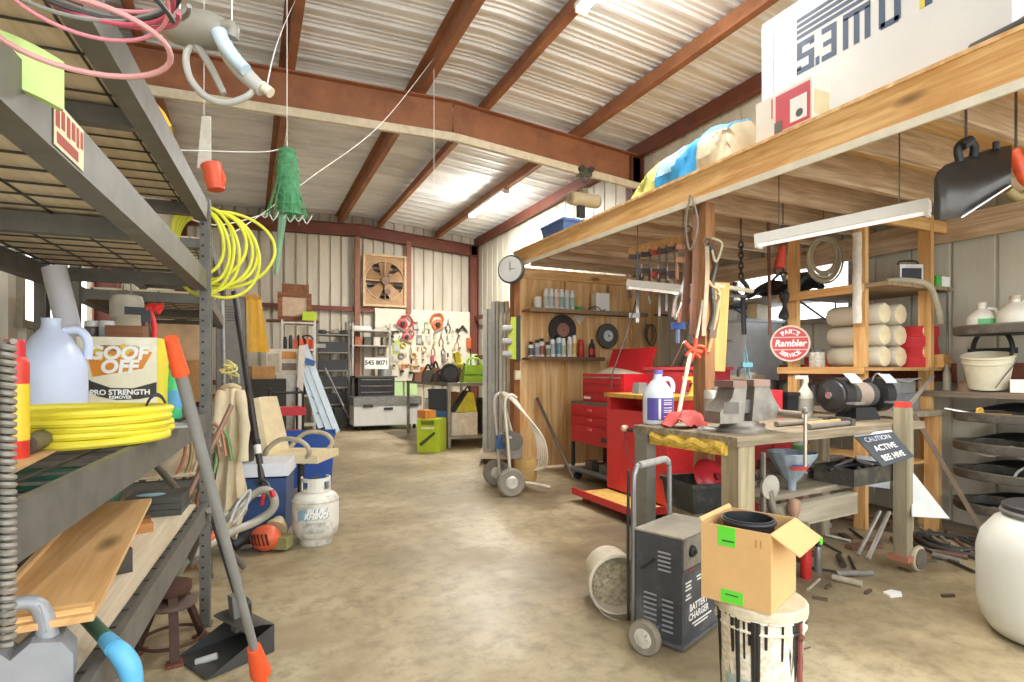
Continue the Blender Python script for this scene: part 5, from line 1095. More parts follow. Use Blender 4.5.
# ================= RED CHESTS =================
RD = mt('#c5202b', .35, 0, .08, 4, 0, '#8f1820', .4)
t = T('rolling_chest', 'red rolling tool chest with open bottom shelf before the plywood partition', 'chest', (3.22, 4.95, 0))
MB().bx((0, -.4, .42), (.45, .38, .83)).o('cabinet', RD, t, .006); mb = MB(); mb.bx((0, -.4, .83), (.45, .38, .86)); mb.o('top_rim', mt('#6f6a60', .5, .3), t, .004)
for i, (z0, z1) in enumerate(((.72, .81), (.62, .71), (.44, .61))):
    d = MB().bx((-.012, -.38, z0), (.0, .36, z1)).o('drawer', RD, t, .003); MB().box((-.02, -.02, z1 - .03), (.02, .06, .02)).o('pull', mt('#d86a66', .3), d, .003)
MB().bx((-.014, -.36, .47), (-.0125, -.22, .52)).o('badge', mt('#3b3a44', .4), t)
mb = MB()
for x, y in ((.015, -.385), (.015, .365), (.435, -.385), (.435, .365)): mb.bx((x - .015, y - .015, .1), (x + .015, y + .015, .42))
mb.o('corner_posts', BLK, t); MB().bx((0, -.4, .09), (.45, .38, .11)).o('bottom_shelf', mt('#4a4741', .5), t); MB().bx((.43, -.4, .11), (.45, .38, .42)).o('back_panel', BLK, t)
MB().bx((-.005, -.4, .11), (.01, .38, .15)).o('front_rail', GRY, t)
for x in (.05, .4):
    for y in (-.34, .32): MB().cyl((x, y - .015, .045), (x, y + .015, .045), .045, n=14).o('castor', BLK, t)
for i, c in enumerate(('#5a5650', '#8a8478', '#45423d', '#6d5a48')): MB().box((0, 0, .05), (.12, .12, .1), (0, 0, .3 * i)).top('loose_part', mt(c, .5, .3), ('dark', 'pale grey', 'black', 'brownish')[i] + ' machine part on the bottom shelf of the red rolling chest', 'part', (3.38, 4.72 + .15 * i, .1105), bev=.02)
t = T('top_chest', 'red tool box with its lid raised on top of the rolling chest', 'tool box', (3.3, 4.85, .8605))
MB().bx((0, -.37, 0), (.3, .37, .3)).o('body', RD, t, .006)
for z0, z1 in ((.2, .27), (.11, .19), (.02, .1)):
    d = MB().bx((-.01, -.35, z0), (0, .35, z1)).o('drawer', RD, t, .003); MB().bx((-.016, -.33, z1 - .015), (-.01, .33, z1 - .002)).o('trim_strip', CHR if z0 == .2 else mt('#a32a2f', .3), d)
MB().sheet(lambda u, v: (.3 + .1 * v, -.37 + .74 * u, .3 + .27 * v), 2, 2, .012).o('lid', RD, t); MB().bx((-.012, .2, .03), (-.0105, .33, .055)).o('badge', PLA, t)
mb = MB(); mb.poly([(0, -.3, .301), (.28, -.35, .301), (.28, .3, .301), (.02, .2, .301), (.14, .02, .37), (.2, -.1, .35)], [(0, 1, 2, 3), (0, 4, 1), (1, 4, 5), (1, 5, 2), (2, 5, 4), (2, 4, 3), (3, 4, 0)]); mb.top('cloth_rag', mt('#cfc6b2', .8), 'pale rag piled on the red tool box under its raised lid', 'rag', (3.3, 4.87, .8605))
# red steel machine stand with yellow top and tray foot
t = T('machine_stand', 'tall red steel stand with a worn yellow top and a tray foot', 'stand', (3.05, 3.98, 0)); RS = mt('#d8383a', .4, 0, .08, 4, 0, '#a8272c', .4)
MB().bx((0, -.42, .1), (.45, .42, .84)).o('column', RS, t, .008); mb = MB(); mb.bx((.3, -.42, .84), (.45, .42, .95)); mb.o('back_panel', RS, t); mb = MB(); mb.bx((0, .37, .84), (.3, .42, .95)); mb.o('side_post', RS, t); MB().bx((0, -.42, .84), (.3, -.37, .95)).o('side_post', RS, t)
MB().bx((-.02, -.44, .95), (.47, .44, .985)).o('top', mt('#cf9f45', .6, 0, .2, 7, 0, '#8a6433', .6), t, .006)
mb = MB(); mb.bx((-.38, -.5, .07), (-.0, .42, .085)); mb.bx((-.385, -.5, .07), (-.375, .42, .13)); mb.bx((-.38, -.51, .07), (0, -.5, .13)); mb.o('tray_foot', RS, t)
MB().bx((-.36, -.48, .0851), (-.01, .4, .0865)).o('tray_floor', mt('#d6b25e', .7, 0, .25, 6, 0, '#8f7341', .6), t)
MB().lathe([(.04, 0), (.045, .012), (.028, .013)], (.0, -.3, .66), 18, (0, -pi / 2, 0)).o('round_port', BLK, t); MB().lathe([(.001, 0), (.03, 0), (.03, .03), (.02, .05)], (.0, .12, .68), 14, (0, -pi / 2, 0)).o('socket', mt('#cbb79a', .4), t); MB().cyl((-.005, .1, .67), (-.02, -.2, .665), .014, n=8).o('cord_grip', BLK, t)
for y in (-.4, .3): MB().cyl((-.3, y - .02, .035), (-.3, y + .02, .035), .035, n=12).o('castor', RST, t)
MB().tube([(-.02, .12, .66), (-.05, .05, .5), (-.03, -.1, .3), (-.04, -.25, .12)], .004, 6, 6).o('power_cord', BLK, t)
t = T('metal_block', 'small grey metal block on the yellow top of the red stand', 'block', (3.2, 4.1, .9855)); MB().box((0, 0, .05), (.11, .1, .1), tp=.8).o('block', GRY, t, .015); MB().cyl((.06, 0, .03), (.2, -.05, .02), .015, n=8).o('spindle', DGR, t)
t = T('shelf_toolbox', 'long dark red machine box on the counter behind the purple labelled jug', 'box', (3.9, 4.16, 0)); MB().bx((-.3, -.35, .85), (.1, .35, 1.2)).o('body', mt('#a8333d', .45, 0, .1), t, .01); MB().bx((-.32, -.37, 1.2), (.12, .37, 1.23)).o('lid', mt('#b8434a', .45), t, .006)
for x in (-.25, .05):
    for y in (-.3, .3): MB().box((x, y, .425), (.05, .05, .85)).o('leg', DGR, t)
for i in range(4): 
    q = V((3.72 + .03 * i, 3.98 + .13 * i, 1.2285)); MB().tube([q + V((0, 0, .016)), q + V((.02, -.05, .12)), q + V((.05, -.12, .16 + .03 * i))], .018, 8, 4).top('hand_tool', mt(('#2e2d2c', '#5b5650', '#3b3733', '#7a6a58')[i], .5, .2), ('black', 'grey', 'dark brown', 'tan') [i] + ' hand tool heaped on the dark red machine box', 'tool')
# ================= MAIN BENCH =================
BA = V((2.13, 2.0, 0)); BR = R(4.6); BE = Euler((0, 0, BR)).to_matrix(); BZ = .875
def bn(x, y, z=BZ): return BA + BE @ V((x, y, z))
t = T('workbench', 'heavy old wooden workbench with vise and grinder', 'bench', BA, BR)
MB().bx((-.02, -.03, BZ - .045), (1.76, .7, BZ)).o('benchtop', wood('#a3937a', '#6e6049', 0, 5), t, .006)
MB().bx((.1, .62, BZ - .12), (1.6, .66, BZ - .046)).o('apron', GREYW[0], t, .003)
mb = MB(); mb.box((-.005, .3, BZ - .06), (.03, .52, .07)); mb.tube([(-.01, .05 + .05 * i, BZ - .06 + .012 * math.sin(i * 2.1)) for i in range(11)], .028, 8, 2); mb.o('padded_edge', mt('#d8b24a', .7, 0, .3, 20, 0, '#7f6530', .7), t)
for x, y, w, m in ((.03, .03, .12, wood('#ab9c7c', '#827457', 2, 4)), (-.02, .63, .07, mt('#8d897e', .5, .3, .15)), (1.7, .64, .09, GREYW[2])): MB().bx((x - w / 2 + .03, y - .05, 0), (x + w / 2 + .03, y + .05, BZ - .046)).o('leg', m, t, .004)
lg = MB().bx((1.37, -.11, .1), (1.44, -.035, BZ + .1)).o('leg', wood('#a59a80', '#7f755c', 2, 4), t, .004); MB().bx((1.375, -.108, BZ + .1), (1.435, -.04, BZ + .135)).o('red_cap', mt('#c2453c', .5), lg); MB().bx((1.34, -.13, .07), (1.47, -.02, .1)).o('foot_plate', mt('#a8705a', .6, 0, .2), lg)
MB().cyl((1.48, -.1, .075), (1.48, -.14, .075), .06, n=20).o('castor', mt('#6c675e', .5, .3), t); MB().torus((1.48, -.12, .075), .062, .015, (pi / 2, 0, 0)).o('tyre', mt('#b3a68c', .6), t)
MB().bx((.3, .08, .5), (1.3, .55, .53)).o('lower_shelf', GREYW[0], t, .004); MB().bx((.22, -.02, .38), (1.02, .03, .5)).o('lower_rail', wood('#a9a08c', '#857b66', 0, 4), t, .004)
MB().bx((1.0, .3, .12), (1.06, .36, .5)).o('leg', wood('#c79a80', '#a0745c', 2, 4), t, .004); MB().bx((.26, .0, 0), (.32, .06, .5)).o('leg', GREYW[2], t, .004); MB().bx((1.0, .45, 0), (1.06, .51, .5)).o('leg', GREYW[2], t, .004)
MB().bx((1.003, .305, 0), (1.055, .355, .12)).o('leg_foot', RST, t)
def onb(px, py): p = W(px, py, z=BZ); return V((p.x, p.y, BZ))
# jug with purple label
t = jug('antifreeze_jug', 'clear gallon jug with purple label and purple cap on the bench corner', onb(658, 424), FACE, mt('#dfe6ee', .2, 0, .04), .3, .18, mt('#7a6fc0', .4))
r_ = .0915
for i, (a0, a1, z0, z1, c) in enumerate(((-.09, .09, .03, .16, '#5f54a8'),)):
    MB().sheet(lambda u, v: (math.sin((a0 + (a1 - a0) * u) / r_) * r_, -math.cos((a0 + (a1 - a0) * u) / r_) * r_, z0 + (z1 - z0) * v), 14, 2, .0012).o('label_panel', mt(c, .4), t)
mb = MB()
for z in (.145, .13, .12, .1, .085, .075, .05): mb.sheet(lambda u, v: (math.sin((.01 + .06 * u) / r_) * (r_ + .0015), -math.cos((.01 + .06 * u) / r_) * (r_ + .0015), z + .005 * v), 6, 1, .0006)
mb.sheet(lambda u, v: (math.sin((-.02 + .014 * u) / r_) * (r_ + .0015), -math.cos((-.02 + .014 * u) / r_) * (r_ + .0015), .035 + .12 * v), 3, 1, .0006); mb.o('label_lines', PLA, t, kind='stuff')
# red rag
p = onb(684, 428)
def ragf(u, v):
    a, r = 2 * pi * u, v * (.1 + .02 * math.sin(5 * 2 * pi * u) + .015 * math.sin(2 * 2 * pi * u + 1)); return (math.cos(a) * r * 1.25, math.sin(a) * r, .07 * (1 - v ** 2) + .018 * math.sin(a * 3 + v * 9) * v + .014 * math.sin(a * 7) * v + .006)
MB().sheet(ragf, 40, 10, .004).top('red_rag', mt('#d9625c', .8, 0, .12, 20), 'crumpled coral red rag on the bench beside the purple labelled jug', 'rag', p + V((.03, .02, .02)))
# vise
t = T('bench_vise', 'large worn grey bench vise on the corner of the workbench', 'vise', bn(.24, .16), R(-10)); VM = mt('#8b857b', .45, .5, .25, 12, 0, '#6d5c4c', .5)
MB().lathe([(.13, 0), (.13, .02), (.1, .035), (.09, .06)], n=24).o('swivel_base', VM, t)
mb = MB(); mb.prism([(-.19, 0), (-.05, 0), (-.03, .2), (-.1, .2), (-.12, .13), (-.19, .06)], .14, Mx.Translation((.02, .07, .05)) @ Mx.Rotation(pi / 2, 4, 'X')); mb.o('fixed_jaw', VM, t, .012)
mb = MB(); mb.prism([(0, .0), (.15, .02), (.17, .08), (.14, .12), (.1, .2), (.02, .21)], .14, Mx.Translation((.02, .07, .05)) @ Mx.Rotation(pi / 2, 4, 'X')); mb.o('moving_jaw', VM, t, .012)
MB().bx((-.1, -.08, .235), (-.02, .08, .27)).o('jaw_plate', mt('#8f7468', .5, .4), t, .005); MB().bx((.02, -.085, .24), (.12, .085, .275)).o('jaw_plate', mt('#9a7d70', .5, .4), t, .008)
MB().bx((-.03, -.05, .1), (.05, .05, .17)).o('slide_bar', mt('#6f6b66', .4, .6), t, .004); MB().bx((-.15, -.072, .1), (-.06, -.07, .16)).o('cast_plate', mt('#6d675f', .5, .4), t)
MB().cyl((.14, 0, .1), (.23, 0, .095), .03, .034, 16).o('screw', mt('#a49a8c', .4, .6), t); MB().cyl((.215, -.22, .11), (.215, -.22, -.16), .009, n=10).o('handle_bar', mt('#b9aea0', .3, .7), t); MB().cyl((.215, -.22, .095), (.215, 0, .095), .02, n=12).o('screw_head', mt('#a49a8c', .4, .6), t); MB().ball((.215, -.22, .12), .018).o('knob', VM, t)
# clutter on the bench
t = T('spray_bottle', 'yellow spray bottle behind the vise', 'bottle', onb(698, 409) + V((.0, .05, 0)), FACE); MB().lathe([(.04, 0), (.045, .01), (.045, .12), (.02, .19), (.015, .22)], n=18, sx=.9).o('bottle_body', mt('#e2c64a', .4), t); mb = MB(); mb.box((0, 0, .235), (.04, .03, .03)); mb.box((-.035, 0, .255), (.11, .03, .03)); mb.o('spray_head', mt('#ead94f', .4), t, .006); MB().tube([(.01, 0, .24), (-.03, 0, .2), (-.03, 0, .18)], .007, 6, 3).o('trigger', BLK, t)
t = T('white_spray_bottle', 'grey white spray bottle standing left of the bench grinder', 'bottle', onb(805, 417), FACE); MB().lathe([(.045, 0), (.052, .01), (.052, .14), (.045, .17), (.02, .21), (.016, .24)], n=20).o('bottle_body', mt('#c4c0ae', .35), t); mb = MB(); mb.box((0, 0, .255), (.035, .03, .035)); mb.box((-.03, 0, .275), (.09, .026, .025)); mb.o('spray_head', mt('#b9b6ab', .4), t, .005); MB().lathe([(.0525, .04), (.0525, .13)], n=20).o('label_band', mt('#9a9688', .5), t)
# caulk gun
p = bn(.95, .62); t = T('caulk_gun', 'white caulk tube with blue stripe standing in its gun behind the vise', 'caulk gun', p, FACE + .1, rot=None)
MB().cyl((0, 0, .003), (-.03, 0, .26), .028, n=16).o('tube', mt('#cfd4d6', .35), t); MB().cyl((-.002, 0, .05), (-.012, 0, .13), .0286, n=16).o('label_band', mt('#4a86c4', .4), t); mb = MB(); mb.cyl((-.015, 0, .26), (-.045, 0, .46), .006, n=8); mb.cyl((-.05, 0, .26), (-.06, 0, .42), .004, n=8); mb.box((-.04, 0, .36), (.07, .03, .03)); mb.o('gun_frame', mt('#5c8f98', .4, .4), t); MB().tube([(-.03, 0, .36), (-.09, 0, .34), (-.1, 0, .28)], .01, 8, 3).o('trigger', BLK, t)
MB().box((0, 0, .095), (.12, .12, .19)).top('red_box', mt('#c0323a', .4), 'small red box standing behind the caulk tube on the bench', 'box', bn(1.12, .62), bev=.006)
bin_('black_tub', 'small black tub between the red box and the grey white spray bottle', bn(1.27, .61), .12, .14, .17, BLK, BR, 'tub', .9)
carton('small_box', 'small grey box behind the yellow spray bottle on the bench', onb(690, 409) + V((.12, .1, 0)), .18, .1, .13, mt('#8f8270', .6), BR, tape=False)
for i in range(4): 
    t = can('steel_tin', 'steel tin, %s from the left behind the vise' % ordn(i), onb(709 + i * 5, 402) + V((.05, .02, 0)) if 0 else bn(.5 + .075 * i, .58), .038, .2 + .02 * (i % 2), mt(('#c9c4b8', '#b9b0a2', '#d6d2c8', '#a89d90')[i], .35, .4), None, dome=False, group='tins behind the vise', cat='tin'); MB().lathe([(.0385, .05), (.0385, .15)], n=18).o('label_band', mt(('#9a8f80', '#8a5f50', '#c9c0b0', '#7a7468')[i], .5), t)
# wooden handles / hammers lying
for i, (x, y, a, L, c, l) in enumerate(((.62, .02, 3, .42, '#8f8b84', 'grey steel bar lying along the front edge of the bench'), (.72, .1, 6, .4, '#c79f6b', 'pale hammer handle lying on the bench before the grinder'), (.6, .2, 2, .46, '#9a9288', 'brownish steel bar lying behind the pale hammer handle'))):
    t = T('hammer' if i == 1 else 'steel_bar', l, 'hammer' if i == 1 else 'bar', bn(x, y), BR + R(a)); MB().cyl((0, 0, .017), (L, 0, .017), .016, .013, 10).o('handle' if i == 1 else 'bar', mt(c, .5, .0 if i == 1 else .5), t); MB().box((L + .02, 0, .02), (.04, .1 if i == 1 else .04, .038)).o('head' if i == 1 else 'collar', DST, t, .004)
for i, (px, py, c, l) in enumerate(((755, 428, '#5e5a55', 'tangle of dark pliers lying right of the vise'), (708, 432, '#b0aaa0', 'silver socket lying before the vise'), (835, 421, '#3a3836', 'black handled tool lying before the bench grinder'))):
    q = onb(px, py); q.z += .012; MB().tube([V((-.07, 0, 0)), V((-.02, .015, .006)), V((.03, -.01, .004)), V((.09, .02, 0))], .012, 8, 4).top('hand_tool', mt(c, .4, .5), l, 'tool', q)
# bench grinder
t = T('bench_grinder', 'black bench grinder with clear eye shields on the right of the bench', 'grinder', onb(857, 419), R(-4)); t.scale = (1.12, 1.12, 1.15)
MB().cyl((-.1, 0, .14), (.1, 0, .14), .07, n=24).o('motor', mt('#55534f', .4, .2), t); MB().cyl((-.05, 0, .14), (.05, 0, .14), .0712, n=24).o('motor_band', mt('#b9a79a', .35, .4), t); MB().box((0, 0, .035), (.2, .14, .07), tp=.8).o('base', BLK, t, .01)
for s in (-1, 1):
    g = MB().cyl((s * .13, 0, .14), (s * .2, 0, .14), .1, n=28).o('wheel_guard', mt('#2c2c2d', .4, 0, .2), t); MB().lathe([(.02, 0), (.085, .0), (.08, .008), (.03, .02), (.015, .03)], (s * .2, 0, .14), 22, (0, s * pi / 2, 0)).o('guard_cover', mt('#39393a', .35, .2), g); MB().lathe([(.001, .02), (.02, .02), (.02, .03)], (s * .205, 0, .14), 12, (0, s * pi / 2, 0)).o('hub', CHR, g)
    MB().sheet(lambda u, v: (s * (.1 + .09 * u), -.06 - .07 * v + .02 * v * v, .26 - .05 * v), 3, 3, .004).o('eye_shield', mt('#c3ccd0', .2, .1), t); MB().tube([(s * .12, 0, .2), (s * .12, -.03, .26), (s * .14, -.06, .25)], .006, 6, 3).o('shield_arm', CHR, t); MB().box((s * .16, -.11, .1), (.08, .06, .012)).o('tool_rest', STL, t)
# white boxes / papers behind grinder
for i, (x, y, w, d, h, c, l) in enumerate(((1.42, .58, .4, .2, .12, '#8b8f90', 'grey flat case under the white papers behind the grinder'), (1.42, .58, .34, .18, .09, '#9b9d9c', 'paler grey case stacked behind the grinder'))):
    carton('grey_case', l, V((4.46, 2.66, .9005 + (.1215 if i else 0))), w, d, h, mt(c, .4, .2), BR, tape=False)
MB().sheet(lambda u, v: (-.22 + .44 * u, -.12 + .24 * v, .012 * math.sin(u * 9 + v * 4) + .015 * u), 10, 4, .004).top('paper_stack', mt('#d5d6d6', .6), 'curling white papers topmost behind the bench grinder', 'paper', V((4.46, 2.66, .9005 + .2115)), BR)
# ---- below the bench
p = W(790, 490, t=2.95); t = T('funnel', 'grey ribbed funnel with red lettered badge standing under the bench front', 'funnel', (p.x, p.y, .5305), FACE)
p2 = bn(.62, .12, .5305); t.location = p2
FN = mt('#8f9aa2', .35, 0, .08)
mb = MB(); n = 48; vs = []; rings_ = [(.022, 0), (.026, .05), (.05, .08), (.125, .2), (.128, .21)]
for r, z in rings_:
    for i in range(n): k = 1 + (.05 if (i // 2) % 2 else 0) * (1 if .05 < z < .205 else 0); a = 2 * pi * i / n; vs.append((math.cos(a) * r * k, math.sin(a) * r * k, z))
mb.poly(vs, [(j * n + i, j * n + (i + 1) % n, (j + 1) * n + (i + 1) % n, (j + 1) * n + i) for j in range(4) for i in range(n)])
k = mb.mark(); mb.poly([(x * .96, y * .96, z + .002) for x, y, z in vs], [(j * n + i, (j + 1) * n + i, (j + 1) * n + (i + 1) % n, j * n + (i + 1) % n) for j in range(4) for i in range(n)]); mb.o('cone', FN, t); MB().torus((0, 0, .21), .127, .005, n=36).o('rim', FN, t)
MB().sheet(lambda u, v: V((math.sin((u - .5) * 1.0) * (.088 + .014 * v), -math.cos((u - .5) * 1.0) * (.088 + .014 * v) - .004, .125 + .022 * v)), 8, 2, .002).o('red_badge', mt('#c94a48', .4), t); MB().sheet(lambda u, v: V((math.sin((u - .5) * .9) * (.104 + .004 * v), -math.cos((u - .5) * .9) * (.104 + .004 * v) - .004, .15 + .008 * v)), 8, 2, .002).o('blue_band', mt('#4a5a8f', .4), t)
t = T('drive_chain', 'oily drive chain hanging with sprocket beside the thick bench leg', 'chain', bn(.16, .02, 0)); mb = MB()
for i in range(22):
    for s in (0, .016): mb.box((.01, s - .06, .78 - i * .025), (.016, .005, .026)); 
mb.o('chain', mt('#7a7268', .4, .6, .3), t, kind='stuff'); MB().lathe([(.03, 0), (.06, 0), (.06, .015), (.03, .015)], (.05, -.05, .62), 18, (pi / 2, 0, 0)).o('sprocket', mt('#b0aaa0', .35, .6), t); MB().tube([(.05, -.05, .6), (.09, -.06, .48), (.2, -.08, .42), (.3, -.07, .4)], .022, 10, 5).o('crank_arm', mt('#7d7468', .4, .5), t); MB().lathe([(.02, 0), (.03, .03), (.034, .06), (.028, .09), (.001, .1)], (.22, -.06, .45), 16).o('knob', mt('#9a7a62', .5, .2), t)
# machine plates and parts on the lower shelf
for i, (x, y, z, w, d, h, c, rz, l) in enumerate(((.98, .37, .531, .5, .2, .04, '#8b8373', 12, 'grey weathered plank lying across the lower bench shelf'), (1.0, .43, .572, .36, .1, .06, '#4f4a44', -8, 'dark steel block on the weathered plank'), (1.27, .35, .531, .1, .1, .07, '#d6cfc0', 20, 'cream block at the end of the weathered plank'), (.85, .41, .572, .12, .12, .07, '#6b5442', 30, 'rusty brown casting on the weathered plank'))):
    MB().box((0, 0, h / 2), (w, d, h), tp=.92).top(('weathered_plank', 'steel_block', 'cream_block', 'rusty_casting')[i], mt(c, .6, .2, .25), l, ('plank', 'block', 'block', 'casting')[i], bn(x, y, z), BR + R(rz), bev=.008)
for i in range(5): 
    q = bn(.84 + .05 * i, .285 + .03 * (i % 2), .5725 + .01); MB().cyl((-.06, -.02, 0), (.06, .02, 0), .009, n=8).top('bolt', mt(('#8b6a52', '#6f655a', '#a39684', '#7a5a45', '#57504a')[i], .5, .4), ('coppery', 'grey brown', 'pale', 'reddish', 'dark')[i] + ' bolt lying on the weathered plank under the bench', 'bolt', q, R(30 * i))
# tray of tools
p = W(874, 505, t=2.95)
t = T('tool_tray', 'black metal tool tray full of pliers at the right under the bench', 'tray', bn(1.2, .1, .5305), R(4)); k = bin_; 
mb = MB(); w, d, h, g = .42, .24, .1, .004
for a_, b_ in (((-w / 2, -d / 2, 0), (w / 2, d / 2, g)), ((-w / 2, -d / 2, g), (w / 2, -d / 2 + g, h)), ((-w / 2, d / 2 - g, g), (w / 2, d / 2, h)), ((-w / 2, -d / 2 + g, g), (-w / 2 + g, d / 2 - g, h)), ((w / 2 - g, -d / 2 + g, g), (w / 2, d / 2 - g, h))): mb.bx(a_, b_)
mb.o('pan', mt('#4c4a45', .5, .3, .3, 14, 0, '#8a8069', .5), t)
for i in range(7):
    q = bn(1.06 + .045 * i, .08 + .03 * (i % 3), .54 + .07 + .012 * (i % 2)); MB().tube([V((-.09, -.04, 0)), V((0, 0, .02)), V((.08, .03, .03)), V((.12, .06, .02))], .011, 8, 4).top('pliers', mt(('#2c2c2e', '#8a8a88', '#8c2f38', '#3a3836', '#b8b4ac', '#c8c4bc', '#6a655e')[i], .4, .4), ('black', 'grey', 'dark red', 'dark brown', 'silver', 'bright silver', 'drab')[i] + ' handled pliers in the black tool tray', 'pliers', q, R(25 * i - 40))
# sign
t = T('caution_sign', 'tilted dark sign reading CAUTION ACTIVE BEE HIVE leaning under the grinder', 'sign')
c00, c10, c11, c01 = W(882, 467, t=3.16), W(914, 457, t=3.2), W(890, 430, t=3.3), W(852, 435, t=3.24)
bil = lambda u, v, k=0: (c00 * (1 - u) + c10 * u) * (1 - v) + (c01 * (1 - u) + c11 * u) * v + V((-.35, -.9, .25)) * k
MB().sheet(lambda u, v: bil(u, v), 2, 2, .006).o('panel', mt('#3d4045', .5, 0, .2), t); MB().sheet(lambda u, v: bil(u, .93 + .07 * v, .007), 2, 2, .001).o('white_band', mt('#cfd3d8', .5, 0, .2), t)
for b_, v, s_, m in (('CAUTION', .79, .2, mt('#b9bfc6', .5)), ('ACTIVE', .5, .24, PLA), ('BEE HIVE', .2, .24, PLA)): letter(t, b_, s_, m, lambda x, z: bil(.5 + x * .8, v + z, .009), .003, sx=.95 if b_ != 'BEE HIVE' else .85)
a = W(858, 455, t=3.5); MB().sheet(lambda u, v: W(856 + 8 * u + 22 * v * (1 - u) * .2 + 26 * u, 455 + 30 * v + 4 * u, t=3.55 + .05 * u), 2, 2, .01).top('leaning_board', mt('#c6cbd0', .5), 'pale grey panel standing behind the bee hive sign', 'panel')
c = [W(920, 470, t=3.55), W(958, 517, t=3.35), W(921, 515, t=3.3)]
mb = MB(); nn = V((.6, .75, .2)) * .012; mb.poly(c + [q + nn for q in c], [(0, 1, 2), (5, 4, 3), (0, 3, 4, 1), (1, 4, 5, 2), (2, 5, 3, 0)]); mb.top('corner_panel', mt('#cfd1cc', .5, 0, .08), 'white triangular panel corner standing right of the bench leg', 'panel', (-.085, 0, 0))
MB().beam(V((4.3, 2.405, .88)), W(990, 545, z=.012), .02, .03).top('angle_iron', mt('#6b5a48', .6, .3), 'brown angle iron slanting along the white triangular panel', 'iron')
can('spray_tin', 'white and green tin on the rail under the bench top', bn(1.28, .5, .531) + V((0, 0, 0)), .05, .22, mt('#dfe2da', .4), None, dome=False, cat='tin', band=mt('#6fb85a', .4))
# aluminium strip leaning
MB().beam(bn(1.72, .1, .885), V((4.75, 2.518, 1.16)), .03, .01, (0, 1, 0)).top('metal_strip', mt('#c9c5bc', .35, .5), 'aluminium strip leaning against the rear shelf post', 'strip')
# floor rods and bits
for i, (a_, b_, r, c, l) in enumerate((((868, 559), (889, 512), .014, '#c2beb4', 'left one of two pale channels leaning from the floor under the bench'), ((858, 555), (880, 511), .012, '#aaa69c', 'second pale channel just left of its thicker twin under the bench'))):
    A = W(a_[0], a_[1], z=.015); Q = W(b_[0], b_[1], t=3.7); MB().cyl(A, Q, r, n=8).top('metal_channel', mt(c, .4, .4), l, 'channel')
for i, (a_, b_, l) in enumerate((((920, 527), (947, 548), 'short thin rod lying on the floor right of the bench castor'), ((926, 526), (962, 552), 'long thin rod lying on the floor right of the bench castor'), ((945, 531), (972, 552), 'rusty rod lying nearest the white barrel'), ((905, 540), (975, 572), 'dark iron bar lying on the floor beside the bench castor'), ((912, 534), (980, 560), 'second dark iron bar on the floor behind the first'), ((826, 535), (850, 541), 'short white rod lying under the bench'))):
    MB().cyl(W(a_[0], a_[1], z=.012), W(b_[0], b_[1], z=.012), .01, n=8).top('metal_rod', mt(('#b8b0a0', '#bdb5a5', '#8f6f58', '#4a453e', '#55504a', '#d8d4ca')[i], .5, .3), l, 'rod')
p = W(950, 545, z=0); coil('black_cable', 'loosely coiled black cable on the floor behind the white barrel', 'cable', (p.x, p.y, 0), .17, 4, .011, mt('#3d3a36', .6), jit=.03)
p = W(892, 595, z=0); mb = MB(); mb.prism([(-.05, -.02), (.02, -.04), (.06, -.01), (.04, .03), (-.03, .03)], .012); mb.top('plastic_scrap', PLA, 'small white plastic scrap on the open floor at the right', 'scrap', (p.x, p.y, .001), bev=.003)
for i, (px, py) in enumerate(((868, 593), (948, 597), (930, 562), (828, 588), (905, 571), (820, 600))):
    p = W(px, py, z=0); MB().box((0, 0, .008), (.07, .016, .014)).top('wood_chip', mt('#5c4d3a', .8), 'small dark splinter ' + ('left of the white scrap', 'right of the white scrap', 'beside the bench castor', 'right of the paint streaked bucket', 'under the bench castor', 'lowest near the paint streaked bucket')[i] + ' on the floor', 'splinter', (p.x, p.y, 0), rnd.uniform(0, 3))
# black tub with red disc under the bench
p = W(675, 507, z=.3); t = bin_('drain_tub', 'black drain tub under the bench behind the charger handle', (2.36, 2.42, .423), .4, .3, .16, mt('#3b3c3a', .5, 0, .25, 8, 0, '#8a8577', .5), R(-8), 'tub', .9)
MB().box((2.36, 2.42, .21), (.34, .24, .42), (0, 0, R(-8))).top('wooden_crate', GREYW[0], 'low weathered crate under the black drain tub', 'crate')
t = T('plastic_cover', 'round red plastic cover lying tilted in the black drain tub', 'cover', (2.39, 2.42, .575), 0, rot=(R(62), R(12), 0)); MB().lathe([(.001, .035), (.06, .04), (.1, .025), (.12, 0), (.125, 0), (.105, .03), (.06, .046), (.001, .042)], n=30).o('dish', mt('#d2333c', .3, 0, .06), t); MB().lathe([(.02, .04), (.022, .06), (.001, .062)], n=12).o('hub', mt('#8f1f28', .4), t)
# dark red cabinet behind the bench
t = T('steel_cabinet', 'dark red steel cabinet seen under the bench behind the funnel', 'cabinet', (3.75, 3.35, 0)); MB().bx((-.42, -.2, 0), (.42, .2, .78)).o('body', mt('#8f1f28', .45, 0, .12), t, .008); MB().bx((-.4, -.21, .05), (-.01, -.2, .74)).o('door', mt('#992630', .45), t, .004); MB().bx((.01, -.21, .05), (.4, -.2, .74)).o('door', mt('#992630', .45), t, .004)
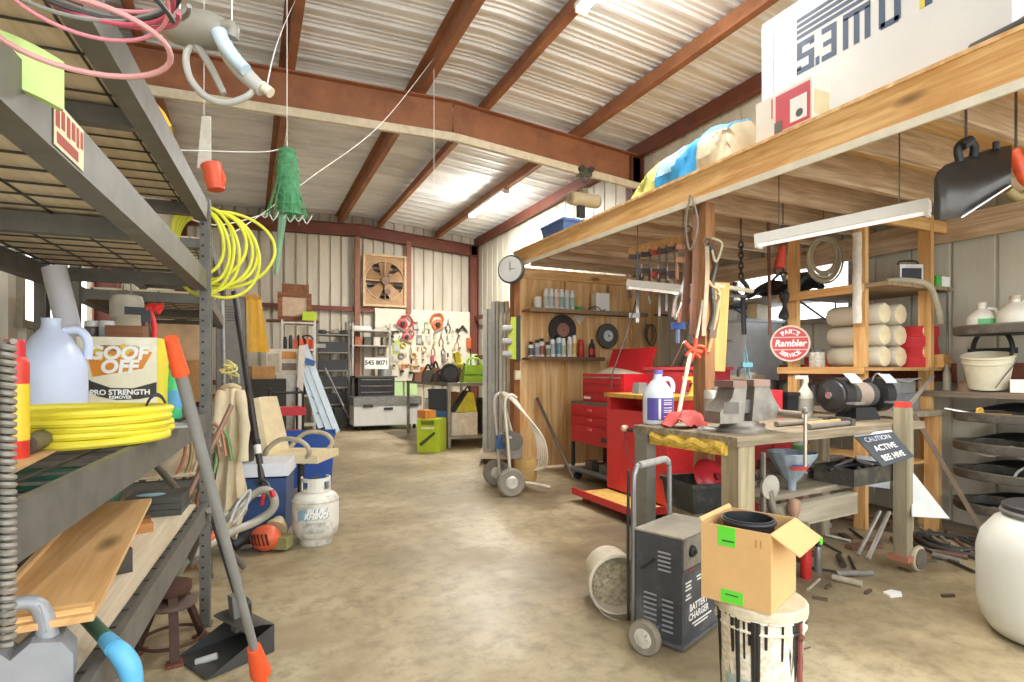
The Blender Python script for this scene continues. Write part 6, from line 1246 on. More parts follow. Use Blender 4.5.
# ================= FOREGROUND: CHARGER, CARTON, BUCKETS =================
t = T('battery_charger', 'black wheeled battery charger with louvres and a bent tube handle', 'charger', (1.66, 1.845, 0), R(20.8)); w, d, z0, z1 = .36, .225, .03, .485
BC = mt('#4a4c50', .5, .15, .25, 7, 0, '#8b8c88', .45)
MB().bx((0, 0, z0), (w, d, z1 - .006)).o('cabinet', BC, t, .004); MB().bx((-.004, -.006, z1 - .006), (w + .004, d + .004, z1 + .002)).o('top_plate', mt('#a39c8b', .6, .1, .12, 6, 0, '#7f786a', .6), t, .002)
lv = mt('#a3a5a6', .4, .4)
def louv(y0, y1, zs):
    mb = MB()
    for z in zs: mb.box((-.003, (y0 + y1) / 2, z), (.008, y1 - y0, .008), (0, R(25), 0))
    mb.o('louvres', lv, t, kind='stuff')
louv(.05, .11, [.33 + .019 * i for i in range(5)]); louv(.12, .18, [.08 + .022 * i for i in range(7)]) ; louv(.04, .09, [.07 + .022 * i for i in range(7)])
MB().box((-.002, .16, .34), (.006, .09, .012), (R(-38), 0, 0)).o('strap_mark', BLK, t)
MB().bx((.012, -.004, .345), (w - .01, .001, .475)).o('control_panel', mt('#8b8478', .5, .2, .3, 14), t); MB().bx((.0, -.005, .325), (w, .001, .343)).o('divider', mt('#5a5a5c', .4, .3), t)
for x in (.08, .2, .3): MB().lathe([(.026, 0), (.024, .012), (.012, .016), (.01, .024)], (x, -.004, .415), 16, (pi / 2, 0, 0)).o('dial', BLK, t)
letter(t, 'BATTERY', .042, PLA, lambda x, z: V((.155 + x, -.0012, .165 + z)), .0015, 'brand_lettering'); letter(t, 'CHARGER', .042, PLA, lambda x, z: V((.155 + x, -.0012, .125 + z)), .0015, 'brand_lettering')
mb = MB()
for i, (x, z, q) in enumerate(((.05, .28, .06), (.05, .265, .05), (.05, .25, .06), (.05, .225, .04), (.05, .21, .055), (.16, .285, .08), (.16, .27, .06), (.16, .09, .2), (.16, .075, .14))): mb.bx((x - q / 3, -.0015, z), (x + q * .6, -.0005, z + .007))
mb.o('small_print', PLA, t, kind='stuff'); MB().bx((.06, -.0016, .334), (.1, -.0056, .34)).o('red_mark', RED, t)
for y in (.03, .185): MB().bx((.28, y - .015, 0), (.33, y + .015, .012)).o('foot', STL, t, .003)
MB().bx((-.01, -.01, .012), (w + .01, d + .01, .03)).o('base_tray', mt('#6f7072', .4, .4), t, .004)
p = Euler((0, 0, R(20.8))).to_matrix().transposed() @ (W(643, 650, z=0) - V((1.676, 1.877, 0)))
for nm, yy, dx in (('wheel', p.y, p.x), ('wheel', p.y + .02, p.x + .46)):
    q = MB().lathe([(.045, -.018), (.066, -.02), (.072, -.012), (.072, .012), (.066, .02), (.045, .018)], (dx, yy, .072), 28, (0, pi / 2, 0)).o('wheel', mt('#8b8172', .7, 0, .2), t)
    k = MB(); k.lathe([(.001, -.022), (.03, -.022), (.046, -.016), (.046, .01), (.001, .01)], (dx, yy, .072), 24, (0, pi / 2, 0))
    for i in range(8): a = pi / 4 * i; k.box((dx - .018, yy + math.cos(a) * .028, .072 + math.sin(a) * .028), (.008, .022, .007), (a, 0, 0))
    k.o('hub', mt('#cfc9bd', .45, .1), q)
MB().cyl((p.x, p.y, .072), (p.x + .46, p.y + .02, .072), .009, n=8).o('axle', STL, t)
MB().tube([(.015, d + .02, .05), (.015, d + .02, .4), (.015, d + .02, .68), (.03, d + .02, .735), (.07, d + .02, .76), (w - .07, d + .02, .76), (w - .03, d + .02, .74), (w - .015, d + .02, .69), (w - .015, d + .02, .3)], .0125, 12, 5).o('tube_handle', mt('#8d8c8b', .35, .6, .12), t); MB().tube([(.06, d + .02, .76), (.2, d + .02, .76), (w - .06, d + .02, .76), (w - .03, d + .02, .742)], .017, 12, 4).o('foam_grip', mt('#97938c', .8, 0, .15, 30), t)
MB().tube([(.012, d + .045, .05), (.0, d + .04, .4), (.012, d + .045, .74)], .007, 8, 5).o('cable', BLK, t)
# cardboard box on bucket
t = T('open_carton', 'open cardboard box with green stickers standing on the paint streaked bucket', 'box', (1.589, 1.337, .3735), R(23)); t.scale = (1.03, 1.03, 1.09); bw, bd, bh, th = .28, .235, .25, .004
CB = mt('#d3a970', .8, 0, .05, 10)
mb = MB()
for a, b in (((0, 0, 0), (bw, bd, th)), ((0, 0, th), (th, bd, bh)), ((bw - th, 0, th), (bw, bd, bh)), ((th, 0, th), (bw - th, th, bh)), ((th, bd - th, th), (bw - th, bd, bh))): mb.bx(a, b)
mb.o('carton_body', CB, t)
MB().sheet(lambda u, v: (bw * u + .012 * v, -.085 * v, bh - .055 * v), 3, 6, .004).o('flap', CB, t)
MB().sheet(lambda u, v: (bw * u, bd + .01 * v, bh + .012 * v), 2, 2, .004).o('flap', CB, t)
GS = mt('#5fd035', .6, 0, .06)
MB().bx((-.0012, .115, .185), (.0, .175, .2485)).o('green_sticker', GS, t); MB().bx((-.0012, .09, .004), (.0, .165, .045)).o('green_sticker', GS, t); MB().bx((-.0016, .12, .2), (-.0012, .16, .205)).o('sticker_print', DGR, t); MB().bx((-.0016, .105, .028), (-.0012, .15, .032)).o('sticker_print', DGR, t)
MB().bx((bw * .9, -.089, bh - .07), (bw * .98, -.085, bh - .05)).o('green_sticker', GS, t)
mb = MB(); 
for y in (.03, .045): mb.bx((-.0012, y, .2), (0, y + .004, .225))
mb.o('carton_print', mt('#b08a52', .8), t)
c = V((1.589, 1.337, 0)) + Euler((0, 0, R(23))).to_matrix() @ V((.145, .125, 0))
bucket('nested_bucket', 'black plastic pail stacked inside the open cardboard box', (c.x, c.y, .381), .09, .275, mt('#2d2d31', .35, 0, .2), 0, tp=.85, cat='pail', rings=3, bail=False)
# paint streaked bucket
M, nt, B_, tc = base('paint_streaked_pail'); mp = nt.nodes.new('ShaderNodeMapping'); mp.inputs['Scale'].default_value = (22, 22, 1.6); nt.links.new(tc.outputs['Object'], mp.inputs[0])
n = nd(nt, 'ShaderNodeTexNoise', Scale=1, Detail=4, Roughness=.6); nt.links.new(mp.outputs[0], n.inputs['Vector']); r_a = ramp(nt, [(.54, (0, 0, 0)), (.57, (1, 1, 1))]); nt.links.new(n.outputs[0], r_a.inputs[0])
n2 = nd(nt, 'ShaderNodeTexNoise', Scale=60, Detail=3); nt.links.new(tc.outputs['Object'], n2.inputs['Vector']); r_b = ramp(nt, [(.4, lin('#d5c6a8')), (.6, lin('#eee6d4'))]); nt.links.new(n2.outputs[0], r_b.inputs[0])
nt.links.new(mixc(nt, r_a.outputs[0], r_b.outputs[0], lin('#2d2a28')), B_.inputs['Base Color']); B_.inputs['Roughness'].default_value = .6
t = bucket('paint_bucket', 'cream bucket streaked with black paint drips under the cardboard box', (1.695, 1.475, 0), .15, .345, M, 0, tp=.9, rim=M, bail=False)
MB().lathe([(.001, .36), (.158, .36), (.16, .372), (.001, .3725)][::-1] if 0 else [(.156, .335), (.16, .34), (.16, .365), (.152, .372), (.001, .373)], n=32).o('lid', mt('#cfc4a8', .6, 0, .15, 20, .4), t)
for a, zb_, rr in ((-1.5, .2, .006), (-1.36, .02, .008), (-1.2, .19, .004), (-1.08, .26, .005), (-.98, .1, .011), (-.9, .0, .009), (-.72, .24, .005), (-.35, .2, .004)): MB().tube([(math.sin(a) * (.1375 + .0365 * z), -math.cos(a) * (.1375 + .0365 * z), z) for z in (.335, .25, zb_ + .005)], lambda u: rr * (1.2 - .4 * u), 8, 3).o('paint_drip', mt('#262423', .35), t)
MB().sheet(lambda u, v: (math.sin(-1.75 + .8 * u) * (.139 + .0037 * v), -math.cos(-1.75 + .8 * u) * (.139 + .0037 * v), .02 + .1 * v), 8, 2, .001).o('faded_label', mt('#a9b7ae', .6, 0, .25, 20), t)
for a in (.15, ): MB().tube([(math.sin(a) * .15, -math.cos(a) * .15, z) for z in (.33, .2, .02)], .009, 6).o('paint_run', mt('#8a4a42', .5), t)
MB().tube([(math.sin(a) * .166, -math.cos(a) * .166, .28 - .1 * (a - .1)) for a in (.1, .4, .8, 1.2)], .003, 6, 3).o('bail_handle', STL, t)
MB().ball((math.sin(.13) * .155, -math.cos(.13) * .155, .28), .013).o('bail_boss', RST, t)
# tipped bucket with set cement
mo = W(619, 588, t=2.75); mo.z = .142; ax = V((.35, .85, -.03)).normalized(); q = ax.to_track_quat('-Z', 'Y').to_euler()
t = bucket('cement_bucket', 'tipped white bucket of set cement lying against the battery charger', mo + ax * .27, .142, .27, mt('#d8cdb6', .55, 0, .12, 9, 0, '#9a8d74', .5), 0, rot=q, tp=.85, bail=False, rings=1)
MB().lathe([(.128, .19), (.06, .215), (.001, .2)], n=26).o('set_cement', mt('#b9ab8e', .9, 0, .45, 45, 1), t)
MB().tube([(math.cos(a) * .148, math.sin(a) * .148, .24 - .09 * math.sin(a)) for a in [pi + pi * i / 10 for i in range(11)]], .003, 6).o('bail_handle', STL, t)
t.location.z += 0
# red and chrome bits behind the carton
MB().box(W(808, 560, t=2.6), (.05, .05, .2)).top('red_bottle', mt('#c22d2c', .4), 'red tube standing on the floor just right of the cardboard box', 'bottle', bev=.015) if 0 else None
p = W(806, 578, z=0); can('red_canister', 'red canister on the floor just right of the cardboard box', (p.x, p.y, 0), .03, .19, mt('#c22d2c', .4), mt('#b9b4aa', .3, .6), cat='canister')
p = W(818, 572, z=0); can('steel_canister', 'slim steel canister beside the red canister on the floor', (p.x, p.y, 0), .022, .15, mt('#8f8b84', .35, .5), BLK, cat='canister')
# ================= PAINT SPRAYER =================
t = T('paint_sprayer', 'wheeled airless paint sprayer with looped white hoses beside the partition', 'sprayer', (2.3, 5.07, 0), AISLE - R(8)); SP = mt('#d2cbbb', .4, .2, .12)
for s in (-1, 1):
    wq = MB().lathe([(.07, -.03), (.12, -.035), (.135, -.02), (.135, .02), (.12, .035), (.07, .03)], (s * .27, -.02, .135), 28, (0, pi / 2, 0)).o('wheel', mt('#8a8376', .75, 0, .15), t); MB().lathe([(.001, -.035), (.05, -.04), (.075, -.02), (.075, .02), (.05, .04), (.001, .035)], (s * .27, -.02, .135), 22, (0, pi / 2, 0)).o('hub', mt('#d9d5cb', .35, .4), wq)
    MB().tube([(s * .19, .0, .1), (s * .19, -.03, .5), (s * .19, -.06, .88), (s * .19, -.0, .96), (s * .19, .06, .93)], .015, 10, 5).o('handle_tube', SP, t)
    MB().tube([(s * .19, .0, .12), (s * .19, .2, .1), (s * .19, .4, .05)], .015, 8, 4).o('runner', SP, t)
MB().cyl((-.27, -.02, .135), (.27, -.02, .135), .014, n=10).o('axle', SP, t); MB().tube([(-.19, .0, .55), (.19, .0, .55)], .012, 8).o('crossbar', SP, t)
MB().cyl((-.08, .06, .5), (.12, .06, .5), .09, n=18).o('motor', mt('#6f6c66', .4, .3), t); MB().box((.02, .08, .42), (.16, .14, .18)).o('gear_housing', mt('#8f8b82', .4, .4), t, .02)
MB().box((-.12, .02, .47), (.1, .14, .13)).o('control_box', mt('#3f74b8', .4), t, .015); MB().box((-.172, .02, .48), (.004, .09, .07)).o('blue_label', mt('#8fb4dd', .4), t)
MB().cyl((.0, .14, .16), (.0, .12, .42), .028, n=12).o('fluid_pump', STL, t); MB().lathe([(.1, .1), (.11, .12), (.12, .32)], (.05, .2, .0), 20).o('paint_pail', mt('#c9a566', .6), t)
for i in range(6):
    o = .02 * i; MB().tube([(-.1 + o, .1, .5), (-.16 + o * 1.3, .02, .8), (-.1 + o * 2, -.02, .97 - o * .3), (.05 + o * 2, .1, .9 - o), (.1 + o * 2.4, .28, .55), (.08 + o * 2, .3 + o * .3, .28), (.0 + o, .22, .2)], .008, 8, 6).o('hose', mt('#ded6c4', .5, 0, .08), t)
MB().cyl(V((W(537, 398, y=PYW - .062).x, PYW - .062, W(537, 398, y=PYW - .062).z)), W(573, 478, z=.012), .018, n=8).top('steel_tube', mt('#6f655c', .45, .4), 'dark steel tube leaning against the plywood left of the red chest', 'tube')
# ================= REAR SHELF UNIT AND COUNTER =================
P1, P2, P3 = W(861, x=4.2), W(794, x=4.2), W(926, x=4.75)
t = T('rear_shelf', 'pine post shelf unit against the right wall behind the grinder', 'shelf')
for p, h, m in ((P1, 2.39, PINE[2]), (P2, 2.39, PINE[2]), (P3, 2.39, PINE[2])): MB().bx((p.x - .02, p.y - .045, 0), (p.x + .02, p.y + .045, h)).o('post', m, t, .004)
yA, yB = P1.y + .02, P2.y + .1
mb = MB(); mb.bx((4.16, 2.5, 1.815), (4.98, yB, 1.845)); mb.o('shelf_board', wood('#a8906e', '#7c684c', 1), t, .003); MB().bx((4.14, P1.y - .05, 1.785), (4.165, yB + .02, 1.85)).o('shelf_lip', PINE[1], t, .003)
MB().bx((4.16, 2.5, 1.195), (4.98, yB, 1.22)).o('shelf_board', wood('#c39a64', '#9a7344', 1), t, .003); MB().bx((4.14, P1.y - .05, 1.17), (4.165, yB + .02, 1.225)).o('shelf_lip', PINE[1], t, .003)
MB().bx((4.18, 2.53, 2.27), (4.98, 2.57, 2.36)).o('top_rail', PINE[0], t, .003)
MB().cyl((4.9, 2.5, 1.845), (4.9, 2.5, 1.2), .008, n=6).o('tie_rod', DST, t)
t = T('rear_counter', 'long rough wooden counter along the right wall behind the bench', 'counter'); MB().bx((4.25, 2.42, .86), (4.70, 5.7, .9)).o('countertop', GREYW[1], t, .004)
for x, y in ((4.3, 2.47), (4.65, 2.47), (4.3, 3.9), (4.3, 5.6), (4.65, 5.6)): MB().bx((x - .04, y - .04, 0), (x + .04, y + .04, .86)).o('leg', PINE[2], t)
MB().bx((4.35, 2.5, .5), (4.65, 3.8, .52)).o('lower_board', PINE[1], t)
# rolls on lower shelf
CRD = mt('#d3cab4', .65, 0, .05)
k = 0
for r in range(3):
    for c in range(2):
        z = 1.2205 + .083 + r * .167; x = 4.42 + c * .2
        t = T('paper_roll', '%s roll, %s' % ('cream capped', ['bottom left of the stack', 'bottom right of the stack', 'middle left of the stack', 'middle right of the stack', 'top left of the stack', 'top right of the stack'][k]) + ' on the rear shelf', 'roll', (x, 2.68, z), 0, 'cream rolls stacked on the rear shelf'); k += 1
        MB().lathe([(.078, 0), (.083, .01), (.083, .42), (.07, .44)], n=8, rot=(-pi / 2, 0, 0)).o('roll', CRD, t, ang=60); MB().lathe([(.001, -.004), (.05, -.004), (.074, .001)], n=16, rot=(-pi / 2, 0, 0)).o('end_cap', mt('#e6d6ae', .6), t)
for i in range(4): 
    t = carton('red_packet', 'red and white packet, %s from the bottom of the stack on the rear shelf' % ordn(i), (4.82, 2.66, 1.2205 + i * .081), .2, .18, .08, mt('#c9333a', .5), R(5 * (-1) ** i), 'red packets on the rear shelf', tape=False); MB().bx((-.09, -.0915, .02), (.02, -.0902, .06)).o('white_panel', PLA, t)
for i, (px, py, c, l, r, h) in enumerate(((825, 366, '#cfd0c8', 'clear jar of screws at the left end of the lower rear shelf', .06, .13),)): 
    p = W(px, x=4.35); can('screw_jar', l, (4.25, p.y, 1.2205), r, h, mt('#b9b2a2', .25, 0, .4, 60), mt('#5f5a52', .4), capr=.95, caph=.025, cat='jar')
carton('red_carton', 'red carton left of the clear screw jar on the lower rear shelf', (4.36, 3.2, 1.2205), .12, .16, .09, mt('#c84a3c', .5), 0, tape=False); carton('small_carton', 'small tan carton right of the red packets', (4.86, 2.52, 1.2205 + .081 * 0), .1, .08, .1, mt('#d3a262', .6), 0, tape=False)
# upper shelf goods
t = T('radio', 'small silver and black radio on the upper rear shelf', 'radio', (4.64, 2.64, 1.8455), FACE); MB().bx((-.09, -.04, 0), (.09, .04, .17)).o('case', mt('#c8c8c4', .35, .3), t, .02); MB().bx((-.075, -.043, .03), (.075, -.04, .14)).o('grille', BLK, t); MB().tube([(-.08, 0, .17), (-.06, 0, .2), (.06, 0, .2), (.08, 0, .17)], .006, 8, 4).o('handle', BLK, t)
carton('yellow_carton', 'tan carton behind the green and white box on the upper rear shelf', (4.9, 2.75, 1.8455), .22, .2, .13, mt('#c9a25c', .6), 0, tape=False)
t = carton('green_carton', 'green and white box at the right end of the upper rear shelf', (4.9, 2.58, 1.8455), .18, .1, .085, PLA, 0, tape=False); MB().bx((-.0915, -.0515, .0), (-.02, .0515, .086)).o('green_panel', mt('#55b04f', .5), t)
t = T('hand_tool_heap', 'black bent handle lying along the upper rear shelf', 'tool', (4.32, 2.95, 1.8595)); MB().tube([(-.06, .3, 0), (0, .1, .0), (.08, -.12, .0), (.14, -.25, .0)], .014, 8, 5).o('handle', BLK, t)
MB().tube([V((4.3, 2.6, 1.86)), V((4.42, 2.55, 1.87)), V((4.6, 2.48, 1.84)), V((4.7, 2.47, 1.7)), V((4.74, 2.46, 1.55))], .022, 8, 5).top('grey_strap', mt('#b0a78f', .7, 0, .2), 'drooping grey strap hanging off the upper rear shelf', 'strap')
c = W(826, 256, x=4.2) + V((-.03, 0, 0)); t = T('wire_coil', 'oval coil of grey brown wire hung between the pine posts', 'wire', c)
for i in range(9): MB().torus((.01 * (i % 3), .008 * (i % 2), -.004 * i), .105 + .006 * i, .0085, (pi / 2, 0, R(-38)), 30, 6, .85, 1.22).o('loop', mt(('#8f8468', '#a1957a', '#7d7358')[i % 3], .6, 0, .15), t)
MB().cyl((0, 0, .12), (0, 0, ZD - c.z), .004, n=6).o('hanger_wire', DST, t)
# white sleeve on post
p = V((P1.x - .065, P1.y - .02, 1.52)); MB().sheet(lambda u, v: (p.x - .012 - .01 * math.sin(u * pi) + .004 * math.sin(v * 23), p.y - .035 + .07 * u, 1.55 + .68 * v), 5, 20, .004).top('paper_strip', mt('#dedacf', .6, 0, .12, 25), 'long crinkled white strip pinned to the middle pine post', 'strip')
# Rambler sign
p = W(790, 343.5, x=4.1); t = T('round_sign', 'round red and white PARTS Rambler SERVICE sign on the left pine post', 'sign', p, FACE - R(20)); r = .152
MB().lathe([(.001, 0), (r, 0), (r, .008), (.001, .0081)], (0, 0, 0), 40, (pi / 2, 0, 0)).o('disc', mt('#c73236', .4, 0, .08), t); MB().lathe([(r * .91, .0085), (r, .0085), (r, .0105), (r * .91, .0105), (r * .91, .0085)], (0, 0, 0), 40, (pi / 2, 0, 0), cap=False).o('white_rim', mt('#e0c9b4', .45), t)
for z, h in ((.052, .006), (-.052, .006)): MB().box((0, -.0095, z), (2 * math.sqrt((r * .9) ** 2 - z * z), .002, h)).o('white_stripe', mt('#e6d3c0', .45), t)
MB().cyl((0, 0, 0), Euler((0, 0, FACE - R(20))).to_matrix().transposed() @ (V((4.19, P2.y, p.z)) - p), .012, n=8).o('mounting_peg', DST, t)
def arc(R0, a0): return lambda x, y: V((math.sin(a0 + x / R0) * (R0 + y), -.0115, math.cos(a0 + x / R0) * (R0 + y)))
letter(t, 'PARTS', .05, PLA, arc(.098, 0), .002); letter(t, 'Rambler', .076, PLA, front(0, -.0115, .0), .0025, shear=.2, sx=.92)
letter(t, 'SERVICE', .045, PLA, lambda x, y: V((math.sin(x / .1) * (.1 - y), -.0115, -math.cos(x / .1) * (.1 - y))), .002)
# cabinets and clutter under the right window
t = T('grey_cabinet', 'pale grey metal cabinet under the right window', 'cabinet', (4.72, 4.45, .9005)); MB().bx((-.22, -.36, 0), (.22, .36, .2)).o('plinth', DGR, t); MB().bx((-.26, -.4, .2), (.26, .4, .78)).o('body', mt('#ccd3d6', .4, .3, .1), t, .008); MB().bx((-.28, -.42, .78), (.28, .42, .81)).o('top', mt('#a8b0b2', .4, .3), t, .004)
for y in (-.39, .01): d_ = MB().bx((-.272, y, .22), (-.26, y + .38, .75)).o('door', mt('#c6ccce', .4, .3, .08), t, .004); MB().box((-.282, y + .19, .6), (.02, .14, .02)).o('handle', STL, d_, .003)
for i, (y, w_, h, c, l, z) in enumerate(((4.7, .3, .1, '#8fa6c4', 'blue grey plastic case left end of the grey cabinet top', 0), (4.38, .26, .12, '#dfe3e6', 'white plastic case in the middle of the grey cabinet top', 0), (4.38, .24, .09, '#4f6f9c', 'blue folder stacked on the white plastic case', .1215), (4.1, .1, .17, '#c9b48a', 'tan box right end of the grey cabinet top', 0))): carton('plastic_case', l, (4.7, y, 1.711 + z), .3, w_, h, mt(c, .4), R(8 * (i - 1)), tape=False)
t = T('black_tool_bag', 'black tool bag on a hanging board under the right window', 'bag', (4.6, 3.75, 1.93)); MB().sheet(lambda u, v: (-.15 + .3 * u, -.3 + .6 * v, .1 * math.sin(u * pi) * (1 - .6 * v) + .03 * math.sin(v * 12)), 10, 14, .05).o('body', BLK, t); MB().tube([(-.05, -.2, .1), (-.05, -.05, .19), (-.05, .1, .1)], .012, 8, 4).o('handle', DGR, t)
t = T('hanging_board', 'narrow grey shelf under the right window carrying the black bag', 'shelf', (4.6, 3.85, 1.86)); MB().bx((-.22, -.4, 0), (.42, .45, .03)).o('shelf_board', mt('#8b8a83', .5, .1), t, .003)
for y in (-.35, .4): MB().tube([(.42, y, 0), (.42, y, -.25), (-.15, y, 0)], .01, 6).o('bracket', DST, t)
for i, (y, w_, c, l) in enumerate(((3.95, .3, '#8f4a35', 'reddish brown box on the rear counter below the grey cabinet'), (5.0, .34, '#9a5a3c', 'brown box on the rear counter beside the loft post'), (5.35, .26, '#7f4030', 'dark red brown box at the far end of the rear counter'))): 
    carton('wooden_box', l, (4.36, y, .9005), .22, w_, .2, wood(c, '#5f3524', 1), 0, tape=False); carton('paper_pad', ('cream pad on the reddish brown box', 'cream pad on the brown box beside the loft post', 'cream pad on the far red brown box')[i], (4.36, y, 1.1025), .2, w_ * .9, .05, mt('#cdbf9f', .7), R(4), tape=False)
carton('notepad_box', 'white upright carton on the rear counter behind the yellow spray bottle', (4.36, 5.68, .9005), .1, .1, .26, PLA, 0, tape=False)
MB().bx((3.2, 3.52, 1.3), (3.22, 3.66, 1.95)).top('plywood_offcut', PLY[2], 'upright pale plywood offcut right of the loft post', 'board') if 0 else MB().box(V((PP.x + .03, PP.y, 1.82)).lerp(W(752, 291, t=4.45), .26) + V((.012, .026, -.3)), (.13, .02, .66), (0, R(3), FACE)).top('plywood_offcut', wood('#e0b96f', '#c99c52', 2), 'upright pale plywood offcut hung right of the loft post', 'board')
# ================= HANGING TOOLS =================
def up(p): return V((p.x, p.y, 2.4))
rail = [W(630, 258, t=5.3), W(700, 252, t=4.7)]
MB().beam(V((rail[0].x, rail[0].y, 2.32)), V((rail[1].x, rail[1].y, 2.32)), .04, .08).top('clamp_rail', PINE[0], 'short pine rail under the joists carrying the bar clamps', 'rail')
for i, (px, L, c, l) in enumerate(((637, .66, '#4b4744', 'longest dark bar clamp at the left of the clamp row'), (650, .5, '#3a3938', 'black bar clamp second in the clamp row'), (660, .62, '#b3403a', 'red bar clamp third in the clamp row'), (667, .58, '#4d3f42', 'dark red bar clamp fourth in the clamp row'), (676, .66, '#56484a', 'brownish bar clamp fifth in the clamp row'), (685, .4, '#c28f6a', 'tan bar clamp sixth in the clamp row'))):
    p = rail[0].lerp(rail[1], (px - 630) / 70); t = T('bar_clamp', l, 'clamp', (p.x - .018, p.y - .04, 2.3), FACE, 'bar clamps under the joists')
    MB().box((0, 0, -L / 2), (.03 if i == 0 else .02, .008, L)).o('bar', mt('#6d6964', .4, .6), t); MB().box((-.03, 0, -.05), (.1, .025, .04)).o('fixed_jaw', mt(c, .45), t, .006); MB().box((-.03, 0, -L * (.9 if i == 0 else .4)), (.1, .025, .045)).o('sliding_jaw', mt(c, .45), t, .006)
    MB().cyl((-.07, 0, -L * .4 - .07), (-.07, 0, -L * .4 + .06), .007, n=8).o('screw', STL, t); MB().cyl((-.07, 0, -L * .4 - .17), (-.07, 0, -L * .4 - .06), .016, n=10).o('grip', mt(c, .45), t)
# belts and straps on the post
for i, (px, y0_, y1_, c, w_, l) in enumerate(((688, 232, 322, '#7a5038', .05, 'brown leather belt at the left on the loft post'), (696, 214, 335, '#8c6046', .05, 'long red brown belt hanging over the loft post'), (716, 300, 338, '#6d5446', .05, 'brown strap at the right on the loft post'), (707, 245, 336, '#b3a184', .03, 'tan webbing strap in the middle of the loft post'))):
    T_ = (4.1, 4.012, 3.945, 3.94)[i]; a, b = W(px, y0_, t=T_), W(px - 2, y1_, t=T_); t = T('belt', l, 'belt', (0, 0, 0), 0, 'belts on the loft post')
    nv = V((-.42, -.9, 0)) * .004
    MB().sheet(lambda u, v: a.lerp(b, v) + V((.9, -.42, 0)) * (w_ * (u - .5)) + V((.01 * math.sin(v * 5), 0, 0)), 2, 10, .006).o('strap', mt(c, .6, 0, .2), t); MB().torus(a + V((0, 0, .02)), .025, .006, (pi / 2, 0, FACE), 18).o('ring', DST, t)
    if i == 0: MB().cyl(a + V((0, 0, .04)), (a.x, a.y, 2.4), .005, n=6).o('hook', DST, t)
for i, (pts, r, c, l, n_) in enumerate((([(709, 243), (716, 262), (712, 285), (714, 312), (709, 330)], .016, '#4a453f', 'thick black hose hanging down the loft post', 'hose'), ([(706, 278), (712, 286), (719, 292), (716, 318), (708, 352)], .014, '#b99c6a', 'tan bent tube hanging right of the loft post', 'bent_tube'), ([(703, 300), (700, 320), (696, 340)], .01, '#d6cdb8', 'white stick hanging on the loft post', 'stick'), ([(712, 238), (722, 244), (716, 262), (712, 250)], .009, '#c4bc9a', 'pale looped cord on top of the loft post', 'cord'), ([(690, 195), (686, 225), (690, 250), (698, 225), (692, 196)], .007, '#8f8574', 'thin grey wire loop hung from the loft beam', 'wire'))):
    MB().tube([(W(x, y, x=2.853) if i == 4 else W(x, y, t=(3.958, 3.955, 3.958, 3.94)[i])) for x, y in pts], r, 8, 5).top(n_, mt(c, .55, 0, .15), l, n_.replace('_', ' '))
# colourful handles below the tube lamp
for i, (px, py, c, l) in enumerate(((679, 300, '#c9c3b8', 'white handled pruner'), (685, 308, '#d08a6c', 'salmon handled pruner'), (691, 306, '#2f4f9a', 'blue handled pruner'), (698, 315, '#c2363a', 'red handled pruner'))):
    p = W(px, py, t=4.35 - .03 * i); t = T('pruner', l + ' hung left of the loft post', 'pruner', p, FACE, 'pruners hung left of the loft post', rot=(0, R(14), FACE))
    for s in (-1, 1): MB().tube([(0, 0, .06), (s * .03, 0, 0), (s * .018, 0, -.14)], .011, 8, 4).o('grip', mt(c, .45), t)
    MB().box((0, 0, .12), (.03, .012, .14), tp=.4).o('blade', STL, t, .003)
p = W(678, 326, t=4.3); t = T('hand_plane', 'blue bodied tool hung below the pruners', 'tool', p, FACE); MB().box((0, 0, 0), (.1, .05, .05)).o('body', mt('#3d67b4', .4), t, .015); MB().cyl((0, 0, -.02), (0, 0, -.13), .016, n=10).o('handle', mt('#8fa6cf', .4), t)
t = T('orange_clamp', 'orange red spring clamps hooked together above the vise', 'clamp', (0, 0, 0)); 
for i, pts in enumerate((([(684, 342), (693, 350), (702, 352)]), ([(688, 365), (694, 352), (696, 338)]), ([(700, 358), (692, 350), (686, 356)]), ([(695, 346), (704, 347), (706, 354)]))): MB().tube([W(x, y, t=3.9) for x, y in pts], .017 - .002 * i, 8, 4).o('jaw', mt('#d9502f', .4), t)
q = W(695, 344, t=3.9); MB().cyl(q, (PP.x - .04, PP.y, q.z + .06), .006, n=6).o('hook', DST, t)
for i, (a_, b_, c, l) in enumerate(((bn(.3, .66, BZ + .004), W(690, 354, t=3.9), '#c8b9a0', 'pale wooden handle slanting up behind the clear jug'), (V((3.63, 3.9, 1.244)), V((3.86, 4.26, 1.47)), '#3a3734', 'black handle slanting above the dark red box'))): MB().cyl(a_, b_, .014, n=8).top('wooden_stick' if i == 0 else 'black_rod', mt(c, .5), l, 'stick')
# chain hook and rods
t = T('chain_hook', 'black chain with hook hanging from the joists before the window', 'chain', (0, 0, 0)); q = W(741, 245, t=4.9); mb = MB()
for i in range(7): mb.torus(q + V((0, 0, -.045 * i)), .026, .007, (pi / 2, 0, FACE + (pi / 2 if i % 2 else 0)), 14, 6, .7, 1.2)
mb.o('chain', mt('#3c3630', .5, .4), t, kind='stuff'); MB().tube([q + V((0, 0, -.3)), q + V((.06, -.02, -.38)), q + V((.02, -.01, -.46)), q + V((-.06, .02, -.4)), q + V((-.05, .02, -.33))], .02, 10, 5).o('hook', mt('#3c3630', .5, .4), t)
MB().tube([q + V((.02, 0, -.46)), q + V((.05, .02, -.6)), q + V((.07, .03, -.78))], .022, 10, 4).o('black_strap', BLK, t); MB().cyl(q + V((0, 0, .03)), (q.x, q.y, 2.6), .008, n=6).o('hanger_rod', DST, t)
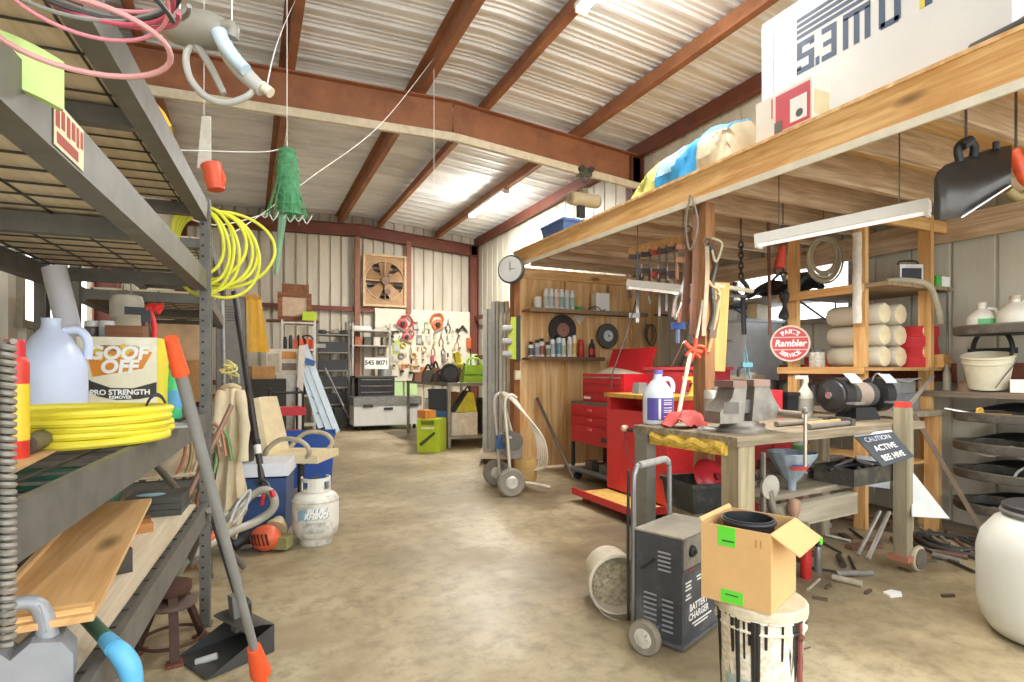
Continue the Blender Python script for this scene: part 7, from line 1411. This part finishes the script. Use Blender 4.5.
a, b = W(768, 248, t=4.6), W(770, 335, t=4.6); MB().cyl((a.x, a.y, 2.6), b, .013, n=8).top('rusty_rod', mt('#6f4a3c', .6, .3), 'thin rusty rod hanging vertically before the right window', 'rod')
t = T('work_light', 'red hand lamp hanging beside the left pine post', 'lamp', (0, 0, 0)); a, b = W(783, 246, t=4.5), W(779, 268, t=4.5); MB().tube([a, a.lerp(b, .5), b], lambda u: .025 + .02 * u, 12, 3).o('handle', mt('#c2452f', .45), t); MB().torus(b + V((.0, 0, -.02)), .035, .008, (pi / 2, 0, FACE), 16).o('cage', BLK, t); MB().tube([b + V((.02, 0, -.03)), b + V((.06, 0, -.12)), b + V((.09, 0, -.1))], .008, 6, 4).o('cord', BLK, t); MB().cyl(a, (a.x, a.y, 2.6), .005, n=6).o('hook', DST, t)
MB().tube([W(784, 292, t=4.75), W(785, 305, t=4.75), W(783, 319, t=4.75)], lambda u: .03 + .012 * math.sin(u * 9), 8, 5).top('black_holster', BLK, 'black holster hanging on the left side of the left pine post', 'holster')
MB().cyl(V((PP.x + .03, PP.y, 1.82)), W(752, 291, t=4.45), .018, n=10).top('cream_rail', CRM, 'cream rail running right from the loft post before the window', 'rail'); MB().cyl(V((PP.x + .03, PP.y + .03, 1.74)), W(745, 296, t=4.6), .012, n=8).top('grey_rail', GRY, 'thin grey rail below the cream rail before the window', 'rail')
# hoist under the rafter
p = W(584, 200, y=6.32); t = T('electric_hoist', 'beige electric hoist hanging from the end of the steel rafter', 'hoist', (p.x, p.y, p.z)); zb = zr(p.x) - .21 - p.z
MB().cyl((-.2, 0, 0), (.2, 0, 0), .09, n=20).o('body', mt('#cfc3a0', .45, 0, .1), t, .0); MB().cyl((-.23, 0, 0), (-.2, 0, 0), .075, n=18).o('end_cap', mt('#a39878', .5), t); MB().cyl((.2, 0, 0), (.23, 0, 0), .075, n=18).o('end_cap', mt('#a39878', .5), t)
MB().box((0, 0, zb - .05), (.18, .12, .1)).o('trolley', mt('#5d6150', .5, .3), t, .015); 
for x in (-.07, .07): MB().cyl((x, -.08, zb - .02), (x, .08, zb - .02), .04, n=14).o('trolley_wheel', DGR, t)
MB().torus((0, 0, zb - .13), .05, .014, (pi / 2, 0, 0), 18).o('hook_ring', DST, t); MB().box((0, 0, .11), (.08, .08, .08)).o('neck', mt('#8f8a70', .5), t, .01); MB().box((-.05, 0, -.16), (.1, .06, .16)).o('control_box', DGR, t, .01)
t = T('storage_tray', 'blue plastic tray with white rim on the far end of the loft', 'tray', (0, 0, 0)); a = W(563, 226, x=3.08); bin_('storage_tray', 'blue plastic tray with white rim on the far end of the loft', (a.x, a.y, 2.6205), .28, .5, .16, mt('#4f6fa8', .4), 0, 'tray', .85); bpy.data.objects.remove(t)
# ================= LOFT GOODS =================
LZ = 2.6205
t = T('appliance_box', 'huge white carton lying upside down on the loft with blue LOWE\'S print', 'box', (3.15, 0, LZ)); WB = mt('#d9d8d4', .6, 0, .04, 3)
y0_, y1_ = W(1012, x=3.15).y, W(762, x=3.15).y; MB().bx((0, y0_, 0), (.75, y1_, .92)).o('carton', WB, t, .006)
NV = mt('#44566f', .6, 0, .06); yc = 1.97
def blk(nm, rects, m=NV):
    mb = MB()
    for a_, b_, c_, d_ in rects: mb.bx((-.0015, a_, c_), (-.0002, b_, d_))
    mb.o(nm, m, t)
k_ = .034
blk('letter_s', [(2.335, 2.455, .45, .485), (2.335, 2.455, .54, .572), (2.335, 2.455, .615, .65), (2.335, 2.372, .485, .54), (2.418, 2.455, .572, .615), (2.335, 2.365, .6, .62), (2.425, 2.455, .475, .5)])
blk('apostrophe', [(2.3, 2.325, .45, .5)])
blk('letter_e', [(2.19, 2.222, .45, .65), (2.222, 2.285, .45, .485), (2.222, 2.275, .535, .565), (2.222, 2.285, .615, .65)])
blk('letter_w', [(1.99, 2.022, .45, .63), (2.053, 2.085, .45, .63), (2.118, 2.15, .45, .63), (1.99, 2.15, .62, .655)])
blk('letter_o', [(1.828, 1.862, .46, .64), (1.91, 1.943, .46, .64), (1.838, 1.933, .45, .485), (1.838, 1.933, .615, .65)])
blk('letter_l', [(1.675, 1.71, .45, .65), (1.71, 1.79, .615, .65)])
for i in range(4): blk('logo_stripe', [(1.98 - .03 * i, 2.456, .672 + .036 * i, .672 + .036 * i + .023)])
MB().bx((-.0018, 1.71, .45), (-.0003, 1.735, .6)).o('yellow_tape', mt('#dccb5a', .5), t)
MB().lathe([(.001, .0015), (.035, .0015), (.036, 0)], (0, 1.86, .07), 20, (0, -pi / 2, 0)).o('round_mark', mt('#5d7b94', .6), t)
mb = MB(); [mb.bx((-.0015, yy, zz), (-.0003, yy + q, zz + .008)) for yy, zz, q in ((1.62, .1, .15), (1.62, .08, .13), (1.64, .06, .12), (1.48, .09, .1), (1.48, .06, .1), (2.0, .02, .3))]; mb.o('small_print', NV, t, kind='stuff')
MB().tube([(-.002, 1.56, .09), (-.003, 1.53, .06), (-.003, 1.57, .05), (-.003, 1.59, .075)], .008, 6, 4).o('arrow_mark', BLK, t)
MB().bx((-.004, y1_ - .09, .0), (0, y1_ - .002, .9)).o('edge_tape', mt('#efeee9', .4), t)
y2, y3 = W(813, x=2.93).y, W(757, x=2.93).y
t = T('red_white_box', 'small red and white carton on the loft edge before the huge white carton', 'box', (2.92, y2, LZ)); L = y3 - y2
MB().bx((0, 0, 0), (.17, L, .27)).o('carton', mt('#e8e0d2', .6, 0, .04), t, .005); MB().bx((-.0015, .01, .03), (.0, L * .62, .25)).o('red_panel', mt('#cf5560', .5, 0, .06), t); MB().bx((-.003, .03, .05), (-.0015, L * .36, .19)).o('white_panel', PLA, t); MB().lathe([(.001, .0035), (.024, .0035), (.024, .003)], (0, L * .2, .09), 18, (0, -pi / 2, 0)).o('round_mark', mt('#5a5f62', .5), t)
MB().bx((-.003, L * .5, .01), (-.0016, L * .64, .09)).o('bar_code', mt('#6d6a66', .5, 0, .5, 90), t); MB().box((.085, L / 2, .272), (.06, L, .003)).o('tape', mt('#d9c9a2', .4), t)
MB().bx((-.0015, L * .68, .13), (0, L * .7, .25)).o('red_mark', mt('#cf5560', .5), t); MB().bx((.02, -.0015, .06), (.15, 0, .2)).o('cream_panel', mt('#d8c9a0', .6, 0, .1), t)
# blue bag
t = T('soil_bag', 'blue and yellow plastic sack lying along the loft edge with a beige end', 'bag', (0, 0, 0)); ya, yb = W(742, x=3.0).y, W(640, x=3.0).y
def sack(u, v, k=0):
    y = ya + (yb - ya) * v; e = min(1, 14 * v + .02, 6 * (1 - v) + .02); a = pi * u
    hgt = (.36 if v > .28 else .3 + .06 * v / .28) * (1 - .35 * v) * math.sqrt(e); x = 3.1 - math.cos(a) * .19; z = LZ + .002 + (math.sin(a) ** .6) * hgt
    n = .018 * math.sin(9 * u + 17 * v) + .016 * math.sin(23 * v - 11 * u) + .012 * math.sin(31 * u + 40 * v) * math.sin(27 * v); return (x + n * (u > .02) * (u < .98), y + n * .5, z + n * (0 < u < 1))
for nm, a, b, c in (('beige_end', 0, .3, '#d9c8a8'), ('blue_side', .3, .72, '#3d9ad0'), ('yellow_end', .72, 1, '#d8dc86')): MB().sheet(lambda u, v: sack(u, a + (b - a) * v), 22, 20, .006).o(nm, mt(c, .35, 0, .16, 5, .4), t, ang=25)
MB().sheet(lambda u, v: V(sack(.05 + .35 * u, .5 + .2 * v)) + V((-.006, 0, .004)), 8, 6, .002).o('white_print', mt('#a9d2e6', .4, 0, .2), t); MB().sheet(lambda u, v: V(sack(.25 + .35 * u, .02 + .3 * v)) + V((-.004, 0, .006)), 8, 6, .002).o('blue_corner', mt('#5fb0dd', .4), t)
for i, (r, dz, c, l) in enumerate(((.03, .04, '#4a4a48', 'dark grey pipe lying lowest on the loft edge at the top right'), (.025, .1, '#6f6e69', 'grey pipe lying higher on the loft edge at the top right'), (.02, .15, '#8f8a80', 'pale pipe topmost on the loft edge at the top right'))): MB().tube([(2.95 + .05 * i, .75, LZ + dz + .02), (2.95 + .05 * i, 1.1, LZ + dz), (2.98 + .05 * i, 1.42, LZ + r + .005)], r, 10, 4).top('loft_pipe', mt(c, .45, .3), l, 'pipe')
MB().box((3.02, 1.62, LZ + .0175), (.06, .16, .035)).top('wood_scrap', PINE[1], 'small wood scrap on the loft edge by the pipes', 'block')
# hanging dustpan and orange tool, top right
t = T('black_scoop', 'black metal scoop hanging from the loft joists at the right', 'scoop', (0, 0, 0)); T_ = 2.68
def sc_(x, y, k=0): return W(x, y, t=T_ + k)
out = [(934, 180), (937, 172), (945, 165), (966, 157), (990, 149), (1012, 145)]; lo = [(934, 220), (940, 220), (950, 219), (962, 217), (988, 202), (1011, 186)]
def scoopf(u, v):
    q = u * 5; i = min(4, int(q)); f = q - i; a = [out[i][k] * (1 - f) + out[i + 1][k] * f for k in (0, 1)]; b = [lo[i][k] * (1 - f) + lo[i + 1][k] * f for k in (0, 1)]
    return W(a[0] * (1 - v) + b[0] * v, a[1] * (1 - v) + b[1] * v, t=T_ - .1 * math.sin(v * 2.2) * (.3 + u))
MB().sheet(scoopf, 20, 12, .006).o('scoop_body', mt('#4a4845', .3, .6, .15), t)
MB().sheet(lambda u, v: W(962 + 49 * u, 218 - 32 * u - 5 * v, t=T_ - .13 + .12 * v), 6, 3, .005).o('edge_highlight', mt('#e8e6e0', .2, .6), t)  # highlight on the scoop's lower edge, painted as a near-white strip
MB().tube([sc_(960, 162), sc_(958, 148), sc_(966, 141), sc_(974, 146), sc_(973, 158)], .018, 10, 5).o('clip', BLK, t); MB().tube([sc_(962, 146, -.02), sc_(971, 140, -.02)], .024, 8).o('clip_knob', BLK, t)
p = sc_(966, 140); MB().cyl(p, (p.x, p.y, 2.6), .006, n=6).o('hook', DST, t); MB().tube([sc_(996, 150, -.02), sc_(996, 142, -.02)], .014, 8).o('stud', BLK, t)
t = T('orange_trimmer', 'orange tool housing hanging behind the black scoop at the right edge', 'tool', (0, 0, 0)); MB().tube([W(1012, 150, t=2.75), W(1018, 162, t=2.75), W(1024, 178, t=2.75), W(1034, 186, t=2.75)], lambda u: .03 - .006 * u, 12, 5).o('body', mt('#e0562a', .4), t); MB().tube([W(1008, 190, t=2.75), W(1018, 197, t=2.75), W(1030, 192, t=2.75)], .022, 10, 4).o('lower_body', mt('#8f7d4f', .5), t)
p = W(1016, 152, t=2.75); MB().cyl(p, (p.x, p.y, 2.6), .006, n=6).o('hook', DST, t)
# ================= RIGHT WALL TRAYS =================
TRM = mt('#5c564d', .6, .2, .25, 9, 0, '#9a927f', .5); TRI = mt('#33312d', .7, .1, .2)
def wtray(label, py, hh=.06, px=1016, sx=.24, sy_=.36, tilt=0):
    c = W(px, x=4.74); z = W(985, py, t=4.0).z; t = T('metal_tray', label, 'tray', (c.x, c.y, z - hh), 0, 'black half round trays on the right wall', rot=(0, R(tilt), 0))
    MB().lathe([(.97, 0), (1, .012), (1, hh), (.97, hh), (.96, .012), (.97, 0)], n=40, sx=sx, syy=sy_, cap=False).o('band', TRM, t); MB().lathe([(.001, .006), (.98, .0065)], n=40, sx=sx, syy=sy_).o('floor_plate', TRI, t)
    MB().lathe([(.985, hh - .004), (1.012, hh - .004), (1.012, hh + .006), (.985, hh + .006), (.985, hh - .004)], n=40, sx=sx, syy=sy_, cap=False).o('rim', mt('#77705f', .5, .3), t)
    MB().sheet(lambda u, v: (sx * .35 + .13 * math.cos(v * pi * .5), -sy_ * .8 + 1.6 * sy_ * u, hh + .07 * math.sin(v * pi * .5) * math.sin(pi * u)), 12, 6, .005).o('back_arch', TRI, t)
    return (c.x, c.y, z)
l5 = [wtray('highest black tray on the right wall holding white bottles', 327), wtray('black tray just below the plank holding the yellow valve', 412), wtray('black tray second below the plank with white paper', 441), wtray('black tray third below the plank with a wire hoop', 468), wtray('lowest black tray just above the white barrel', 500)]
MB().tube([(4.98, l5[0][1] - .3, .1), (4.98, l5[0][1] - .3, 1.7)], .02, 8).top('tray_post', STEEL2, 'steel post behind the black wall trays', 'post')
MB().bx((4.72, W(990, x=4.9).y - .9, 1.0), (4.92, W(908, x=4.9).y, 1.045)).top('plank_shelf', wood('#8b7a66', '#5f5142', 1), 'weathered plank shelf on the right wall between the black trays', 'plank', bev=.004)
x_, y_, z_ = l5[0]; zb = z_ - .053
for i, (dx, dy, w_, h, c, cap, l) in enumerate(((-.1, .15, .17, .19, '#dcd8cc', '#cfc9b8', 'white bottle with green label on the highest wall tray'), (-.08, -.03, .2, .22, '#d8d2c4', '#b3a58e', 'white jug in the middle of the highest wall tray'), (-.02, -.2, .17, .24, '#d5d1c6', '#c9c3b4', 'white jug at the right on the highest wall tray'))):
    t = jug('white_bottle', l, (x_ + dx, y_ + dy, zb), FACE - R(20), mt(c, .4, 0, .05), h, w_, mt(cap, .4), 'bottle')
    if i == 0: MB().sheet(lambda u, v: (math.sin(-.6 + 1.2 * u) * .0865, -math.cos(-.6 + 1.2 * u) * .0865, .02 + .08 * v), 8, 2, .001).o('green_label', mt('#5fb06a', .5), t)
yp = W(985, x=4.82).y
t = bucket('cream_bucket', 'cream tub tipped on the wall plank before a black wheel', (4.8, W(988, x=4.8).y, 1.075), .15, .24, mt('#d9d0b4', .5, 0, .08), 0, rot=(R(4), R(-10), 0), tp=.75, bail=False, cat='tub'); MB().cyl((-.13, -.1, .03), (.02, -.16, .2), .004, n=6).o('bail_handle', DST, t)
t = T('steering_wheel', 'black steering wheel rim behind the cream tub', 'wheel', (4.93, W(992, x=4.93).y, 1.34)); MB().torus((0, 0, 0), .17, .016, (R(90), 0, R(65)), 30).o('rim', BLK, t); MB().box((0, 0, 0), (.02, .3, .04)).o('spoke', BLK, t)
t = T('paper_box', 'white paper packet on the wall plank before the cream tub', 'packet', (4.79, W(1002, x=4.79).y - .22, 1.0455), R(10)); MB().box((0, 0, .045), (.12, .3, .09)).o('packet', PLA, t, .006)
for i, (px, r, h, c, l) in enumerate(((947, .03, .2, '#8f8574', 'thin grey tin standing on the left of the wall plank'), (968, .07, .09, '#8b6a50', 'brown cone lying on the wall plank left of the cream tub'))): MB().lathe([(r, 0), (r * .9, h * .6), (r * .3, h)], (0, 0, 0), 14).top(('grey_tin', 'brown_cone')[i], mt(c, .5), l, ('tin', 'cone')[i], (4.82, W(px, x=4.82).y, 1.0455))
MB().cyl(W(975, 382, t=4.2), W(998, 360, t=4.1), .005, n=6).top('thin_wire', DST, 'thin straight wire slanting up before the cream tub', 'wire')
x_, y_, z_ = l5[1]; t = T('valve_handle', 'yellow valve wheel with brass pipe lying in the tray below the plank', 'valve', (x_ - .15, y_ + .14, z_ - .06)); 
mb = MB(); k = mb.mark()
for i in range(6): a = pi / 3 * i; mb.torus((math.cos(a) * .03, 0, math.sin(a) * .03 + .05), .018, .008, (pi / 2, 0, 0), 12, 6)
mb.o('wheel', mt('#d9b04a', .45), t); MB().cyl((0, .0, .05), (.05, -.16, .05), .014, n=10).o('pipe', mt('#b98a5a', .4, .5), t); MB().cyl((0, .02, .05), (-.03, .2, .08), .01, n=8).o('spindle', STL, t)
x_, y_, z_ = l5[2]; MB().sheet(lambda u, v: (.14 * (u - .5), .5 * (v - .5), .05 * math.sin(u * pi) + .012 * math.sin(v * 14)), 8, 12, .006).top('white_paper', mt('#eee9da', .7), 'crumpled white paper lying in the second tray below the plank', 'paper', (x_ - .08, y_ - .05, z_ - .075), R(8))
x_, y_, z_ = l5[3]; MB().tube([V((x_ - .1, y_ - .02, z_ - .07)), V((x_ - .1, y_ - .06, z_ + .03)), V((x_ - .05, y_ - .16, z_ + .08)), V((x_, y_ - .26, z_ + .02))], .008, 8, 5).top('wire_hoop', LGR, 'white wire hoop standing in the third tray below the plank', 'hoop')
x_, y_, z_ = l5[4]; MB().torus((0, 0, 0), .05, .02, (R(20), 0, 0), 20).top('grey_ring', mt('#7d7a72', .5), 'grey rubber ring in the lowest wall tray', 'ring', (x_ - .08, y_ + .05, z_ - .055))
# white barrel
t = T('plastic_barrel', 'large white plastic barrel with black lid at the right edge', 'barrel', (3.25, 1.22, 0)); PB = mt('#dcdcd2', .4, 0, .04, 4)
MB().lathe([(.2, 0), (.235, .015), (.27, .07), (.285, .14), (.287, .38), (.27, .45), (.22, .52), (.17, .55)], n=40).o('barrel_body', PB, t); MB().lathe([(.17, .545), (.195, .55), (.195, .585), (.18, .595), (.001, .595)], n=36).o('lid', mt('#3b3b3d', .45), t); MB().torus((0, 0, .555), .19, .013, n=36).o('lid_ring', mt('#8d8d8a', .4, .3), t)
for a in (200, 20): MB().box((math.cos(R(a)) * .27, math.sin(R(a)) * .27, .4), (.05, .12, .07), (0, 0, R(a))).o('grip_recess', PB, t, .015)
# ================= SCRAP, CORDS AND SMALL CLUTTER =================
TAKEN = [(P1.x, P1.y, .08), (P2.x, P2.y, .08), (P3.x, P3.y, .08), (4.3, 2.47, .08), (4.65, 2.47, .08), (4.3, 3.9, .08), (*bn(1.4, -.07).xy, .16), (*bn(.29, .03).xy, .08), (*bn(1.03, .33).xy, .08), (*bn(1.03, .48).xy, .08), (*bn(1.73, .64).xy, .09), (1.695, 1.475, .2)]
for o_ in list(C.objects):
    if o_.get('category') and o_.name.split('.')[0] in ('metal_rod', 'metal_channel', 'black_cable', 'wood_chip', 'plastic_scrap', 'red_canister', 'steel_canister', 'angle_iron') and o_.type == 'MESH':
        for v in o_.data.vertices:
            w_ = o_.matrix_basis @ v.co
            if w_.z < .12: TAKEN.append((w_.x, w_.y, .02))
p = W(950, 545, z=0); TAKEN.append((p.x, p.y, .25))
for px in (806, 818): p = W(px, 575, z=0); TAKEN.append((p.x, p.y, .06))
def floor_scraps(lab, n, x0, x1, y0, y1, seed):
    r = random.Random(seed); nm = {'rod': ('metal_rod', 'rod'), 'plate': ('steel_plate', 'plate'), 'offcut': ('wood_offcut', 'offcut'), 'pipe': ('pipe_offcut', 'pipe')}
    got = []
    for _ in range(400):
        if len(got) >= n: break
        k = r.choice(tuple(nm)); px = r.uniform(x0, x1); p = W(px, r.uniform(y0, y1), z=0); a = r.uniform(0, pi); L = r.uniform(.12, .3)
        if p.x > 4.8 or (3.15 < p.x < 4.35 and 2.95 < p.y < 3.75): continue
        w_ = {'rod': .012, 'pipe': .022, 'plate': L * .2, 'offcut': .035}[k]; pts = [(p.x + math.cos(a) * L * s / 2, p.y + math.sin(a) * L * s / 2) for s in (-1, -.6, -.2, .2, .6, 1)]
        if any((x - q) ** 2 + (y - u) ** 2 < (w_ + d) ** 2 for x, y in pts for q, u, d in TAKEN): continue
        TAKEN.extend((x, y, w_ + .02) for x, y in pts); got.append((px, k, p, a, L))
    cnt = {}
    for px, k, p, a, L in sorted(got, key=lambda g: g[0]):
        c = r.choice((('rusty', '#6f5140'), ('grey', '#8a857a'), ('dark', '#46413a'), ('pale', '#b5aa92'))); l = '%s %s on the floor %s' % (c[0], k, lab); j = cnt.get(l, 0); cnt[l] = j + 1
        if j: l = '%s %s %s from left on the floor %s' % (ordn(j), c[0], k, lab)
        m = mt(c[1], .65, .2 if k != 'offcut' else 0, .3); mb = MB()
        if k == 'rod': mb.cyl((-L / 2, 0, .008), (L / 2, 0, .008), .008, n=8)
        elif k == 'pipe': mb.cyl((-L / 2, 0, .018), (L / 2, 0, .018), .018, n=12)
        elif k == 'plate': mb.box((0, 0, .006), (L, L * .35, .012), tp=.9)
        else: mb.box((0, 0, .016), (L, .06, .032))
        mb.top(nm[k][0], m, l, nm[k][1], (p.x, p.y, 0), a, 'scrap on the floor', .002 if k in ('plate', 'offcut') else 0)
floor_scraps('under the workbench', 20, 745, 905, 518, 556, 5)
floor_scraps('between bench castor and white barrel', 7, 920, 972, 537, 562, 9)
floor_scraps('behind the paint streaked bucket', 6, 812, 855, 560, 590, 12)
# scraps heaped on the lower bench shelf and beside the tray
r = random.Random(3)
for i in range(10):
    x = .36 + .075 * i; q = bn(x, .42 + r.uniform(-.06, .06), .5305); c = r.choice(('#6b5a4a', '#8f887a', '#4b463f', '#a39a86', '#7d4f3c'))
    MB().box((0, 0, .025), (r.uniform(.05, .1), r.uniform(.05, .1), .05), tp=r.uniform(.5, .9)).top('machine_part', mt(c, .5, .4, .3), 'small metal part, %s from the left at the back of the lower bench shelf' % ordn(i), 'part', q, r.uniform(0, 3), 'small parts on the lower bench shelf', .006)
# loose cords and a wire coil at the partition
MB().tube([W(641, 272, t=5.25), W(636, 300, t=5.2), W(626, 335, t=5.15), W(613, 372, t=5.1), W(611, 388, t=5.08)], .006, 6, 6).top('cord', BLK, 'thin black cord hanging from the clamp rail down to the red stand', 'cord')
t = T('wire_coil', 'black wire coil hanging under the upper partition shelf right of the abrasive wheel', 'wire', W(648, 333, y=PYW - .05))
for i in range(4): MB().torus((.01 * i, -.012 * i, -.01 * i), .085 + .008 * i, .006, (pi / 2, 0, 0), 24, 6, .7, 1.3).o('loop', BLK if i % 2 else mt('#8f8a7e', .5), t)
MB().cyl((0, -.01, .115), (0, .06, .115), .005, n=6).o('nail', DST, t)
for i, (px, c) in enumerate(((622, '#3c3834'), (640, '#5a3b2c'), (661, '#4d4a45'))): MB().tube([V((-.1, 0, .012)), V((0, .01, .02)), V((.1, -.01, .012))], .012, 8, 3).top('hand_tool', mt(c, .5, .3), ('black', 'brown', 'grey')[i] + ' tool lying on the right half of the upper partition shelf', 'tool', (W(px, y=PYW - .12).x, PYW - .12, s1))
# battens and paper at the far right wall
MB().box((4.94, W(962, x=4.94).y, 1.16), (.03, .05, .22)).top('grey_bracket', mt('#9a9484', .5), 'grey bracket standing behind the brown cone on the wall plank', 'bracket')
# extra cans and parts on the rear counter, seen between vise and grinder
for i, (px, h, rr, c, l) in enumerate(((735, .22, .06, '#8a7f70', 'grey brown tin on the rear counter right of the loft post'), (752, .28, .05, '#c9c5bb', 'white tin on the rear counter behind the caulk tube'), (771, .2, .07, '#4a4742', 'black tin on the rear counter below the round sign'), (812, .18, .06, '#77706a', 'grey tin on the rear counter right of the round sign'))):
    p = W(px, x=4.45); can('steel_tin', l, (4.45, p.y, .9005), rr, h, mt(c, .4, .2), None, cat='tin', dome=False)
# ================= CAMERA, LIGHT =================
cam = bpy.data.cameras.new('camera'); co = bpy.data.objects.new('camera', cam); C.objects.link(co)
cam.sensor_width = 36; cam.lens = F * 36 / 1024; cam.shift_y = (CY - 341) / 1024; cam.clip_start = .05
co.location = (0, 0, CH); co.rotation_euler = (pi / 2, 0, -YAW); S.camera = co
w = bpy.data.worlds.new('sky'); S.world = w; w.use_nodes = True
bg = w.node_tree.nodes['Background']; bg.inputs[0].default_value = (.93, .97, 1, 1); bg.inputs[1].default_value = 3.3
def lamp(loc, sx, sy_, p, rz=0, col=(1, .97, .92)):
    l = bpy.data.lights.new('tube_light', 'AREA'); l.shape = 'RECTANGLE'; l.size = sx; l.size_y = sy_; l.energy = p; l.color = col
    o = bpy.data.objects.new('tube_light', l); C.objects.link(o); o.location = loc; o.rotation_euler = (0, 0, rz)
for l in LAMPS: lamp(*l)
for p, e in BULBS:
    l = bpy.data.lights.new('tube_glow', 'POINT'); l.energy = e; l.shadow_soft_size = .05; l.color = (1, .98, .95)
    o = bpy.data.objects.new('tube_glow', l); C.objects.link(o); o.location = p
S.view_settings.view_transform = 'Standard'; S.view_settings.look = 'None'; S.view_settings.gamma = 1; S.view_settings.use_curve_mapping = False
S.view_settings.exposure = 0.22
